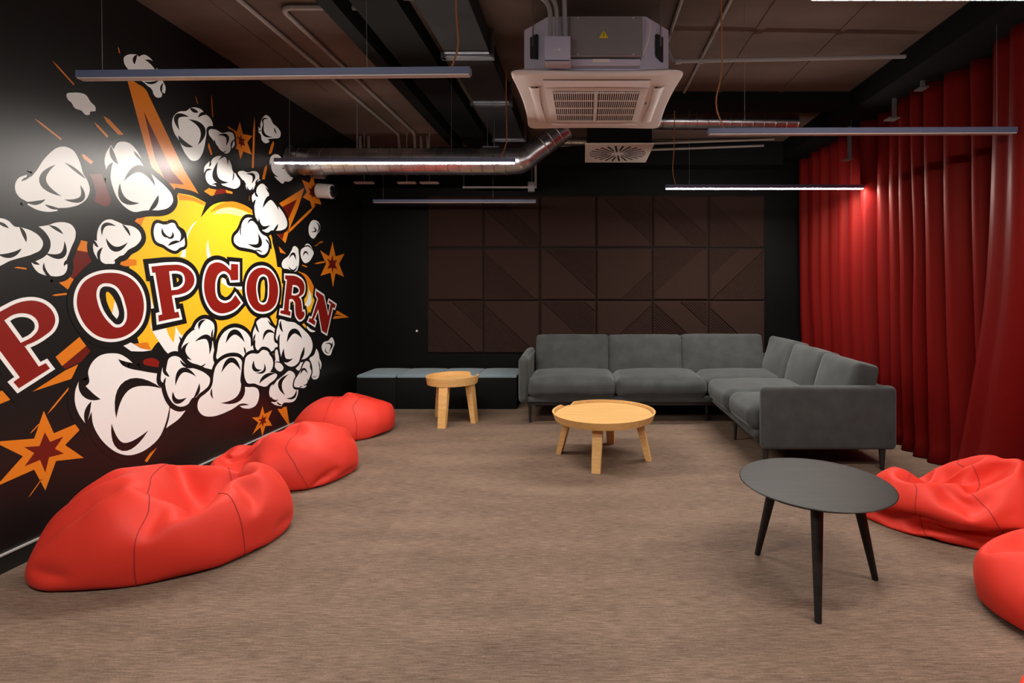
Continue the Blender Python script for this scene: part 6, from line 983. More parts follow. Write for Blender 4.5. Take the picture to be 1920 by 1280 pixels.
     [-39,-48,143,24,-192,-24,230,-7,-43,-10,-7,7,5,-10,-7,-9,-9,-7,-6,-8,-9,8,2,-1,-10,-18,-10,-6,-7,-4,11,8,4,-2,-3,-5,-5,-6,-6,-9,-5,-1,17,12,12,10,10,8,8,8,7,8,7,7,9,8,9,10,10,17,3,0,1,0,5,5,5,3,-1,-4,-5,-6,-6,-6,-8,-8,36,5,4,2,-2,-3,-2,-5,13,-9,-17,-1,-5,-5,-3,-4,-6,18,-3,-4,-3,-2,-3,-3,-3,0,3,6,7,6,5,3,2,-1,2,5,3,2,0,6,8,7,0,-1,0,0,0,-7,0,-4,-7,-201,16,15,15,10,5,10,4,10,9,11,6,9,11,13,15,15,0,-9,-11,-10,-12,-12,-13,-14,-14,-14,-14,-13,-13,-13,-14,-14,-12,-19,-5,-4,-4,-2,-1,0,0,1,1,6,5,-5,-4,8,12,13,81,0,-1,3,-10,-15,-7,-7,-7,-5,-6,-8,-6,-7,-2,-1,4,-24,-2,-1,0,0,0,1,3,6,5,3,3,5,6,5,5,6,177,-9,-11,-10,-12,-13,-14,-14,-15,-15,-14,-14,-13,-14,-14,-14,-13,212,-9,-10,-11,-12,-14,-14,-15,-16,-15,-15,-14,-13,-14,-14,-14,-14,214,-9,-9,-10,-12,-13,-14,-16,-16,-16,-15,-14,-15,-13,-14,-14,-14,213,-8,-8,-9,-12,-13,-15,-17,-17,-15,-15,-14,-15,-14,-14,-14,-13,211,-6,-8,-9,-12,-13,-16,-18,-16,-16,-14,-15,-14,-15,-13,-13,-14,209,-4,-7,-10,-10,-15,-16,-17,-16,-17,-15,-15,-15,-13,-12,-13,-14,205,-1,-6,-7,-15,-16,-15,-16,-15,-16,-17,-15,-13,-12,-12,-13,-14,194,5,-3,-7,-15,-16,-17,-16,-16,-16,-10,-16,-12,-12,-12,-14,-14,184,5,0,-5,-12,-16,-17,-18,-9,-14,-15,-14,-13,-12,-12,-14,-13,172,1,3,-2,-9,-14,-16,-17,-9,-17,-7,-15,-13,-12,-13,-13,-13,162,-3,1,-3,-3,-10,-13,-15,-14,-13,-5,-14,-13,-12,-13,-13,-15,161,-13,-6,-4,-2,-12,-3,-14,2,-12,-11,-15,-13,-12,-13,-14,-15,161,-12,-12,-10,-10,-7,-1,-12,-6,4,-10,-13,-14,-14,-12,-13,-15,160,-12,-9,-9,-11,-11,-10,-8,-5,-7,6,-14,-13,-14,-13,-13,-12,159,-10,-10,-10,-9,-8,-8,-5,-6,-10,-10,-6,-13,-13,-12,-13,-11,160,-10,-10,-9,-7,-7,-8,-8,-11,-11,-5,-10,-11,-11,-13,-12,-12,158,-10,-9,-8,-8,-9,-8,-9,-9,-9,-9,-9,-9,-10,-12,-12,-12,130,-12,-10,7,7,-9,-10,-9,-6,-5,-9,-10,-8,3,8,-8,-7,84,-14,-13,-3,8,3,-9,-11,-5,-11,-11,-6,-5,1,2,1,-11,89,-14,-15,-9,0,3,3,-10,-10,-12,-2,-2,-8,7,0,-13,-9,93,-13,-16,-11,-2,1,6,-11,-13,-13,-8,9,4,1,-8,-12,-4,93,-16,-14,-8,5,-10,3,-8,-16,-15,-10,6,8,-2,-14,-6,-12,113,-8,-13,-14,0,2,-14,-10,-17,-13,-13,4,9,-2,-13,-15,-11,146,-14,-15,0,-3,-16,-16,-15,-16,-15,-12,-1,10,-7,-14,-9,-1,153,-14,-17,7,-13,-16,-18,-18,-12,-10,-12,-15,4,-13,-3,-13,-1,169,-17,-12,-8,-9,-11,-16,-17,-6,-11,-13,-15,-18,-11,-3,-12,-1,183,-17,-15,-16,-10,-9,-15,-5,-17,-17,-13,-1,-17,-16,-12,-10,-6,194,-12,-16,-16,-15,-14,5,-16,-17,-11,-16,-14,-7,-18,-13,-10,3,183,-6,-16,-16,-15,-6,-10,-17,-15,-1,-13,-16,-16,-17,-10,-14,-1,195,-10,-16,-18,-4,-10,-17,-17,-16,-12,-2,-15,-16,-17,-14,-8,-11,196,-12,-8,-11,-15,-15,-7,-15,-16,-10,-14,-14,-15,-11,-18,-13,-11,206,-15,-16,-15,-9,-2,-15,-8,-14,-16,-11,-14,-15,-16,-15,-16,-6,197,-13,-16,-8,-13,-9,-11,-14,-11,-8,-14,-14,-5,-15,-17,-17,-17,196,-15,-11,-14,-10,-14,-5,-12,-13,-8,-7,-14,-4,-14,-16,-17,-12,-25,-4,-5,2,7,13,2,6,6,9,11,15,13,-2,-1,0,4,-88,-5,-1,6,13,4,2,4,8,17,14,11,4,-2,-1,-1,14,-98,2,3,3,7,6,4,1,15,12,10,7,6,2,-2,14,-3,-99,3,1,2,5,7,7,8,8,10,10,8,6,6,5,3,0,-92,-7,6,5,7,8,4,9,-1,12,8,7,7,7,4,6,13,-88,-11,-11,6,9,11,10,6,0,3,8,8,8,7,8,9,16,-93,-11,-9,-2,7,12,12,8,9,0,10,8,7,1,13,8,14,-92,-9,-7,-4,0,9,11,8,9,11,10,6,5,2,11,12,17,-92,-9,-7,-4,-2,2,6,8,8,12,10,8,7,7,9,16,22,-94,-8,-6,-5,-2,-1,1,4,6,11,10,7,9,11,12,18,24,-90,-8,-6,-5,-3,-2,-1,1,4,8,7,7,11,13,18,19,24,-87,-7,-5,-5,-3,-2,-3,-2,3,6,5,7,10,20,19,19,22,-82,-6,-6,-4,-3,-3,-3,-3,1,4,5,7,12,15,20,19,21,-73,-6,-5,-4,-3,-3,-4,-3,1,2,4,9,12,13,15,20,20,-63,-6,-5,-4,-2,-2,-3,0,4,4,2,7,7,10,11,15,19,-52,-5,-5,-3,-1,-1,-1,5,4,3,2,5,8,7,7,10,11,-40,-4,-3,-1,-1,0,0,4,6,3,3,4,6,7,6,6,10,188,-17,-16,-16,-14,-12,-11,-6,-8,-7,-12,-8,-6,-13,-15,-16,-16,201,-17,-17,-17,-15,-14,-12,-10,-8,-8,-13,-10,-8,-14,-16,-17,-18,220,-16,-17,-18,-15,-15,-14,-14,-10,-9,-13,-12,-11,-15,-17,-18,-18,236,-16,-16,-17,-16,-16,-15,-14,-12,-15,-13,-15,-13,-16,-17,-18,-16,246,-15,-16,-17,-16,-16,-16,-14,-15,-11,-14,-15,-17,-18,-19,-16,-13,249,-15,-16,-17,-16,-16,-16,-15,-15,-15,-15,-17,-18,-18,-15,-12,-7,244,-14,-16,-17,-16,-17,-16,-15,-15,-16,-17,-18,-18,-17,-10,-11,-15,249,-14,-15,-16,-17,-16,-17,-16,-16,-17,-17,-19,-18,-17,-13,-13,-13,255,-14,-16,-15,-16,-16,-17,-17,-18,-18,-18,-18,-17,-15,-15,-14,-13,257,-14,-16,-16,-16,-15,-16,-18,-19,-19,-19,-17,-16,-15,-15,-14,-13,257,-14,-15,-16,-17,-16,-16,-17,-19,-20,-18,-17,-16,-15,-15,-14,-13,254,-11,-15,-16,-16,-16,-16,-17,-19,-19,-19,-18,-15,-16,-14,-14,-13,247,-6,-15,-16,-15,-16,-15,-17,-18,-20,-19,-17,-16,-15,-15,-14,-12,245,-9,-14,-15,-14,-14,-15,-17,-19,-19,-18,-17,-16,-16,-15,-13,-12,240,-10,-13,-13,-14,-13,-15,-17,-18,-19,-17,-16,-16,-15,-15,-13,-12,232,-10,-12,-13,-13,-13,-14,-16,-18,-17,-17,-15,-15,-15,-14,-14,-11,221,-10,-11,-11,-13,-12,-14,-15,-16,-15,-16,-15,-13,-15,-14,-14,-11,202,6,5,5,6,0,2,1,8,13,-1,2,7,3,-5,-5,-5,-33,5,5,8,8,0,3,2,4,6,11,2,-1,2,2,-6,-8,-39,7,8,10,8,4,3,3,5,4,4,9,2,-4,-14,-4,-1,-36,8,6,8,11,8,6,4,6,3,4,3,3,-10,-7,-8,-10,-27,9,6,9,12,6,11,6,5,4,3,2,-2,-7,-8,-10,-11,-28,10,8,11,8,8,10,13,4,4,2,-2,-4,-6,-6,-13,-15,-26,10,12,12,9,7,12,13,7,0,-1,-4,-5,-8,-11,-13,-15,-17,12,12,13,10,8,9,7,3,2,-1,-2,-8,-10,-11,-12,-15,-14,14,12,12,10,7,6,4,2,0,-3,-6,-6,-8,-10,-10,-10,-13,17,10,10,9,6,4,2,-1,-3,-5,-5,-4,-7,-9,-10,-7,-13,21,9,9,8,5,2,-2,-4,-1,-5,-4,-5,-6,-8,-9,-7,-9,21,9,7,6,3,0,-4,-1,-2,-5,-4,-5,-4,-7,-8,-6,-2,17,7,6,2,1,-1,-2,-1,-3,-4,-4,-4,-4,-5,-6,-3,2,12,6,2,0,-1,-1,1,-1,-5,-2,-5,-2,-4,-2,-2,2,-1,7,3,1,-3,-2,0,2,-2,-5,-3,-4,-2,1,2,5,-1,-5,3,1,-2,-3,-2,1,-1,-3,-4,-3,-4,3,7,7,2,-1,-9,0,-3,-3,-2,-1,-2,-3,-3,-3,-3,6,7,8,5,3,-2,-129,7,-1,10,-8,7,7,9,9,9,9,8,9,-4,-6,10,10,-96,7,11,6,-4,6,9,10,8,9,9,10,8,-9,5,8,11,-113,12,12,8,1,11,6,3,8,9,8,9,10,-4,8,8,11,-126,13,12,8,9,1,7,8,8,9,9,7,2,11,10,8,11,-139,14,13,11,4,11,10,2,6,8,9,3,10,9,12,11,13,-138,2,12,11,14,11,5,7,2,7,4,10,9,10,12,14,14,-135,3,2,16,7,12,9,5,4,7,7,1,10,13,12,16,16,-131,3,1,4,15,6,10,7,6,0,8,7,11,12,13,15,16,-131,9,0,0,10,11,6,7,6,3,7,9,6,13,14,13,15,-132,15,5,1,4,8,9,4,6,7,8,4,10,7,13,13,14,-135,13,10,0,9,10,7,7,4,7,10,7,3,12,5,13,14,-139,13,11,1,13,11,9,6,8,6,3,10,9,2,8,12,13,-143,11,10,9,13,11,9,9,8,5,9,3,6,3,10,11,12,-146,10,14,15,9,11,9,9,8,7,1,8,5,9,5,10,12,-146,15,7,14,12,11,9,8,4,7,8,9,6,2,9,10,14,-147,15,8,11,11,9,9,8,8,8,8,4,5,8,10,12,14,-149,14,12,11,10,9,8,5,7,7,8,8,8,9,9,11,14],
     [14,55,-67,72,-68,118,-122,114,-114,0,7,6,9,2,-6,0,4,5,7,8,-5,-4,-9,-10,0,-11,3,-7,6,11,-5,6,8,7,7,4,3,1,2,-3,3,11,8,0,0,-2,-2,-2,-2,-1,0,-1,1,0,1,2,3,3,3,-8,-10,-10,-9,-8,-3,-3,2,-7,-9,-6,-1,1,4,-4,3,-3,1,6,3,-10,4,4,7,6,0,-7,8,-14,-8,9,-5,-4,0,79,4,-4,-11,-12,-8,-3,1,7,8,7,6,6,6,6,5,8,4,-5,-6,-6,-5,-3,-1,-2,-9,-11,-11,-11,-12,-5,-10,-8,-4,0,0,4,-4,9,12,-7,-11,-2,6,-2,10,-8,-7,7,-4,-3,126,10,8,6,4,3,2,3,2,0,-1,-3,-5,-5,-6,-6,-8,-14,-8,-8,-8,-8,-7,-8,-9,-9,-9,-7,-9,-7,-10,-9,0,6,-6,1,7,13,-6,-3,-7,-5,0,1,1,11,-4,-9,0,9,1,114,-2,-3,-4,-4,-5,-7,-11,-12,-13,-12,-7,0,8,9,6,3,49,12,10,8,5,4,3,3,3,1,-2,-4,-4,-6,-6,-7,-7,-20,13,11,9,7,5,4,4,3,1,-1,-3,-6,-6,-6,-6,-9,-25,13,11,10,8,6,6,4,2,1,-1,-1,-5,-7,-6,-8,-9,-28,13,12,10,8,7,7,-1,-1,0,0,1,2,-8,-8,-8,-11,-29,14,13,10,9,7,6,4,0,-3,-2,-1,3,-7,-9,-10,-10,-32,15,14,12,10,5,6,5,4,1,-1,-3,-5,-9,-9,-10,-9,-33,14,14,14,1,5,6,5,7,5,3,-5,-8,-9,-9,-9,-9,-32,13,13,13,7,-4,2,4,5,6,10,-5,-8,-9,-9,-8,-8,-29,11,13,13,10,3,-6,1,15,7,-5,-8,-8,-8,-7,-7,-8,-25,12,11,12,12,8,-8,2,15,-4,-14,-6,-5,-7,-6,-6,-7,-18,13,10,11,12,11,9,5,-5,-13,-15,-8,-7,-5,-6,-5,-4,-4,5,11,10,9,8,12,7,-16,-12,-11,-7,-5,-5,-5,-3,-2,10,0,3,5,7,11,11,8,-13,-15,-9,-6,-5,-3,-3,-2,0,25,0,1,2,2,2,5,9,-12,-11,-12,-2,-2,-1,-1,0,1,31,3,3,2,1,-1,-3,-11,-10,7,-5,-10,0,0,1,1,1,25,1,2,0,-8,-7,-5,-4,1,1,7,-1,-1,-1,-3,2,0,12,1,0,-1,-2,-1,-1,-1,1,0,1,1,-1,0,-1,-2,-2,-73,-1,1,8,6,5,2,6,8,8,7,-3,-6,-10,-8,-10,-11,-2,0,0,12,8,11,5,4,9,5,4,-8,-11,-12,-13,-13,-1,0,0,0,12,14,13,12,6,7,3,-12,-12,-10,-11,-13,-1,-8,6,-6,2,11,15,15,13,8,3,-2,-11,-10,-13,-13,-11,-8,13,-12,0,5,13,13,11,14,12,1,-6,-13,-13,-10,-13,-2,-13,8,4,5,0,5,15,15,5,-7,3,7,-10,-14,-8,-14,-8,-3,-2,19,10,7,-15,16,-2,-3,-4,6,8,7,-15,-10,-13,2,5,-13,23,10,5,-16,-11,-4,-2,1,10,12,7,-5,-17,-3,14,-7,-14,25,4,13,-15,-14,-12,-7,-2,13,10,-4,-2,-3,8,14,-9,-14,23,2,9,-3,-12,-15,0,-15,-2,5,11,18,-3,4,8,-13,-14,13,11,4,-1,-6,-9,-15,6,1,-8,10,12,16,0,-10,-13,-15,8,13,4,-1,-8,-15,-13,3,5,13,12,10,5,-3,-13,-10,-14,8,9,4,1,-15,-14,-1,0,0,10,15,8,7,0,-11,-15,-11,1,8,9,-10,-7,-4,15,-7,4,-9,3,6,9,8,-1,-9,-10,-5,-4,3,4,12,-15,0,12,7,0,-11,-5,-2,6,6,-2,-12,10,-7,-4,12,6,-11,-9,2,10,12,1,-5,-15,-5,0,0,0,7,5,-10,5,8,0,-12,-3,3,9,11,-2,-14,-7,0,0,9,-7,-2,0,2,2,-4,0,1,3,5,8,5,7,-10,-10,-8,10,-1,-7,6,5,0,0,-1,2,4,5,5,8,-3,-11,-10,-9,-4,0,14,6,6,2,0,0,1,6,5,2,-7,5,-8,-12,-4,-17,1,4,9,5,7,8,6,5,0,-2,-6,-2,8,-2,-10,-20,-11,13,-12,0,3,6,9,7,4,7,-3,-1,2,7,1,-20,-19,8,7,-8,-9,-1,0,5,5,4,8,8,5,2,1,0,-17,-17,18,4,-7,-7,-8,-4,0,1,2,4,8,4,3,2,4,-5,-19,22,9,-7,-6,-7,-9,-6,0,0,0,0,4,4,4,6,3,-16,20,19,-7,-6,-6,-9,-9,-6,-1,0,0,0,0,2,5,7,-8,15,33,-7,-6,-7,-7,-9,-6,-5,-4,-3,0,0,1,2,4,10,13,33,-7,-6,-6,-7,-7,-6,-4,-6,-5,-3,0,1,2,9,10,11,32,-6,-6,-6,-6,-5,-5,-5,-5,-5,-1,-2,-3,4,8,10,8,34,-5,-6,-5,-5,-5,-3,-4,-5,-3,-2,-3,-4,-3,4,11,8,39,-5,-6,-4,-4,-2,-3,-3,-3,-3,-4,-4,-4,-4,-2,5,10,44,-4,-4,-4,-3,-1,-2,-4,-7,-9,-12,8,2,-3,-4,-2,8,50,-3,-4,-3,-2,-2,-3,-14,-7,-10,-12,1,9,6,-1,-1,-2,57,-2,-4,-3,-3,-3,-6,-13,-13,-11,-9,-4,6,9,6,1,-1,-65,0,0,4,-4,5,6,-10,8,-9,6,10,-12,-4,0,5,-5,0,0,3,-3,0,0,7,-7,8,-8,1,11,-12,0,0,0,4,2,-4,-2,0,0,0,0,0,8,-8,0,7,-7,3,-4,1,-1,15,-1,-3,-4,-2,-1,-1,-1,-1,0,0,1,-2,1,1,2,4,20,-1,-1,-3,-2,-1,-2,-2,-2,1,0,1,-1,-1,0,3,3,20,1,0,-1,-2,-2,-2,-3,-3,-2,-1,0,0,0,2,2,-2,26,1,2,0,-2,-2,-3,-2,-3,-2,-1,-1,-1,0,0,1,-2,27,2,2,1,-1,-3,-2,-2,-2,-2,-2,-2,-1,-1,-1,-1,-2,28,3,2,1,0,-2,-1,-1,-2,-2,-4,-2,-2,-2,-1,-1,-3,27,3,-1,0,0,2,2,0,-1,-3,-4,-4,-2,-2,-2,-2,-4,28,3,1,1,0,1,1,3,-1,-4,-5,-3,-3,-3,-2,-3,-5,23,8,3,3,2,2,1,1,-3,-3,-4,-4,-4,-4,-3,-4,-5,16,14,5,4,3,2,1,0,-2,-3,-4,-4,-4,-5,-5,-4,-6,14,13,7,5,4,2,1,0,-1,-2,-3,-4,-5,-6,-5,-6,-6,11,13,8,6,4,2,2,0,-1,-2,-3,-3,-5,-6,-6,-6,-7,9,12,8,6,4,3,2,1,0,-1,-3,-3,-5,-6,-6,-6,-7,6,10,9,6,4,3,2,2,1,0,-2,-4,-4,-6,-7,-6,-7,-123,0,7,5,-12,15,-6,-6,10,10,3,-6,-9,-9,-1,-1,0,-1,4,8,5,-14,5,10,-17,0,9,10,8,-3,-9,-10,-1,0,4,2,6,-3,-3,-7,15,-18,0,0,6,12,7,0,-4,-4,-4,-10,10,-5,-6,-2,7,11,-18,0,4,-4,6,9,-4,13,2,-2,-23,9,-8,-2,4,11,-1,-14,7,-7,0,2,4,8,12,-3,1,-24,6,-6,0,12,-5,-4,-3,10,-6,2,5,6,5,5,3,4,-31,-3,0,0,8,-6,0,4,6,3,3,5,5,6,5,3,3,-42,-1,-1,0,2,3,5,10,7,3,3,2,5,4,5,4,3,-44,-1,0,2,4,3,6,9,7,4,1,-11,8,6,6,6,5,-45,1,1,3,5,4,7,8,5,-1,-4,-12,0,6,10,9,8,-43,6,3,2,6,5,7,5,-5,-10,4,-5,-9,5,9,8,9,-40,15,5,4,5,5,4,-3,-13,-7,6,0,-9,1,7,9,12,-32,14,6,6,5,2,-1,-8,-14,-7,2,7,-4,-4,7,12,13,-27,12,7,7,2,-2,-6,-11,-13,-3,8,1,-6,1,10,14,12,-24,10,7,5,-3,-6,-9,-12,-8,4,6,-6,0,6,12,13,12,-23,9,6,0,-7,-10,-11,-9,-1,3,7,-3,6,7,8,12,12,-21,7,2,-6,-10,-12,-9,-3,1,4,7,8,6,6,6,9,11,-94,4,10,0,5,5,-8,-3,-2,-1,1,5,-3,-9,-8,-3,4,2,7,-7,3,7,5,5,1,-2,-2,0,-1,-6,-7,-8,6,-6,7,-5,5,-8,7,3,7,-7,-1,-1,5,2,-2,-9,-4,9,-8,2,7,-2,-7,-1,11,-7,-3,-1,1,0,8,-3,-5,0,10,-10,10,-5,-3,4,-7,-1,1,9,3,0,-2,-10,1,8,-4,7,-9,16,-7,-5,-3,6,-2,-7,4,8,2,-9,1,-1,-5,7,4,-7,14,-5,0,-1,-7,0,4,-4,-1,4,3,-10,-2,2,-2,4,5,9,-3,5,-4,-1,-4,0,3,-4,6,-3,-7,-4,-2,1,4,3,18,-9,2,4,-5,-3,4,-1,-4,6,0,-7,-5,0,0,5,3,18,-9,-1,-2,4,-4,-2,3,0,-5,-1,3,-6,-3,0,9,2,8,-6,8,-3,4,-4,-3,-2,3,0,-1,-4,-2,-1,-3,8,-1,8,-9,4,10,3,-3,-2,-3,0,2,-7,4,-2,-10,6,-4,0,12,-12,8,13,3,0,-1,-2,-1,-7,0,-9,6,-10,-2,3,4,9,-9,10,0,9,1,0,-1,-3,-5,-10,4,-7,6,-6,3,3,10,-3,-1,-2,2,-1,2,5,-8,-5,-1,1,7,-5,2,3,5,9,-2,0,-1,-2,-5,-4,-2,1,2,3,4,-1,1,2,3,3,9,-1,-4,-2,-1,0,-4,3,2,2,3,3,-1,-2,-4,1,5],
    ),
    (
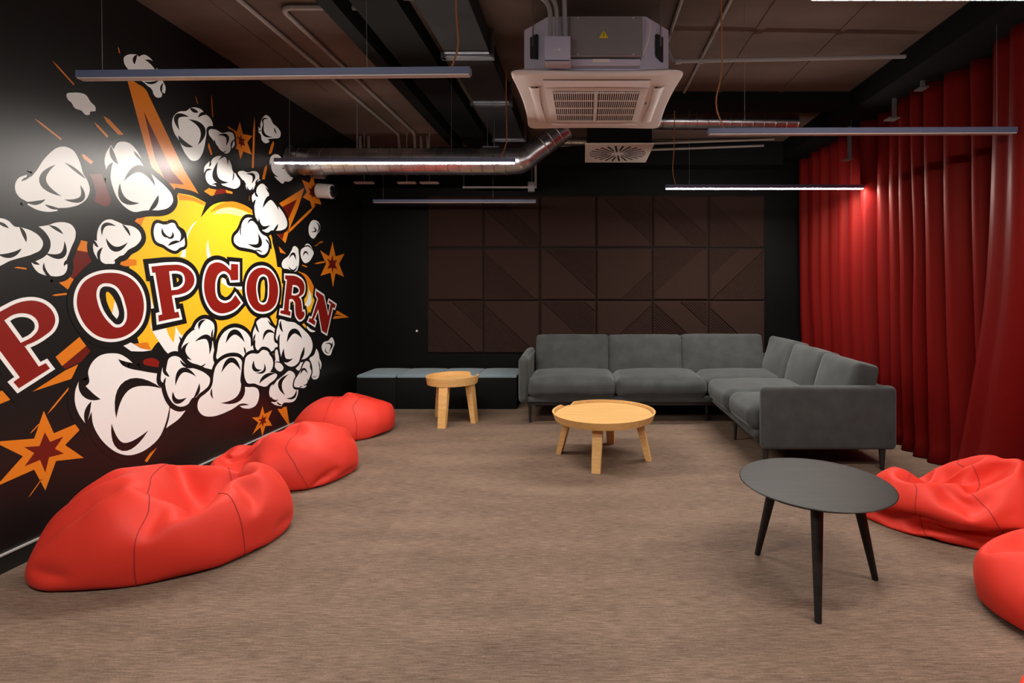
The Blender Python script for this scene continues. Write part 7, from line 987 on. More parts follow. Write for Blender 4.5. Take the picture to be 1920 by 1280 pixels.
     [-154,-23,20,-12,316,3,9,-16,-309,-6,-9,-2,-1,0,3,1,0,0,0,2,3,3,5,3,4,-5,-11,-6,-8,-3,-7,-3,-6,0,-4,7,1,2,2,3,5,7,0,-6,-6,-4,-4,-2,0,0,-1,0,1,1,3,3,5,6,9,6,-5,-4,-2,-2,-1,-8,1,6,5,0,-6,-1,4,8,5,8,308,-18,-21,-16,-15,-12,-15,-14,-16,-16,-18,-14,-17,-19,-22,-22,-21,-15,21,21,20,18,17,16,17,17,16,16,16,16,16,16,17,16,30,10,7,5,3,0,0,0,5,-7,5,4,3,-5,-4,-5,-9,-13,7,4,3,2,6,1,-1,-1,-1,-2,-1,-5,-3,-2,-1,3,-17,4,4,3,3,2,2,2,2,3,2,1,-1,-1,-4,-4,-7,4,9,8,6,4,3,1,1,1,0,0,-1,-2,-5,-8,-9,-10,-295,19,16,16,10,17,15,18,17,19,21,17,14,12,15,17,19,2,-19,-17,-18,-17,-17,-16,-16,-17,-19,-17,-17,-19,-21,-19,-18,-19,286,3,2,3,2,1,2,2,2,2,2,2,1,-1,-3,-5,-7,-26,1,2,2,2,1,0,1,2,2,2,3,2,0,-4,-6,-5,-22,0,2,2,2,-1,0,-1,2,2,3,3,2,0,-3,-5,-4,-19,1,2,2,0,-2,-2,-2,2,3,4,4,1,0,-4,-4,-4,-15,2,1,2,-2,-3,-3,-2,2,4,3,2,2,-1,-3,-4,-3,-13,3,0,-1,-2,-1,-2,-1,0,3,1,1,1,0,-2,-2,-3,-11,2,-1,-1,-3,-1,1,-1,1,0,0,-1,0,0,0,0,-2,-12,2,0,-3,-3,-1,-1,1,0,0,-1,0,-1,1,1,1,-1,-12,1,0,-3,-3,-3,-1,-1,0,0,0,-1,1,1,1,1,0,-11,0,-1,-4,-3,-3,-1,-1,-1,0,0,-1,0,0,2,2,2,-9,-3,-2,-4,-3,-3,-3,-2,0,1,1,-1,-1,1,2,3,4,-9,-4,-3,-5,-3,-4,-4,-3,0,1,0,-1,1,3,3,5,5,-10,-6,-5,-5,-4,-4,-5,-2,0,0,0,0,1,3,4,5,7,-9,-7,-7,-7,-5,-5,-2,-2,0,0,1,1,2,2,3,6,7,-9,-9,-8,-7,-4,-3,-2,-1,-1,-1,2,2,3,3,4,5,7,-13,-10,-8,-5,-4,-2,-1,-2,0,-1,1,2,3,4,5,6,7,-16,-10,-7,-5,-3,-3,-1,-1,0,0,0,1,3,3,5,7,7,20,-12,-8,-2,-1,-1,2,4,3,0,2,2,2,2,-1,4,9,14,-10,-9,-6,0,0,0,1,3,6,3,0,1,0,0,1,10,23,-11,-10,-6,-6,-1,3,2,1,2,5,5,1,0,0,2,5,33,-11,-12,-7,-6,-3,-3,1,4,7,2,4,4,1,0,1,2,39,-12,-8,-8,-9,-4,-2,1,4,4,4,5,2,2,-1,0,2,36,-5,-7,-8,-9,-2,-2,1,4,3,2,3,4,0,-1,-1,0,37,-2,-5,-9,-6,-3,1,1,2,3,3,2,2,1,-2,-2,-1,35,0,-5,-8,-4,-3,1,1,3,3,2,3,2,0,-3,-2,-7,36,0,-5,-5,-2,-4,0,3,3,4,2,4,0,-2,-3,-6,-8,35,0,-5,-2,-10,6,0,3,5,4,3,4,-3,-2,-5,-9,-6,34,-3,-1,-8,-6,0,10,5,4,4,4,2,0,-4,-9,-7,-4,28,-3,-5,-3,-2,0,2,11,6,5,3,0,-1,-1,-9,-7,-6,20,2,-3,-1,1,1,2,1,-5,4,13,5,2,-2,-6,-8,-9,19,2,2,1,-2,2,3,-3,-5,6,3,1,2,4,-5,-11,-8,26,5,3,0,-1,0,-5,0,1,4,5,3,-2,-3,-4,-6,-8,29,5,-2,2,-4,0,1,1,2,1,3,3,1,-5,-9,-9,-7,36,0,2,-5,3,3,2,1,2,0,1,0,-1,-6,-6,-7,-6,5,-20,-18,-16,-16,-16,-17,-23,-21,-14,-22,-18,-12,-19,-15,-18,-19,294,-21,-18,-18,-19,-19,-17,-23,-22,-16,-20,-19,-20,-19,-17,-17,-19,313,-21,-20,-19,-18,-24,-19,-23,-22,-19,-25,-14,-22,-22,-18,-18,-19,332,-23,-22,-19,-19,-25,-22,-22,-23,-22,-25,-16,-21,-24,-19,-14,-20,342,-22,-23,-21,-20,-26,-23,-22,-23,-25,-26,-19,-22,-22,-18,-18,-19,351,-20,-22,-22,-22,-25,-25,-21,-23,-27,-26,-23,-24,-19,-20,-21,-16,357,-21,-21,-22,-22,-24,-25,-22,-23,-28,-27,-24,-24,-22,-21,-20,-17,363,-20,-22,-23,-21,-23,-24,-23,-23,-26,-27,-25,-24,-23,-25,-21,-19,369,-20,-22,-23,-21,-23,-23,-23,-24,-25,-26,-25,-24,-23,-28,-22,-19,371,-21,-21,-23,-22,-21,-23,-24,-25,-26,-25,-25,-23,-24,-27,-22,-18,369,-20,-22,-23,-21,-22,-23,-23,-25,-28,-25,-25,-23,-23,-25,-20,-18,365,-20,-22,-23,-22,-22,-23,-22,-25,-27,-24,-25,-24,-23,-21,-19,-17,357,-21,-23,-22,-21,-23,-22,-22,-22,-26,-24,-25,-24,-23,-21,-19,-18,351,-21,-23,-21,-20,-23,-21,-21,-21,-25,-23,-24,-24,-23,-22,-20,-19,344,-22,-22,-19,-20,-21,-20,-20,-20,-23,-22,-23,-24,-23,-21,-20,-20,331,-22,-20,-18,-19,-19,-20,-19,-19,-21,-20,-22,-23,-22,-20,-20,-21,315,-20,-19,-18,-18,-18,-18,-18,-18,-20,-18,-20,-21,-22,-20,-18,-21,342,-1,2,4,3,4,2,4,2,1,1,-5,-4,-3,-4,-5,-7,16,2,4,4,5,3,1,6,3,1,-3,-3,-4,-4,-5,-7,-8,12,9,4,6,4,4,-1,5,4,4,-2,-4,-4,-6,-7,-8,-9,9,11,7,7,5,1,3,2,2,0,-2,-4,-4,-6,-7,-8,-10,4,11,11,10,9,4,3,-1,0,-2,-1,-3,-4,-4,-7,-8,-12,-10,10,11,11,12,10,6,2,-1,-1,-2,-3,-4,-6,-8,-10,-13,-20,11,11,12,11,12,13,2,-1,-1,-2,-3,-4,-7,-9,-10,-14,-21,12,14,13,13,11,10,1,0,-1,-2,-3,-6,-7,-9,-11,-14,-13,9,16,13,11,10,7,1,0,0,-2,-5,-6,-7,-9,-11,-14,-13,15,14,11,10,8,6,2,1,0,-2,-6,-6,-8,-9,-11,-13,-15,17,14,10,10,8,5,3,1,0,-3,-6,-6,-8,-9,-10,-13,-13,15,13,10,9,7,6,3,1,-1,-3,-6,-6,-7,-8,-11,-12,-12,13,12,9,9,8,5,3,1,-2,-3,-6,-6,-6,-7,-10,-12,-12,11,11,9,8,7,6,2,1,-2,-4,-5,-5,-5,-7,-9,-11,-14,10,9,7,6,5,5,3,3,0,-2,-5,-5,-5,-6,-7,-10,-17,7,7,6,4,5,4,2,4,3,-1,-3,-5,-5,-5,-6,-8,-21,5,4,5,4,4,3,3,3,3,2,-2,-3,-4,-5,-5,-7,-317,23,20,22,22,16,18,16,18,18,13,18,19,16,15,22,20,-304,23,19,23,24,16,18,18,19,18,19,15,20,20,18,21,20,-319,23,22,22,23,19,16,21,21,16,19,20,20,21,21,21,21,-333,23,22,21,24,21,18,21,22,19,18,21,24,23,20,21,22,-347,22,23,22,23,23,21,21,22,20,20,23,26,24,21,20,19,-353,20,21,23,23,26,22,20,23,21,22,24,26,26,21,19,17,-348,12,20,22,24,26,22,21,23,22,23,25,26,26,22,18,12,-341,15,12,21,24,26,23,20,23,24,24,26,26,26,21,18,14,-349,15,17,21,22,26,24,21,23,23,25,27,26,26,20,17,16,-354,19,18,20,22,25,24,22,24,22,25,27,27,24,16,18,15,-347,19,19,18,22,24,24,23,23,23,24,27,26,24,16,17,16,-339,19,17,16,22,24,23,22,23,22,24,26,25,24,20,17,16,-334,19,16,14,22,23,22,21,22,23,24,24,24,23,22,19,16,-332,18,16,17,22,23,20,19,22,23,23,22,23,22,21,20,17,-327,18,18,19,22,22,19,18,21,22,21,21,21,22,20,19,18,-317,19,18,20,22,20,18,18,20,19,19,20,20,21,19,18,18,-304,19,20,21,20,18,17,18,18,18,17,17,19,20,18,17,17,-311,-4,-5,-7,-3,-4,-3,-1,1,0,0,-2,5,4,5,5,6,-7,-5,-5,-7,-7,-6,-3,-1,0,1,0,-1,5,6,6,8,10,-10,-8,-6,-5,-6,5,0,1,0,0,0,0,0,3,2,5,10,-10,-4,-2,-6,-4,-4,-3,-1,-1,-1,0,1,1,6,4,4,11,-5,-11,-1,-7,-5,-4,-1,2,4,2,2,-1,-3,0,2,7,13,-6,-8,-6,1,-7,-9,2,3,0,1,0,0,-3,2,9,10,12,-11,-12,-5,0,-4,-5,-7,3,0,1,1,-1,2,8,11,13,13,-23,-9,-10,0,-6,-4,-2,-2,3,-2,0,1,3,7,11,15,15,-26,-10,-9,-2,-6,-3,-3,-1,1,0,2,-2,8,10,10,11,15,-17,-14,-11,-6,-4,-3,-3,-2,-1,0,1,8,2,7,10,12,15,-11,-13,-10,-7,-5,-4,-3,-2,0,0,2,4,7,8,10,11,13,-7,-13,-11,-7,-5,-5,-3,1,2,1,2,0,9,10,9,12,13,-14,-12,-9,-7,-5,-5,-3,-1,0,2,1,10,9,8,9,10,11,-15,-10,-9,-7,-5,-4,-3,-2,1,1,2,7,8,9,8,9,10,-10,-9,-9,-6,-4,-4,-3,-1,0,1,2,4,6,7,8,9,10,-5,-8,-8,-5,-4,-3,-2,-2,0,1,2,3,4,5,7,8,12,-2,-8,-6,-5,-4,-2,-2,0,-1,1,1,2,3,4,6,8,10],
     [-94,-11,208,4,-222,-11,231,4,-20,-15,-9,-14,-14,-12,-6,-9,-11,-10,-9,-7,-10,-11,-8,-11,-14,-18,-5,0,-6,2,-5,2,-4,1,-2,5,1,0,-1,1,1,1,16,13,12,11,10,11,11,13,13,12,12,11,10,10,11,11,13,20,4,2,2,1,1,5,0,-4,-5,2,5,1,-2,-4,-4,-6,-1,7,1,1,6,7,-5,-2,-1,2,-1,-8,-3,2,0,-6,-3,9,7,5,4,5,4,3,1,-1,-1,-2,-4,-2,-3,-3,-6,-7,3,6,3,1,0,-1,-2,0,6,-5,2,3,3,-5,-4,-5,-7,-210,17,14,12,12,7,12,8,7,12,14,14,14,12,15,12,7,1,-14,-14,-14,-13,-14,-13,-13,-11,-10,-9,-13,-13,-14,-12,-13,-15,-21,-5,-3,-3,-2,-3,-2,-1,-1,-1,0,1,0,5,7,7,9,23,-7,-6,-5,-12,-2,8,1,0,-3,-1,-2,-4,1,5,4,3,-9,-4,-5,-4,-2,-3,-2,0,0,1,3,5,5,5,6,7,6,212,-15,-15,-14,-14,-14,-13,-12,-11,-12,-12,-14,-14,-14,-14,-13,-15,222,-16,-16,-15,-15,-14,-14,-12,-13,-13,-13,-13,-14,-15,-15,-14,-14,231,-17,-17,-16,-16,-14,-14,-16,-14,-14,-13,-12,-14,-14,-16,-14,-15,240,-18,-18,-17,-16,-15,-14,-16,-15,-13,-13,-11,-14,-17,-17,-15,-14,245,-17,-18,-18,-17,-15,-14,-15,-16,-12,-13,-14,-15,-18,-16,-15,-14,251,-17,-18,-19,-16,-16,-15,-15,-16,-13,-15,-16,-17,-16,-16,-14,-15,258,-17,-18,-18,-17,-15,-16,-16,-15,-16,-17,-17,-16,-15,-16,-16,-15,263,-18,-17,-18,-16,-15,-15,-17,-16,-17,-17,-16,-16,-16,-17,-17,-16,265,-17,-17,-18,-16,-15,-15,-16,-16,-17,-16,-17,-17,-17,-17,-17,-16,265,-16,-18,-18,-16,-15,-15,-14,-16,-15,-16,-17,-18,-18,-18,-17,-17,263,-15,-18,-18,-16,-14,-13,-14,-15,-15,-16,-17,-19,-18,-18,-17,-16,256,-16,-17,-16,-15,-13,-13,-14,-15,-16,-15,-17,-17,-17,-17,-17,-16,247,-15,-17,-16,-15,-13,-14,-15,-15,-14,-15,-15,-15,-16,-16,-17,-15,239,-15,-17,-16,-14,-14,-14,-15,-15,-14,-14,-14,-14,-15,-15,-15,-14,230,-16,-16,-15,-13,-13,-14,-14,-15,-13,-14,-13,-14,-15,-13,-14,-13,219,-17,-14,-13,-12,-13,-13,-13,-14,-13,-13,-12,-13,-13,-14,-14,-12,205,-14,-13,-12,-11,-11,-12,-13,-13,-13,-12,-11,-12,-12,-13,-14,-13,196,-8,-13,-16,-15,-15,-11,-9,-9,-11,-11,-9,-12,-12,-13,-11,-8,188,-11,-11,-16,-15,-15,-15,-13,-11,-9,-11,-14,-14,-12,-12,-14,-7,201,-11,-11,-14,-16,-16,-14,-14,-15,-14,-13,-10,-14,-14,-12,-9,-13,210,-12,-9,-16,-13,-16,-17,-17,-15,-13,-15,-13,-10,-14,-12,-7,-15,213,-4,-15,-16,-12,-16,-15,-19,-18,-16,-15,-12,-14,-12,-10,-6,-15,226,-14,-15,-15,-12,-16,-13,-20,-19,-18,-16,-15,-12,-12,-11,-4,-16,229,-14,-15,-10,-17,-10,-16,-21,-19,-17,-16,-16,-16,-14,-9,-5,-17,232,-14,-12,-9,-20,-6,-18,-19,-19,-18,-16,-17,-16,-13,-9,-12,-9,227,-13,-8,-12,-19,-4,-18,-18,-19,-19,-16,-18,-17,-13,-12,-12,-8,227,-10,-7,-16,-5,-16,-19,-18,-19,-18,-17,-18,-13,-15,-16,-8,-12,228,-5,-15,-13,-16,-14,-13,-16,-19,-19,-16,-13,-17,-17,-9,-13,-15,235,-14,-14,-16,-17,-14,-15,-11,-16,-16,-15,-17,-18,-16,-11,-16,-11,227,-14,-9,-15,-16,-15,-11,-17,-17,-15,-9,-16,-18,-16,-16,-15,-13,232,-12,-14,-15,-8,-14,-17,-17,-16,-12,-17,-18,-16,-14,-14,-12,-13,226,-12,-14,-14,-11,-16,-13,-17,-17,-14,-14,-15,-15,-15,-13,-13,-12,221,-13,-10,-15,-11,-15,-15,-16,-16,-15,-13,-13,-11,-12,-11,-12,-13,206,-9,-14,-9,-15,-15,-15,-14,-13,-14,-11,-6,-13,-9,-12,-15,-17,-29,-5,-3,-5,-2,4,2,1,2,0,-2,-6,12,3,7,8,8,-33,-6,-2,-2,-9,4,2,2,1,0,-4,10,3,0,12,7,10,-36,-6,-2,-5,-5,-1,2,1,1,0,2,4,4,6,9,9,12,-39,-6,-5,-5,-6,-1,2,0,1,0,2,5,7,6,10,17,14,-49,-7,-6,-6,-5,-2,0,0,0,1,4,5,9,7,15,15,12,-44,-11,-9,-8,-2,-3,-3,-1,-1,4,6,4,9,16,12,14,18,-45,-12,-10,-9,-5,-3,-3,-2,0,3,5,7,10,11,15,17,18,-41,-13,-11,-6,-7,-3,-3,-2,0,7,7,8,9,8,10,16,16,-35,-13,-11,-9,-4,-3,-3,-2,1,11,8,8,8,7,6,15,16,-34,-12,-12,-7,-5,-3,-3,-1,-1,7,9,8,7,7,10,16,15,-32,-13,-11,-7,-4,-5,-2,-1,0,3,6,8,7,8,14,17,16,-33,-13,-10,-6,-5,-4,-4,0,0,2,5,8,7,8,18,16,16,-35,-12,-9,-5,-5,-5,-3,-2,1,2,4,8,8,8,14,17,13,-31,-10,-8,-5,-4,-5,-4,-2,1,2,4,7,9,7,11,14,13,-27,-8,-6,-5,-5,-4,-4,-1,0,2,4,7,8,8,9,11,12,-23,-6,-6,-6,-4,-4,-2,-2,1,2,3,6,8,8,8,8,10,-18,-5,-5,-6,-3,-3,-3,0,0,2,3,6,6,7,7,8,7,218,-8,-13,-15,-17,-13,-15,-13,-12,-8,-10,-10,-12,-13,-14,-15,-18,214,-10,-13,-16,-17,-14,-16,-13,-14,-8,-14,-13,-13,-14,-14,-17,-18,230,-12,-13,-15,-17,-16,-14,-15,-15,-14,-15,-14,-14,-14,-16,-17,-18,246,-12,-15,-16,-17,-19,-17,-12,-15,-16,-16,-15,-14,-16,-17,-18,-16,251,-14,-14,-15,-16,-17,-17,-17,-16,-17,-17,-15,-15,-16,-18,-17,-16,252,-15,-15,-14,-14,-15,-17,-17,-17,-19,-16,-16,-14,-16,-17,-16,-15,249,-16,-16,-14,-15,-14,-12,-18,-18,-18,-17,-15,-14,-16,-17,-16,-15,250,-16,-14,-13,-13,-15,-16,-18,-18,-19,-17,-15,-14,-16,-16,-16,-14,255,-17,-13,-14,-15,-17,-17,-17,-19,-19,-17,-15,-14,-16,-16,-16,-14,258,-15,-14,-15,-16,-18,-17,-17,-19,-19,-18,-15,-14,-15,-16,-16,-14,255,-11,-15,-15,-16,-18,-17,-17,-19,-19,-18,-15,-14,-15,-16,-15,-14,255,-12,-15,-16,-16,-17,-17,-17,-18,-19,-18,-15,-14,-15,-16,-15,-13,254,-14,-16,-15,-16,-16,-16,-18,-17,-19,-17,-15,-14,-15,-16,-15,-13,250,-15,-15,-16,-15,-15,-15,-17,-17,-17,-17,-15,-14,-15,-16,-15,-13,245,-16,-16,-16,-15,-15,-14,-14,-15,-16,-16,-15,-14,-15,-15,-16,-14,238,-16,-17,-16,-15,-14,-14,-12,-13,-14,-15,-15,-14,-14,-14,-15,-15,227,-16,-16,-15,-14,-14,-15,-13,-12,-10,-13,-14,-14,-14,-13,-14,-15,235,2,7,1,0,0,3,7,-1,2,1,1,-3,-8,-8,-2,-2,8,3,7,4,1,0,2,8,-2,2,3,-7,-3,-5,-8,-1,-3,6,5,5,8,3,2,1,3,3,2,0,-4,-7,-7,-6,-5,-1,3,9,6,9,5,3,1,4,3,0,1,-6,-6,-8,-8,-5,-4,1,12,8,9,7,4,2,3,4,0,-2,-3,-7,-9,-9,-7,-10,1,15,11,10,8,3,5,3,3,0,-3,-5,-8,-10,-10,-9,-11,-7,23,13,9,8,6,4,3,0,0,-3,-4,-8,-11,-9,-10,-18,-6,21,21,9,8,6,4,3,0,-1,-2,-5,-8,-10,-11,-12,-15,-5,22,17,10,8,8,5,2,0,-2,-3,-5,-8,-9,-13,-13,-13,-1,17,14,11,10,9,6,1,-1,-2,-4,-4,-8,-12,-16,-14,-13,4,16,13,12,11,10,6,1,-2,-2,-4,-4,-8,-11,-17,-14,-13,0,16,13,14,11,10,5,2,-2,-2,-4,-4,-8,-9,-13,-14,-13,-6,14,13,15,10,9,5,2,0,-2,-4,-5,-6,-8,-10,-13,-12,-9,14,12,12,8,7,6,2,1,-2,-4,-5,-5,-7,-8,-11,-11,-9,13,10,7,7,7,5,3,0,-1,-4,-5,-4,-5,-7,-9,-10,-10,11,7,6,6,6,5,2,0,-2,-3,-4,-3,-3,-6,-8,-8,-11,8,6,5,5,5,4,1,0,-1,-3,-4,-2,-1,-6,-7,-8,-210,11,12,11,10,11,10,9,10,11,11,8,10,13,14,15,14,-186,12,12,12,11,11,11,11,11,10,11,12,11,13,14,14,14,-194,12,11,13,13,12,12,12,10,10,11,11,12,14,16,12,17,-202,12,13,13,14,13,12,12,10,10,11,10,12,11,16,19,18,-204,10,15,10,14,12,12,11,9,10,10,11,13,14,17,20,18,-209,14,11,16,12,9,11,11,11,11,11,8,12,15,16,19,20,-205,9,16,12,13,12,11,10,11,12,10,9,11,13,13,18,19,-201,14,10,12,13,13,13,12,11,10,10,12,13,13,13,16,17,-207,13,14,14,11,13,13,13,12,12,10,14,13,12,14,16,17,-207,10,10,13,14,14,13,13,12,11,13,11,16,14,15,17,17,-212,10,11,12,13,14,14,12,12,11,13,13,14,13,15,16,18,-209,10,9,12,14,13,14,13,11,12,12,14,12,12,14,16,16,-205,10,10,13,13,14,14,13,12,11,13,10,12,13,14,15,16,-203,10,11,12,13,14,14,13,13,12,13,13,11,11,13,14,16,-203,11,10,12,13,14,14,14,13,13,14,12,12,11,12,13,15,-201,11,10,12,12,13,14,14,14,14,13,12,11,11,12,12,14,-197,12,11,11,11,12,13,14,14,14,12,11,10,11,12,12,13],
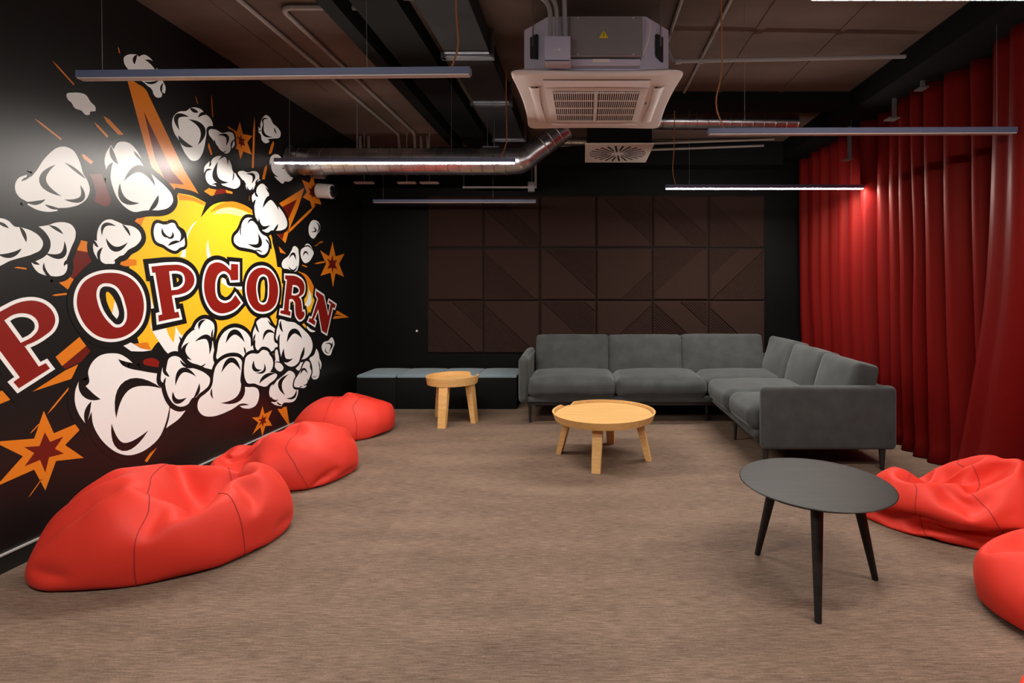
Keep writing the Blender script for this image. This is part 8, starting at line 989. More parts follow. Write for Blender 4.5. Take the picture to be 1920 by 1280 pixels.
     [1,87,-85,89,-91,125,-112,106,-116,4,7,1,1,0,-10,-6,0,0,-1,7,4,4,-6,-7,-1,2,-3,8,0,9,-3,-7,0,7,7,1,8,9,10,10,10,10,12,2,2,2,2,1,0,1,0,0,0,-1,-2,-2,-1,-1,-1,-13,-10,-10,-11,-9,-9,2,-8,-3,1,-8,-1,-7,-6,0,6,-3,5,-9,0,1,1,10,-8,7,-3,-7,1,9,-5,6,6,-6,-6,98,12,8,5,3,4,3,1,0,0,-1,-2,-1,-4,-8,-4,0,-4,-10,-11,-12,-10,-9,-9,-7,-5,-4,-6,-8,-7,-8,-9,8,4,-12,0,0,1,4,8,-3,-10,9,3,-2,-3,1,-8,0,5,10,104,-3,-5,-1,-2,1,4,5,6,6,8,5,2,-1,-3,-5,-6,-15,-9,-10,-10,-9,-8,-8,-8,-9,-9,-9,-10,-9,-5,-2,0,0,0,1,7,8,10,1,-10,-9,-8,0,0,10,-10,13,-7,-6,0,129,2,3,2,1,-3,-2,-3,-2,-1,-2,-3,-4,-4,-4,-6,-8,22,-4,-2,-1,0,2,3,8,8,7,6,4,3,-1,-3,-6,-5,-20,-1,0,-1,0,1,2,9,8,7,6,5,4,1,-4,-6,-7,-18,1,0,0,-1,1,1,3,6,6,5,6,6,8,-6,-8,-8,-11,1,2,0,-1,0,0,2,5,6,6,7,5,3,-6,-8,-9,-6,2,2,3,-1,0,-1,0,5,9,6,5,3,-1,-6,-8,-9,-7,3,1,-1,8,1,0,-2,6,9,6,3,0,-3,-6,-8,-11,-4,2,-3,1,8,7,2,-1,7,6,3,1,-2,-4,-7,-8,-11,0,1,-5,1,8,8,6,5,3,3,0,0,-3,-6,-6,-8,-11,4,-1,-5,1,7,7,7,5,3,1,1,-1,-3,-6,-7,-7,-9,5,-3,-3,1,5,8,7,5,2,1,-1,-1,-4,-5,-6,-6,-7,3,-1,-1,0,4,7,7,5,2,-1,-1,-3,-3,-5,-5,-5,-6,9,0,0,-2,2,5,6,4,0,-1,-2,-3,-2,-4,-5,-6,-5,10,4,1,0,1,5,3,0,-1,-2,-3,-1,-2,-2,-5,-6,-7,11,4,3,3,1,1,0,0,-1,-2,-3,-2,-2,-1,-4,-5,-5,8,2,2,1,1,1,1,1,-1,-2,-2,-3,-2,-2,-2,-4,-4,2,2,1,1,1,1,2,1,0,-1,-1,-2,-3,-2,-3,-4,-3,-2,2,1,1,2,1,1,1,0,0,-1,-1,-2,-2,-3,-4,-3,-90,8,6,1,1,0,-7,-8,-7,-2,0,6,4,3,2,-7,-8,18,3,-6,-3,6,4,2,-3,-7,-8,-6,0,2,4,6,4,-8,11,-6,-7,-4,0,4,8,5,2,-4,-7,-9,-1,2,6,12,-3,-3,-4,-10,0,8,-7,-1,4,5,6,2,-6,-9,-1,8,13,4,-17,-9,0,2,11,-2,-11,0,0,2,4,7,-5,-7,9,14,5,-29,0,0,7,12,-6,-13,0,0,0,0,2,6,-6,9,14,6,-31,0,2,13,9,-16,-8,0,0,4,-4,0,0,3,11,14,3,-31,0,9,14,2,-19,-2,-4,0,2,5,-4,-2,8,12,10,-12,-19,5,13,11,-4,-19,-6,5,1,1,-7,0,6,12,10,-9,-11,-6,10,13,6,-15,-10,-6,7,0,-7,0,2,13,9,-5,-12,-7,7,14,1,-6,-7,14,-12,-10,-1,0,0,10,5,5,-12,-8,0,17,-7,-4,-2,1,12,13,-12,-7,-6,-4,1,3,7,-11,-1,7,-1,5,-11,0,3,10,14,8,-4,-7,-7,-6,-5,-4,-1,-1,0,10,-8,-2,0,13,9,3,0,-5,10,5,-5,-6,-7,-2,2,-1,-10,-6,0,8,12,-4,-9,0,1,7,9,7,3,-3,-4,-7,-7,-14,4,11,4,-11,-5,-2,0,0,3,7,8,9,-6,-5,-7,-7,4,10,-3,-10,-3,0,2,5,-4,-3,8,12,-4,-8,-5,-3,0,0,0,3,9,-10,10,-12,0,0,15,-5,8,-9,3,-9,-3,0,0,1,8,-7,2,9,-13,0,0,17,-11,-3,-3,9,-1,-9,4,-3,5,-4,-1,12,0,-12,0,0,16,-1,-15,0,0,8,-8,3,-3,0,0,0,11,-1,-10,0,0,14,0,-14,7,-2,0,5,3,-10,-3,0,0,7,-1,-6,0,0,9,1,-10,2,10,3,-7,7,-2,-4,-5,-3,0,-1,0,0,0,1,0,-1,0,2,5,3,-3,16,-4,-4,-4,-1,0,0,0,1,0,-2,1,0,-4,-3,-1,0,31,-4,-4,-3,-1,1,0,0,1,-1,-3,-1,0,-3,-4,-2,-2,35,-4,-3,-2,0,1,1,0,0,-2,-4,-3,0,-2,-4,-3,-3,37,-4,-2,-2,1,3,0,0,0,-3,-4,-3,-1,-2,-4,-4,-4,38,-3,-2,0,2,2,1,-1,0,-4,-3,-3,-2,-2,-5,-7,-4,41,-2,-1,0,2,3,0,-1,-1,-4,-3,-2,-2,-2,-9,-8,-6,45,1,-1,1,2,2,-1,0,-1,-5,-2,-2,-2,-3,-9,-9,-6,45,2,0,1,2,1,-1,0,-2,-4,-3,-1,-2,-4,-7,-10,-7,46,2,0,2,2,0,-1,-1,-1,-4,-3,-1,-3,-5,-6,-9,-7,45,1,2,2,2,-1,-1,-1,-3,-3,-3,-1,-4,-4,-5,-8,-8,44,2,2,3,0,-1,-2,-1,-3,-2,-3,-2,-4,-4,-4,-7,-8,-74,-10,-1,0,4,10,3,-3,-4,-10,8,-6,-2,0,0,0,0,9,-9,4,-4,3,11,-6,3,-1,-10,0,0,0,0,0,0,0,0,0,6,-6,1,9,-10,1,0,-1,0,0,0,0,0,0,0,7,-2,-2,-2,-1,0,0,10,3,3,1,0,-1,-1,-1,-2,-4,10,-1,-2,-2,-5,-5,-3,1,0,1,1,1,1,1,1,0,0,18,-1,1,-1,-2,-5,-4,-1,-1,0,1,1,2,2,1,1,-2,14,1,1,2,-2,-3,-3,-1,-1,-1,0,1,2,1,2,0,-3,13,2,2,2,-2,-3,0,-1,-1,-2,-1,1,1,1,1,0,-3,7,5,2,3,1,-1,0,-1,-2,-2,-1,0,0,1,1,-1,-3,5,4,6,3,2,1,0,-1,-2,-2,-2,-1,0,0,1,-1,-4,5,6,5,4,2,2,0,-1,-1,-2,-2,-2,-2,0,0,-1,-4,5,7,5,4,3,3,1,-1,-2,-1,-2,-3,-3,-1,0,-2,-4,7,6,6,4,3,3,1,0,-1,-2,-2,-3,-3,-2,-1,-3,-4,9,6,5,4,4,2,3,0,-1,-2,-3,-3,-3,-2,-2,-2,-6,11,6,4,3,1,0,-3,8,2,0,-3,-2,-3,-2,-2,-4,-6,11,3,2,0,-2,-4,1,8,5,4,1,-2,-2,-1,-3,-5,-6,7,1,-2,-2,-5,-1,2,6,5,9,4,2,0,-2,-3,-5,-6,-120,3,9,-7,-4,12,-1,-7,8,-2,-12,0,0,3,8,-1,-6,-2,-2,9,-5,-3,13,-7,6,-9,0,0,9,-1,-2,-6,5,-4,-1,-4,0,7,-7,13,-11,-2,0,9,4,-3,-8,-2,0,2,4,-6,0,0,5,-5,10,-10,0,0,1,7,-5,-3,0,0,0,-1,3,-2,0,0,0,8,-8,0,0,0,0,0,0,0,0,2,6,2,-4,-4,-1,-1,0,0,1,3,3,0,0,2,0,-1,3,6,-2,0,-4,-1,0,-1,1,3,4,2,0,-1,1,0,-2,3,4,-2,-1,0,0,0,0,2,2,4,2,0,-2,0,0,-1,1,4,-7,2,4,0,0,1,2,3,3,1,0,-3,1,-1,-1,1,2,-11,7,5,1,1,2,2,2,3,1,-1,-3,1,-2,-4,-2,1,-6,8,6,2,3,2,2,2,2,1,-1,-3,0,-2,-5,-2,-1,-10,9,9,5,4,3,2,2,2,0,-1,-3,0,-2,-6,-3,-1,-14,10,9,8,6,4,2,1,2,0,0,-4,-1,-2,-5,-4,-2,-14,11,8,9,6,5,2,1,2,0,0,-4,-2,-1,-5,-4,-3,-14,10,10,8,6,4,3,1,1,1,0,-3,-3,-1,-4,-4,-3,-15,10,11,6,5,4,3,2,1,1,0,-2,-3,-2,-2,-3,-3,-17,12,10,5,4,4,3,1,1,1,-1,-1,-2,-2,-3,-3,-2,-118,7,2,1,-6,-3,3,-4,0,0,0,9,-5,-3,-1,0,9,-4,-5,0,0,0,0,2,1,0,0,0,1,-1,-1,-1,6,-7,0,0,4,4,4,4,2,1,0,1,0,0,-1,-2,-5,-12,0,4,6,7,5,4,1,0,-1,-2,-3,-3,-2,-2,-5,-5,-4,0,14,-4,1,10,2,0,-4,-5,-4,-3,-2,-3,-2,0,2,3,1,12,1,-9,1,1,3,-6,-5,-2,-1,-2,10,-2,2,2,2,0,-3,6,0,-9,-3,1,3,-7,5,-1,-6,10,8,2,1,-4,-3,-8,3,5,-9,-2,-2,-1,5,-5,7,-7,6,7,5,3,2,-1,-13,-1,-1,4,-6,-2,-2,-1,1,0,6,-4,3,4,4,6,1,-5,0,0,-2,-2,-2,-2,-1,-1,1,2,3,2,1,2,2,2,2,1,0,-1,-2,-2,-2,-1,0,0,2,2,2,1,2,2,2,1,1,2,0,-2,-2,-2,-1,-1,-1,1,5,0,-2,1,0,0,10,1,2,1,-2,-1,-2,0,-1,0,1,-1,-2,0,-1,0,2,13,2,1,0,0,-1,-1,0,0,0,0,-2,-1,-1,-2,0,2,14,1,1,1,-1,0,0,0,0,0,-1,-1,-1,-2,-1,-1,2,14,1,1,1,0,0,0,0,0,-1,0,-1,-1,-2,-2,0,1,13,2,1,1,1,0,1,-1,0,0,0,-1,-2,-1,-2,-1,1],
    ),
    (
     [-118,-46,64,-50,317,-63,56,-57,-214,-11,-10,-6,-4,-6,-3,-2,-2,-1,2,3,5,4,5,5,6,-6,-12,-9,-4,-8,-4,-6,-1,1,2,1,0,-1,-2,-3,-1,9,3,-4,-4,-5,-3,-4,-3,-5,3,4,7,5,-3,-3,0,10,10,3,-8,-7,-6,-3,2,4,5,7,1,2,7,5,7,8,11,12,254,-14,-9,-15,-13,-13,-11,-10,-10,-10,-12,-14,-15,-13,-19,-20,-20,-49,21,18,15,16,17,0,11,14,11,12,8,9,12,14,16,17,27,11,8,8,5,4,3,3,3,3,3,4,3,2,0,-5,-4,8,3,2,4,4,3,4,4,0,-1,-5,-2,4,-6,-3,-3,-9,-60,8,6,4,4,3,1,3,9,2,-1,-4,-5,-5,-10,-9,-7,6,11,11,10,9,8,6,5,5,4,4,0,-4,-3,1,0,-6,-271,21,19,17,17,12,16,12,10,14,15,14,18,17,14,17,13,-66,-15,-12,-11,-12,-9,-6,-15,-15,-15,-16,-19,-19,-19,-20,-19,-17,246,6,7,5,3,4,3,7,6,2,-1,-3,-5,-6,-11,-9,-8,-19,6,5,6,4,4,5,7,6,3,0,-3,-5,-6,-9,-10,-9,-20,6,7,9,6,-3,3,7,6,4,0,-3,-5,-7,-7,-7,-7,-23,7,9,7,3,-3,1,6,6,4,-3,-2,-4,-8,-5,-4,-4,-21,7,8,5,-1,-4,-1,5,7,4,2,-7,-3,-3,-7,-3,0,-17,6,5,1,-2,-6,1,12,-4,5,3,2,-10,-3,1,-2,-6,-13,3,2,0,-3,-6,1,14,5,1,0,-3,-8,-3,1,0,-4,-11,1,0,-4,3,-11,2,15,2,0,-2,-1,-6,2,-3,0,1,-13,1,-3,-1,-2,4,-9,8,2,-1,-2,-1,0,-1,-2,1,2,-9,-4,-5,-2,-2,2,1,-4,7,1,-4,-5,0,0,-2,2,8,-11,-6,-6,-2,-3,1,1,0,3,4,-3,-4,-3,0,-1,2,9,0,-8,-7,-11,0,-2,0,2,1,5,-2,-4,-3,-2,1,3,8,2,-7,-8,-10,-2,-3,1,2,2,1,-2,-3,-4,-1,2,4,7,5,-9,-8,-5,-5,-5,1,0,1,-1,-1,-3,-2,0,1,7,4,8,-11,-11,-6,-4,-1,-1,-1,0,0,-2,-1,-2,-1,1,4,8,10,-15,-10,-6,-3,4,-5,-2,0,-1,-1,-1,0,1,2,3,6,5,-13,-9,-6,1,5,-6,-4,-3,-1,-1,1,3,4,4,2,4,72,-10,-10,-8,-5,-5,-4,-2,-2,-1,2,2,5,5,4,5,9,37,-9,-9,-7,-5,-5,-4,-2,-2,-1,1,2,3,5,5,6,8,35,-9,-8,-6,-6,-5,-2,-1,-1,0,2,2,2,4,4,4,5,34,-7,-7,-5,-6,-4,-2,-1,0,0,1,4,3,2,3,3,2,32,-6,-5,-4,-3,-3,-1,-2,-1,0,1,-1,1,8,2,0,0,29,-3,-3,-3,-3,-1,-3,-4,3,-3,-5,0,7,0,9,-2,-4,30,-1,-2,-4,-3,-2,-4,2,-2,0,-5,2,2,1,1,2,1,23,2,0,-4,-5,-1,0,1,1,-5,-1,3,1,0,0,0,-1,22,2,3,-4,-4,0,1,-1,-1,1,1,2,1,-1,-2,-8,0,23,4,3,-4,-3,2,2,0,0,1,1,-1,-3,-3,-3,-1,-5,22,6,5,-3,-2,3,2,1,-1,0,3,-1,-2,-4,-4,-5,-3,19,7,7,-1,-1,2,0,-3,-1,4,4,-2,-1,-2,-3,-6,-4,14,9,8,0,1,1,-3,-2,0,4,3,0,-2,-1,-3,-5,-6,11,11,9,0,2,-1,-2,-1,0,3,3,-1,-1,-1,-4,-4,-7,10,11,8,3,-1,0,-4,2,4,2,2,-1,-2,-2,-4,-10,-5,0,15,13,-2,-4,6,5,4,3,1,-2,-2,-4,-9,-3,-2,-5,3,13,3,9,-3,1,-1,2,1,0,0,1,1,-4,-8,-2,-6,2,-15,-18,-18,-15,-20,-20,-15,-13,-16,-11,-14,-15,-16,-18,-20,-23,276,-17,-20,-19,-18,-19,-21,-19,-16,-16,-16,-15,-14,-14,-19,-21,-24,286,-15,-17,-16,-19,-21,-23,-20,-17,-19,-18,-17,-16,-14,-19,-23,-23,296,-18,-19,-12,-18,-18,-22,-21,-19,-18,-20,-20,-18,-17,-19,-23,-22,307,-19,-17,-21,-11,-20,-21,-21,-18,-20,-21,-21,-21,-19,-21,-23,-21,319,-19,-21,-19,-12,-19,-21,-21,-19,-20,-22,-22,-21,-21,-24,-25,-20,327,-19,-21,-15,-19,-18,-19,-21,-20,-20,-22,-22,-23,-23,-23,-23,-22,328,-18,-18,-20,-19,-18,-18,-20,-20,-22,-21,-22,-24,-23,-24,-20,-21,324,-15,-20,-21,-18,-17,-17,-19,-20,-21,-22,-22,-25,-26,-22,-17,-21,317,-16,-18,-20,-18,-16,-16,-18,-19,-22,-22,-23,-26,-24,-16,-21,-20,309,-17,-18,-19,-17,-16,-16,-16,-19,-20,-20,-23,-24,-23,-21,-20,-19,300,-18,-17,-17,-17,-16,-15,-15,-18,-22,-21,-23,-23,-22,-21,-19,-17,293,-18,-17,-16,-17,-15,-14,-15,-18,-21,-23,-23,-22,-21,-20,-19,-17,286,-17,-16,-16,-15,-14,-13,-15,-18,-22,-22,-23,-23,-20,-20,-18,-17,279,-17,-14,-13,-12,-14,-15,-15,-17,-21,-22,-22,-23,-22,-20,-18,-17,271,-16,-11,-10,-11,-14,-15,-16,-17,-19,-20,-22,-22,-21,-21,-19,-19,261,-15,-12,-10,-11,-8,-14,-15,-17,-17,-18,-20,-21,-21,-21,-19,-17,336,12,9,4,4,0,0,3,3,2,-5,-6,-4,-4,-4,-4,-5,0,13,11,5,6,7,0,3,3,-3,-3,-4,-5,-5,-5,-6,-7,-3,14,11,8,8,8,4,3,0,-1,-3,-5,-5,-7,-8,-8,-12,-7,15,12,4,5,7,6,4,4,7,-3,-5,-5,-7,-8,-15,-14,-9,16,13,11,8,8,6,4,3,-1,-2,-4,-5,-6,-8,-14,-16,-16,15,13,11,10,10,6,4,2,-1,-1,-3,-5,-7,-8,-11,-15,-24,14,14,11,11,9,7,5,-1,-1,-1,-1,-5,-6,-9,-11,-13,-28,14,14,12,10,9,8,5,2,-1,-2,-3,-5,-6,-9,-11,-13,-28,14,13,12,11,8,7,6,4,0,-3,-4,-5,-7,-9,-11,-12,-27,12,13,12,10,8,7,6,3,1,-2,-3,-6,-8,-9,-10,-12,-26,12,13,10,10,8,8,1,2,2,0,-3,-5,-7,-9,-11,-11,-24,11,8,11,10,9,6,-4,1,2,1,-1,-3,-5,-8,-10,-11,-22,8,7,9,10,9,7,-3,-2,-1,0,-1,-3,-3,-4,-9,-11,-19,5,7,9,8,8,7,3,-1,-3,-4,-2,-3,-2,-5,-8,-9,-18,5,6,8,8,6,5,6,0,-1,-2,-3,-5,-6,-6,-6,-8,-16,7,5,6,5,6,5,3,2,-1,-2,-4,-4,-6,-6,-6,-6,-14,8,7,5,0,3,6,1,4,7,-5,-5,-4,-4,-10,-7,-5,-210,22,21,19,17,15,12,10,12,13,12,14,14,15,14,10,15,-246,23,22,21,13,17,16,15,9,14,15,13,15,15,12,15,14,-259,25,23,17,19,15,17,17,16,10,15,13,16,13,17,14,16,-272,26,21,19,20,19,15,18,17,16,11,15,12,17,17,16,16,-284,25,21,24,20,18,19,15,18,16,16,13,15,16,16,15,15,-285,18,26,24,20,19,19,16,16,18,16,15,16,15,15,14,15,-290,23,21,25,20,19,19,17,17,18,16,16,15,16,15,15,15,-291,20,22,26,19,18,19,17,17,17,18,16,17,16,16,16,14,-291,19,22,23,20,18,18,17,17,17,18,18,17,17,17,16,15,-296,21,22,21,20,19,17,18,17,17,18,18,18,18,18,16,15,-300,21,21,22,21,19,18,18,18,17,17,18,17,19,18,18,15,-301,21,20,23,21,18,18,19,18,16,17,17,17,19,19,19,15,-297,24,23,17,19,16,18,18,18,16,16,17,17,18,20,19,17,-288,25,23,16,15,14,16,16,17,15,17,17,16,18,18,20,18,-274,25,23,18,13,14,16,9,12,14,16,17,17,16,18,19,18,-257,25,22,17,15,14,14,11,2,12,15,15,16,16,17,18,18,-239,24,20,16,16,15,14,0,9,14,15,8,13,15,16,17,17,-236,-8,-6,-6,-4,-2,-8,3,4,6,-3,2,2,7,6,12,12,-30,-10,-8,-2,-5,-2,1,2,4,4,5,5,2,-9,4,13,12,-28,-10,-9,-4,-6,-2,-1,1,4,7,4,4,4,6,-6,10,15,-20,-11,-10,-11,-7,-4,0,6,2,2,5,3,6,9,-2,8,12,-17,-11,-8,-8,-7,-9,4,-1,2,2,4,4,8,7,9,9,12,-19,-12,-11,-12,-8,-5,3,-3,3,1,3,5,7,7,8,11,11,-16,-11,-9,-10,-12,-1,-3,7,-2,-4,7,2,5,7,11,14,11,-19,-12,-9,-7,-9,-8,2,4,3,1,1,-5,6,12,11,13,14,-18,-15,-13,-8,-5,-7,-1,3,5,-1,3,3,-1,10,11,14,15,-11,-11,-17,-14,-8,-5,2,-2,5,4,-4,7,5,3,11,13,16,-3,-17,-10,-14,-13,-6,-3,0,3,3,5,-1,3,6,13,13,15,4,-18,-12,-13,-10,-4,-4,-3,-1,0,2,5,6,8,9,13,15,7,-18,-13,-10,-7,-3,-4,-2,-2,1,2,4,7,7,7,9,14,6,-17,-9,-7,-1,-2,-3,-1,-1,0,3,3,5,6,4,4,13,3,-10,-8,-6,-3,0,-1,-2,-1,6,2,3,4,5,3,-1,13,1,-6,-6,-6,-5,-3,-2,-1,3,6,6,4,2,1,-2,4,12,5,-6,-6,-5,-6,-4,-3,-2,3,6,7,5,-1,-3,-2,10,11],
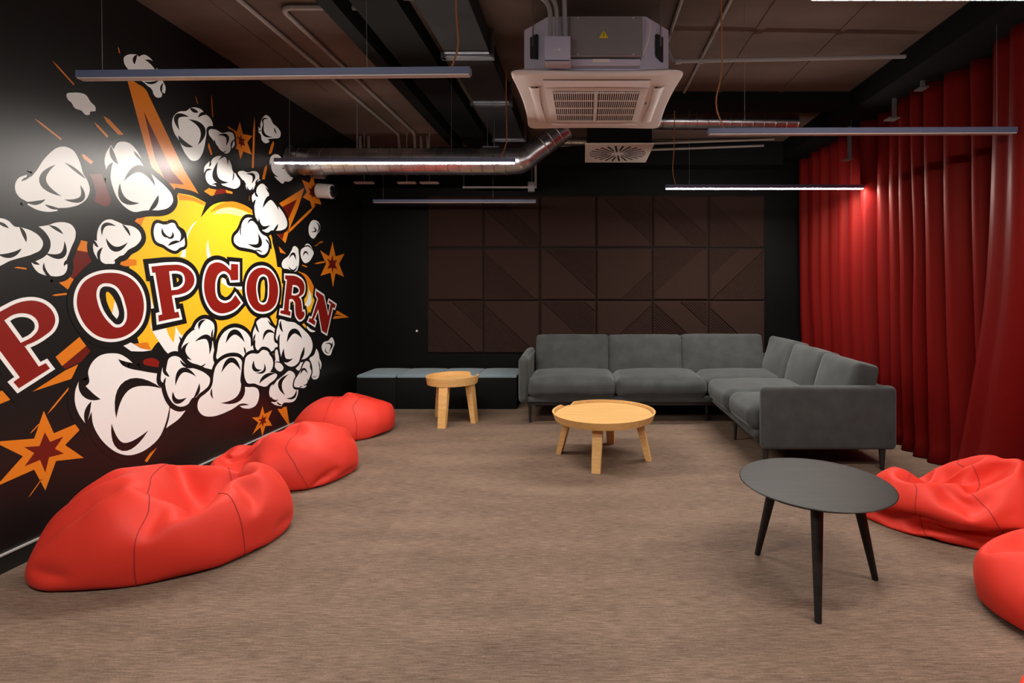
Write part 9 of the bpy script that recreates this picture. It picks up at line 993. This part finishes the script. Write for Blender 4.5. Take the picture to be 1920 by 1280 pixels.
     [-80,-22,163,16,-178,-13,210,-2,-45,-11,-7,-1,0,-5,-10,-9,-10,-10,-9,-9,1,-2,-8,-11,-13,-21,-6,-6,-3,-5,0,-3,4,7,8,6,1,-8,-9,-9,-4,6,20,14,13,12,11,10,10,9,10,9,6,9,11,11,13,2,6,17,8,9,8,1,-2,-5,-7,-7,1,1,-4,-2,-4,0,-8,-6,29,0,2,-6,-6,-5,-7,-2,-3,-3,-1,-2,-2,2,-1,0,-2,18,3,2,2,3,3,8,-1,2,6,-1,-6,-3,-2,-1,0,0,10,9,6,6,4,2,2,2,2,1,1,-1,-1,-3,-5,-13,-11,-194,13,13,12,11,11,10,7,11,10,8,11,12,1,12,14,14,-3,-14,-14,-14,-13,-12,-13,-8,3,-11,-12,-11,-12,-12,-9,-13,-15,-24,-7,-4,-3,-2,-2,-1,-1,-1,1,2,5,12,10,-1,-1,7,22,-8,-5,-3,-4,-3,-1,0,1,-3,0,5,0,-4,3,0,6,-11,-3,-4,-3,-3,4,10,-3,-4,-6,-5,-4,-2,1,7,9,9,194,-14,-14,-15,-14,-14,-12,3,-4,-12,-12,-12,-12,-12,-12,-13,-13,182,-14,-14,-15,-15,-15,-10,3,-2,-11,-13,-12,-13,-13,-14,-13,-13,184,-15,-14,-13,-15,-10,-14,-2,2,-8,-14,-14,-14,-14,-15,-16,-14,191,-14,-13,-15,-15,-4,-14,-7,2,-6,-17,-16,-16,-10,-17,-17,-17,198,-13,-13,-16,-16,0,-12,-11,-8,-1,-18,-13,-12,-17,-14,-18,-16,202,-13,-14,-17,-15,0,-15,4,-16,-16,-18,-17,1,-14,-18,-19,-17,208,-15,-15,-15,-15,2,-17,4,-16,-18,-18,-18,-3,-12,-16,-19,-13,207,-16,-15,-12,-4,-11,-17,4,-18,-19,-19,-17,-9,-14,-9,-18,-4,199,-15,-15,-2,-13,-9,-9,-16,-11,-19,-20,-17,-16,-10,-6,-16,-8,192,-5,-14,-1,-16,-8,-16,-5,-17,-20,-19,-16,-17,-12,-3,-12,-17,196,-2,-12,-6,-15,-10,-16,-16,-8,-16,-17,-16,-16,-17,-8,-9,-18,219,-12,-13,-11,-9,-17,-17,-16,-15,-9,-16,-15,-16,-17,-16,-9,-15,219,-2,-12,-10,-16,-17,-16,-13,-13,-15,-15,-16,-16,-16,-17,-17,-11,217,1,-3,-17,-16,-16,-14,-13,-13,-15,-15,-16,-16,-16,-16,-14,-19,213,1,-6,-11,-15,-14,-14,-14,-13,-13,-14,-14,-15,-16,-16,-16,-14,197,1,-6,-11,-14,-14,-11,-13,-12,-12,-12,-12,-13,-14,-15,-15,-15,182,0,-7,-10,-14,-12,-9,-10,-11,-11,-11,-11,-11,-13,-13,-14,-15,146,-12,-10,-5,-2,-2,-1,-12,-12,-10,-7,-3,-10,1,-12,-13,-11,122,-14,-12,-4,1,3,-6,-13,-12,-11,0,-5,-9,-13,-9,-14,-13,131,-14,-13,-2,5,2,-9,-13,-13,-12,0,-4,-8,-12,-15,-15,-15,139,-15,-13,-1,8,1,-10,-13,-14,-14,-7,0,-5,-13,-15,-16,-14,142,-16,-13,1,10,0,-11,-14,-15,-17,-10,-9,-5,2,-15,-16,-16,141,-11,-15,4,11,-2,-15,-15,-15,-13,1,-10,-10,-14,-6,-17,-17,144,-11,-15,11,-4,-5,-7,-10,-15,-15,3,-14,-8,-13,-14,-15,-13,150,-16,-15,8,8,-7,-15,-14,-11,-2,-9,-15,-9,-12,-13,-11,-17,152,-16,-14,6,10,-8,-16,-6,-8,-8,-14,-12,-14,-12,-13,-13,-15,155,-15,-13,7,8,-10,-15,-8,-7,-10,-12,-16,-15,-13,-13,-11,-14,161,-15,-11,6,6,-10,-14,-13,-12,-11,-7,-15,-16,-15,-14,-12,-11,170,-14,-11,5,4,-11,-12,-10,-13,-13,-15,-14,-15,-14,-15,-14,-10,178,-13,-12,7,-1,-14,-8,-11,-12,-15,-16,-14,-13,-14,-15,-14,-14,186,-14,-10,5,-8,-13,-12,-11,-7,-15,-15,-14,-14,-14,-14,-13,-15,190,-12,-9,1,-14,-14,-7,-12,-12,-13,-13,-14,-14,-14,-14,-10,-15,182,4,-6,-15,-12,-12,-13,-11,-12,-13,-13,-13,-13,-8,-14,-14,-15,181,-6,-15,-7,-12,-3,-12,-13,-12,-12,-11,-13,-12,-12,-9,-14,-12,-24,-6,-4,0,2,1,1,-2,-4,1,-2,3,7,7,4,5,10,-33,-7,0,-2,-4,0,2,0,-1,-5,4,6,5,5,5,8,11,-23,-12,-10,-7,-4,0,1,-1,-1,0,3,7,7,6,6,10,13,-17,-6,-7,-17,7,-8,-4,-2,-1,-1,0,1,7,8,9,11,14,-23,-4,-9,-4,16,-5,-4,0,-1,-2,-1,1,-1,-1,5,14,13,-29,-5,-5,9,16,4,-1,-1,-1,-2,-1,0,-2,-2,-2,5,11,-31,-6,4,15,4,5,6,4,2,1,0,-1,-2,-4,-5,7,4,-39,-7,9,6,3,3,6,5,4,6,6,4,-3,-10,4,8,2,-47,-13,7,4,2,3,5,4,5,7,6,6,-3,1,12,8,2,-55,-12,-5,3,2,3,3,4,4,8,7,5,8,10,15,5,4,-63,-10,-10,-3,1,1,3,3,4,11,14,10,12,12,8,7,6,-67,-9,-10,-7,-3,-1,1,3,4,9,13,11,12,12,10,10,8,-61,-10,-9,-7,-5,-4,-1,2,4,6,10,11,13,11,10,10,11,-49,-10,-7,-4,-2,-2,0,-4,-3,3,5,8,12,10,10,11,12,-35,-7,-2,-2,-1,-1,-1,-5,-4,-5,2,6,8,9,9,9,11,-18,-5,2,-1,0,-1,-2,-4,-5,-5,-5,3,6,8,7,8,9,-5,-3,-3,-2,0,8,-1,-4,-5,-6,-6,-1,2,5,8,9,9,209,-14,-13,-14,-13,-5,-13,-12,-11,-10,-9,-8,-12,-14,-13,-14,-13,198,-16,-12,-14,-14,-13,-10,-14,-10,-10,-12,-13,-13,-14,-14,-14,-13,220,-17,-15,-14,-15,-14,-16,-14,-14,-13,-13,-13,-14,-14,-14,-13,-10,229,-17,-16,-17,-17,-17,-16,-16,-14,-11,-13,-13,-14,-15,-15,-7,-9,230,-17,-15,-15,-17,-18,-18,-17,-16,-14,-13,-13,-14,-15,-16,-11,-11,241,-16,-16,-15,-17,-17,-17,-18,-17,-16,-14,-14,-13,-15,-16,-16,-13,251,-15,-16,-16,-17,-16,-17,-18,-18,-16,-16,-15,-14,-14,-16,-16,-15,256,-15,-15,-17,-18,-17,-17,-17,-17,-17,-16,-15,-14,-15,-16,-17,-15,258,-13,-16,-17,-19,-18,-18,-17,-16,-16,-16,-15,-15,-15,-16,-16,-15,257,-12,-15,-18,-19,-19,-19,-16,-17,-15,-16,-15,-15,-15,-16,-15,-15,255,-11,-14,-18,-19,-19,-18,-18,-17,-15,-16,-15,-15,-14,-15,-15,-14,250,-12,-16,-15,-17,-19,-18,-16,-16,-16,-16,-16,-15,-15,-14,-14,-13,245,-16,-16,-14,-15,-17,-17,-16,-16,-16,-15,-14,-15,-15,-15,-13,-14,238,-16,-17,-16,-13,-14,-15,-18,-16,-15,-13,-13,-14,-15,-15,-13,-13,230,-17,-17,-17,-14,-12,-13,-15,-16,-15,-13,-13,-12,-14,-14,-13,-13,221,-17,-17,-16,-15,-13,-13,-7,-15,-14,-13,-12,-12,-13,-14,-14,-13,209,-15,-16,-15,-14,-14,-5,-14,-12,-8,-11,-12,-12,-13,-12,-15,-14,184,-1,1,1,8,1,-1,5,4,4,2,6,5,6,3,-2,-3,-32,5,4,2,1,4,4,4,7,3,3,4,4,5,2,-5,-5,-37,5,7,7,2,5,5,5,5,6,3,3,3,4,-2,-5,-3,-47,8,11,9,4,4,8,6,4,5,5,1,3,-1,-1,-3,-6,-49,8,12,4,8,10,7,8,5,4,4,3,-1,1,-4,-7,-8,-54,14,7,10,10,9,10,11,6,4,3,2,0,-7,-7,-8,-8,-50,13,12,11,10,9,10,10,10,1,-1,-2,-5,-5,-7,-7,-9,-47,19,12,11,12,10,9,11,1,-2,-3,-4,-4,-4,-6,-7,-9,-42,20,17,10,14,10,8,2,-2,-3,-3,-4,-4,-4,-5,-7,-9,-33,19,16,17,13,5,2,-1,-3,-3,-3,-4,-3,-4,-5,-7,-8,-23,19,16,14,6,4,1,-1,-2,-3,-3,-4,-4,-4,-5,-6,-8,-15,18,16,8,4,3,2,-1,-2,-3,-3,-4,-4,-4,-4,-6,-7,-14,13,10,9,6,4,3,1,-2,-3,-4,-3,-4,-4,-3,-5,-7,-18,10,8,7,6,4,4,4,0,-4,-3,-3,-3,-3,-3,-4,-6,-23,8,7,6,4,4,5,0,2,-2,-1,-2,-1,-3,-2,-3,-5,-27,6,5,4,5,5,3,2,-1,-1,-1,0,-1,-1,-2,-2,-3,-29,5,3,3,4,5,4,2,-1,1,3,-5,-2,-1,-1,-1,-1,-180,13,11,8,8,8,1,9,9,9,10,11,12,6,-1,9,5,-134,13,11,3,7,5,10,10,8,10,10,10,11,10,13,-1,10,-147,12,12,12,6,12,7,10,9,7,9,6,10,5,11,16,11,-157,14,12,8,12,12,10,6,10,8,3,10,7,1,15,17,16,-166,14,13,14,13,9,8,10,5,7,9,8,2,6,12,16,17,-161,14,13,9,13,12,8,10,9,5,9,3,5,8,13,16,18,-169,17,16,12,8,13,11,4,9,9,6,10,2,10,12,11,19,-171,16,17,16,10,8,9,8,7,9,9,4,11,6,11,13,16,-167,13,13,16,15,9,10,8,7,6,10,8,11,9,8,13,14,-166,16,11,10,13,13,11,9,7,8,7,9,11,12,9,13,13,-167,8,15,11,9,13,12,10,9,9,7,9,12,14,11,12,13,-168,-4,16,11,12,14,12,11,10,9,10,10,11,12,13,13,13,-180,-1,14,13,14,14,13,12,10,10,9,10,10,12,14,15,13,-192,5,14,15,14,13,13,12,11,10,9,9,11,11,14,16,15,-199,12,15,14,13,13,13,13,11,7,10,10,10,11,14,15,13,-192,14,14,14,12,12,13,12,11,7,8,10,11,12,12,15,9,-179,14,13,13,11,11,11,12,11,8,6,10,11,10,13,9,7],
     [11,55,-61,36,-40,131,-111,128,-148,0,5,11,11,9,2,2,0,0,-5,-5,-9,-10,-7,4,0,-1,-4,-3,9,-3,-7,5,7,5,2,5,9,1,1,4,10,6,12,1,1,1,1,2,3,3,-3,-5,-7,-5,4,3,1,-8,-9,-14,-5,-3,-1,-9,-9,-7,-1,0,9,9,6,-9,-8,8,4,-7,13,-11,-14,0,7,-5,5,-7,7,7,1,2,0,-10,-1,-1,-1,36,0,2,4,3,2,15,12,2,-3,7,12,14,11,11,8,5,-1,-7,-7,-9,-9,-11,-10,-10,-9,-10,-10,-11,-12,-13,-12,-4,9,-9,0,2,4,4,3,4,7,-2,-3,-8,-4,1,11,5,5,-5,129,4,3,3,2,1,1,-9,-9,-6,-3,-2,-2,-4,3,1,-1,-5,-5,-8,-7,-7,-7,-7,-7,-8,-9,-10,-9,-4,-7,-13,-13,-9,11,0,1,0,-1,-10,-1,10,10,2,-6,-9,-7,3,11,3,-11,120,-6,-6,-6,-6,-8,-7,0,3,8,7,1,-2,-3,-6,-8,-9,72,5,4,3,2,0,-6,-11,-11,-6,-3,-3,-2,-2,3,2,1,19,5,4,3,2,2,-9,-13,-12,-8,-4,-3,-3,-1,1,3,4,19,2,0,0,3,11,-3,-13,-14,-12,-6,-4,-2,0,1,3,5,16,0,-2,0,5,14,3,-11,-14,-15,2,3,-1,-10,-1,0,3,10,0,-2,-1,7,14,7,-8,-11,-17,-7,10,10,-2,-10,1,8,-14,-1,-2,2,6,15,3,-8,-1,-6,-8,-6,14,10,1,0,-4,-28,-2,-1,2,5,15,2,-9,-7,-3,-5,1,15,13,10,1,-14,-33,-3,-2,5,15,2,0,-11,-4,-3,-1,2,14,11,17,5,-19,-33,-6,-1,15,7,-13,11,2,-16,-1,0,4,7,15,18,10,-18,-30,-15,5,15,2,-13,-5,17,6,0,-4,-8,2,12,18,15,-7,-39,-16,7,15,-4,-14,6,5,16,7,-4,-9,-3,2,15,16,5,-50,6,6,2,-15,5,7,7,7,12,-3,-7,-5,-2,4,16,10,-53,13,5,-9,4,5,9,9,7,6,-2,-5,-6,-2,-2,5,15,-56,13,13,4,4,1,8,7,5,3,0,-2,-2,-3,-5,6,2,-57,13,13,10,8,7,4,3,1,1,1,0,0,-1,-1,-4,-7,-48,11,11,9,6,-1,8,4,3,1,1,-1,-1,-1,-4,-4,-4,-40,9,10,6,0,-3,7,6,5,2,0,-3,-2,-1,-3,-2,-3,-80,0,4,10,11,12,11,1,-2,-4,-9,-10,-3,-11,-2,-5,8,-11,0,3,12,12,12,11,2,-1,-6,-12,-11,-9,-3,-10,0,8,-8,0,2,13,12,13,11,3,0,-5,-13,-14,-12,-9,-1,0,4,-4,0,0,14,12,13,11,4,1,-4,-13,-16,-14,-8,0,0,8,-3,-1,-4,14,11,14,10,4,0,-3,-13,-12,-13,-13,1,7,3,2,-13,1,14,11,15,1,-1,8,-11,-15,-11,-3,5,-10,-3,0,12,-12,-1,10,14,16,14,-13,-7,-7,-14,-3,12,3,-6,-7,-11,3,4,-3,12,13,16,8,-7,-12,-16,-13,4,11,5,-3,-11,-4,-7,0,6,14,12,15,5,-14,-13,-14,-9,9,6,4,5,-1,-8,-14,-3,8,14,13,12,2,-12,-14,-13,-10,0,2,4,5,10,6,-27,0,9,13,14,10,-1,-9,-11,-12,-13,0,0,0,4,7,10,-21,0,8,14,13,9,-8,-12,-11,-6,-4,6,-3,-6,2,3,10,-10,-5,7,13,15,3,-11,-10,-8,3,0,-5,-7,4,3,-6,6,-7,0,7,14,11,-2,-6,-8,-12,-2,4,-6,0,1,7,-8,0,1,-1,8,15,-3,-2,-9,-5,-3,5,-6,0,0,4,4,5,-3,8,-7,-3,-3,-5,1,-1,2,2,3,2,1,2,7,4,-1,-2,7,-7,-3,-9,-5,14,3,3,2,1,1,0,-2,-5,-7,-2,-3,-8,9,3,0,-12,0,3,7,6,-4,-12,7,-3,-3,0,1,2,1,-5,0,0,6,-6,0,0,4,6,-4,-6,10,-10,0,0,-1,20,-4,-5,-10,0,0,0,0,0,0,0,2,8,-10,0,0,4,30,-5,-9,-5,-3,3,1,2,0,-2,-2,-3,-7,-4,0,3,-3,42,-2,-11,0,-5,0,2,0,-1,-2,-2,-2,-3,-7,-8,-2,0,45,-4,0,3,-5,-4,-5,-3,-2,-3,-2,-1,-3,-7,2,-5,-5,52,-4,4,1,-2,-3,-4,-5,-5,-7,-5,-4,-4,-5,7,-8,0,53,-5,7,-4,-3,-3,-2,-4,-3,-4,-5,-6,-5,-4,2,-11,2,57,-6,-4,-4,-4,-4,-2,-3,-4,-6,-5,8,-6,0,-3,-11,2,59,-6,-11,-6,-5,-3,-3,-4,-4,-4,2,6,2,-2,-11,-5,-3,64,-6,-9,-9,-7,-4,-3,-3,-3,0,5,5,1,-6,-6,-6,-5,63,-7,-6,-8,-8,-5,-3,-3,-3,-3,2,4,0,-2,-3,-5,-4,61,-4,-6,-7,-7,-5,-4,-3,-4,-5,-3,0,-2,0,-4,-3,-3,68,-3,-6,-7,-7,-7,-8,5,-2,-5,-4,-3,-6,-5,-3,-4,-4,77,-3,-9,-10,-11,-6,-4,6,2,0,-3,-4,-6,-6,-5,-5,-6,77,-7,-12,-10,-9,-5,-3,2,5,0,6,-3,-6,-6,-5,-6,-7,70,-6,-9,-9,-8,-9,-4,0,2,6,8,0,-4,-5,-7,-6,-8,-54,5,4,0,-1,-13,-4,4,4,5,-7,-6,-2,-1,0,0,0,2,2,6,-2,-1,2,-9,2,7,-5,-4,0,0,0,0,1,2,0,-2,-1,0,0,0,-1,1,0,0,0,1,2,1,2,3,6,1,-1,-1,2,1,0,0,-1,0,-3,1,1,1,1,1,5,5,2,0,0,1,0,-1,0,0,-1,0,0,1,1,0,0,1,3,8,2,1,2,1,-1,-1,0,0,-1,0,1,0,-1,-2,-1,0,13,3,2,3,1,0,0,-1,-1,-1,1,0,-1,-2,-3,-2,0,12,4,3,4,2,1,0,-1,-1,0,0,-1,-1,-3,-3,-3,-2,12,5,4,4,3,3,0,0,-1,-1,-1,-1,-3,-3,-4,-3,-3,12,6,4,5,4,4,2,-1,-1,-2,-2,-2,-3,-4,-4,-4,-5,14,6,6,4,5,4,3,0,-3,-2,-3,-3,-3,-4,-4,-5,-6,15,7,0,9,7,4,2,-7,-4,-4,1,-1,-2,-2,-4,-5,-7,17,1,-1,11,9,5,3,-5,-6,-6,-4,-2,-1,0,1,-7,-7,16,-2,0,6,11,9,6,0,-5,-5,-6,-3,-2,0,-2,-7,-9,16,-2,-1,2,7,9,10,8,-2,-4,-3,-4,-3,-3,-6,-8,-9,17,0,-3,1,1,5,8,15,2,-2,-2,-4,-3,-4,-7,-9,-8,16,2,1,1,-2,1,12,6,-7,-8,0,-2,-3,-5,1,-3,-6,-123,4,2,2,-2,-8,-9,8,-5,-2,7,-3,-8,1,8,13,-5,5,1,0,1,-14,-8,-2,0,10,1,2,-9,-4,6,11,-5,-6,7,-1,1,11,-6,-12,-6,0,0,10,3,-8,-5,10,-2,-6,-2,5,-1,7,10,1,-6,-11,-5,0,0,10,0,-10,0,0,2,6,-1,-6,10,-3,2,4,-1,-11,-2,0,3,8,-2,-6,5,6,6,-2,-15,-4,1,0,2,2,4,-8,0,2,3,4,5,6,6,7,-11,-9,-13,0,0,0,0,0,0,7,6,5,4,4,6,6,6,-32,5,-14,2,-5,0,0,3,9,7,6,5,5,4,4,6,6,-52,5,2,-10,0,0,5,10,9,6,7,6,4,4,4,6,5,-66,0,0,0,5,6,7,9,9,7,6,7,4,4,3,5,4,-74,2,1,6,8,6,7,8,8,7,7,6,5,4,3,3,4,-76,3,2,8,8,7,7,7,7,6,7,7,5,4,3,2,3,-76,2,-5,15,10,8,7,7,7,6,7,6,5,4,4,2,2,-80,-1,-7,16,12,10,10,9,8,5,6,6,4,4,4,3,2,-88,-2,-6,11,12,8,7,15,14,7,7,7,5,4,3,3,2,-96,-4,-1,6,8,8,9,13,17,10,8,10,6,5,4,3,2,-103,-1,1,4,5,6,10,16,13,3,3,14,11,9,7,5,3,-140,3,-5,5,7,7,8,-3,-3,-2,1,0,-1,-6,-12,-1,10,-10,0,0,12,8,-10,-4,-3,-2,-1,0,0,1,-1,-1,11,6,-16,0,0,4,9,0,-8,-2,3,5,-3,-8,4,10,-8,0,3,2,1,0,-4,-2,1,4,6,1,-7,-8,-1,7,10,-2,-1,-3,-3,5,5,-1,-1,-2,7,-1,-9,-7,-4,5,8,8,6,-1,-3,-24,4,6,6,5,2,-8,2,-1,-8,-5,8,8,6,2,-1,-1,-27,0,4,6,7,-1,0,-6,0,3,1,-2,10,2,-3,-3,0,-12,-6,0,2,6,8,-6,-5,-4,3,2,9,4,-4,-4,-2,0,4,-5,-5,-2,0,7,5,-7,2,-7,-1,7,6,1,-9,-2,-2,18,-11,2,-2,-3,-4,3,7,-2,-1,-7,0,2,7,-8,-1,0,24,-9,2,-2,-3,-2,-3,-3,-1,2,4,-6,0,0,1,0,-1,28,-9,1,0,-1,-3,-2,-3,-1,-1,0,0,1,1,-1,-1,-2,25,-6,2,1,0,-3,-2,-2,-1,-1,0,1,0,0,0,-2,-3,16,3,2,2,-6,-4,-4,-4,-2,0,2,3,1,-2,4,1,-3,15,4,2,1,-2,-5,-3,-3,-2,-6,1,2,-1,0,2,7,-5,18,1,2,1,1,-2,-2,-2,-4,-6,-4,-2,1,3,5,3,-7,14,2,1,2,4,1,0,0,-4,-6,-6,-3,2,5,4,-5,-8],
    ),
]
def bag_base(k):
    ax = []
    for steps in BAG_STEPS[k]:
        acc = 0; col = []
        for d in steps:
            acc += d; col.append(acc * .002)
        ax.append(col)
    return list(zip(*ax)), ([min(c_) for c_ in ax], [max(c_) for c_ in ax])
def cube_grid():
    bm = bmesh.new(); bmesh.ops.create_cube(bm, size=2.0)
    bmesh.ops.subdivide_edges(bm, edges=bm.edges[:], cuts=17, use_grid_fill=True)
    bm.verts.index_update()
    g = [v.co.copy() for v in bm.verts]; f = [[v.index for v in p.verts] for p in bm.faces]; bm.free()
    return g, f
GRID, GFACES = cube_grid()
def bean_bag(label, k, loc, rot, size, seams, flip=False, shape=None):
    co, (lo, hi) = bag_base(k)
    sx, sy, sz = (size[a] / (hi[a] - lo[a]) for a in range(3))
    c, s = math.cos(math.radians(rot)), math.sin(math.radians(rot)); P = []
    for x, y, z in co:
        x, y, z = x * sx, y * sy * (-1 if flip else 1), z * sz
        if shape: x, y, z = shape(x, y, z)
        P.append((x * c - y * s, x * s + y * c, z))
    me = bpy.data.meshes.new('cover'); me.from_pydata(P, [], GFACES if not flip else [f[::-1] for f in GFACES]); me.update()
    me.polygons.foreach_set('use_smooth', [True] * len(me.polygons))
    tmp = bpy.data.objects.new('tmp', me); C.objects.link(tmp)
    md = tmp.modifiers.new('smooth', 'SUBSURF'); md.levels = 2; md.render_levels = 2
    dg = bpy.context.evaluated_depsgraph_get(); dg.update()
    me2 = bpy.data.meshes.new_from_object(tmp.evaluated_get(dg)); me2.name = 'cover'
    bpy.data.objects.remove(tmp); bpy.data.meshes.remove(me)
    zmin = min(v.co.z for v in me2.vertices)
    for v in me2.vertices: v.co.z -= zmin - .001
    me2.materials.clear(); me2.materials.append(M['bag']); me2.update()
    t = thing('bean_bag', label, 'bean bag', loc, 'red bean bags')
    o = bpy.data.objects.new('cover', me2); C.objects.link(o); o.parent = t
    for ax, gi in seams:
        g = -1 + 2 * gi / 18; a2, a3 = [q for q in range(3) if q != ax]
        ids = sorted((i for i, v in enumerate(GRID) if abs(v[ax] - g) < 1e-4 and (abs(v[a2]) > .999 or abs(v[a3]) > .999)), key=lambda i: math.atan2(GRID[i][a3], GRID[i][a2]))
        pts = [me2.vertices[i].co + me2.vertices[i].normal * .0002 for i in ids]
        n = len(pts); sm = []
        for i in range(n):
            p0, p1, p2, p3 = pts[i - 1], pts[i], pts[(i + 1) % n], pts[(i + 2) % n]
            for q in (0, .25, .5, .75):
                sm.append(.5 * (2 * p1 + (p2 - p0) * q + (2 * p0 - 5 * p1 + 4 * p2 - p3) * q * q + (3 * p1 - p0 - 3 * p2 + p3) * q ** 3))
        b = MB(); b.tube(sm, .0021, 6, closed=True)
        so = b.build('seam', M['bag_seam']); so.parent = t
    return t
def creases(lines):
    """soft folds pressed into the upper side: from point, to point, depth, half width (m, before turning)"""
    def f(x, y, z):
        if z < .10: return x, y, z
        k = min(1, (z - .10) / .10); dz = 0.0
        for x0, y0, x1, y1, dep, wd in lines:
            ex, ey = x1 - x0, y1 - y0; L_ = math.hypot(ex, ey); t_ = ((x - x0) * ex + (y - y0) * ey) / L_ / L_
            d = ((x - x0) * -ey + (y - y0) * ex) / L_
            d += .03 * math.sin(t_ * 3.1)
            e = max(0, min(1, t_ * 4 + .4, (1 - t_) * 4 + .4))
            dz += e * dep * (-math.exp(-(d / wd) ** 2) + .45 * math.exp(-((d - 2.0 * wd) / (1.3 * wd)) ** 2))
        return x, y, z + dz * k
    return f
bean_bag('largest red bean bag in the foreground beside the mural', 0, (-1.955, 2.45, 0), 34, (.98, .80, .38), [(0, 6), (0, 15)], True, shape=creases([(-.46, -.05, -.16, -.12, .04, .03), (-.44, .08, -.20, .05, .035, .03)]))
bean_bag('red bean bag in the middle of the row along the mural', 1, (-1.99, 3.39, 0), 14, (.92, .72, .355), [(0, 7), (0, 15)], shape=creases([(-.30, -.02, .10, .08, .06, .04), (-.05, .22, .32, .10, .06, .04), (-.02, -.02, .16, -.16, .04, .035)]))
bean_bag('farthest red bean bag of the row along the mural, near the poufs', 2, (-2.08, 4.45, 0), 5, (.84, .72, .345), [(0, 8), (0, 15)], shape=creases([(-.10, .20, .06, -.15, .04, .04)]))
bean_bag('red bean bag by the curtain behind the black table', 3, (1.89, 2.68, 0), -30, (.88, .64, .40), [(0, 5), (0, 14)])
bean_bag('red bean bag cut by the right edge beside the black table', 2, (1.945, 1.90, 0), 170, (.86, .68, .31), [(0, 8)], True, shape=creases([(.10, .16, .36, -.05, .04, .04)]))
bean_bag('red bean bag in the bottom right corner of the picture', 0, (1.485, 1.19, 0), 195, (.98, .66, .36), [(0, 6)])
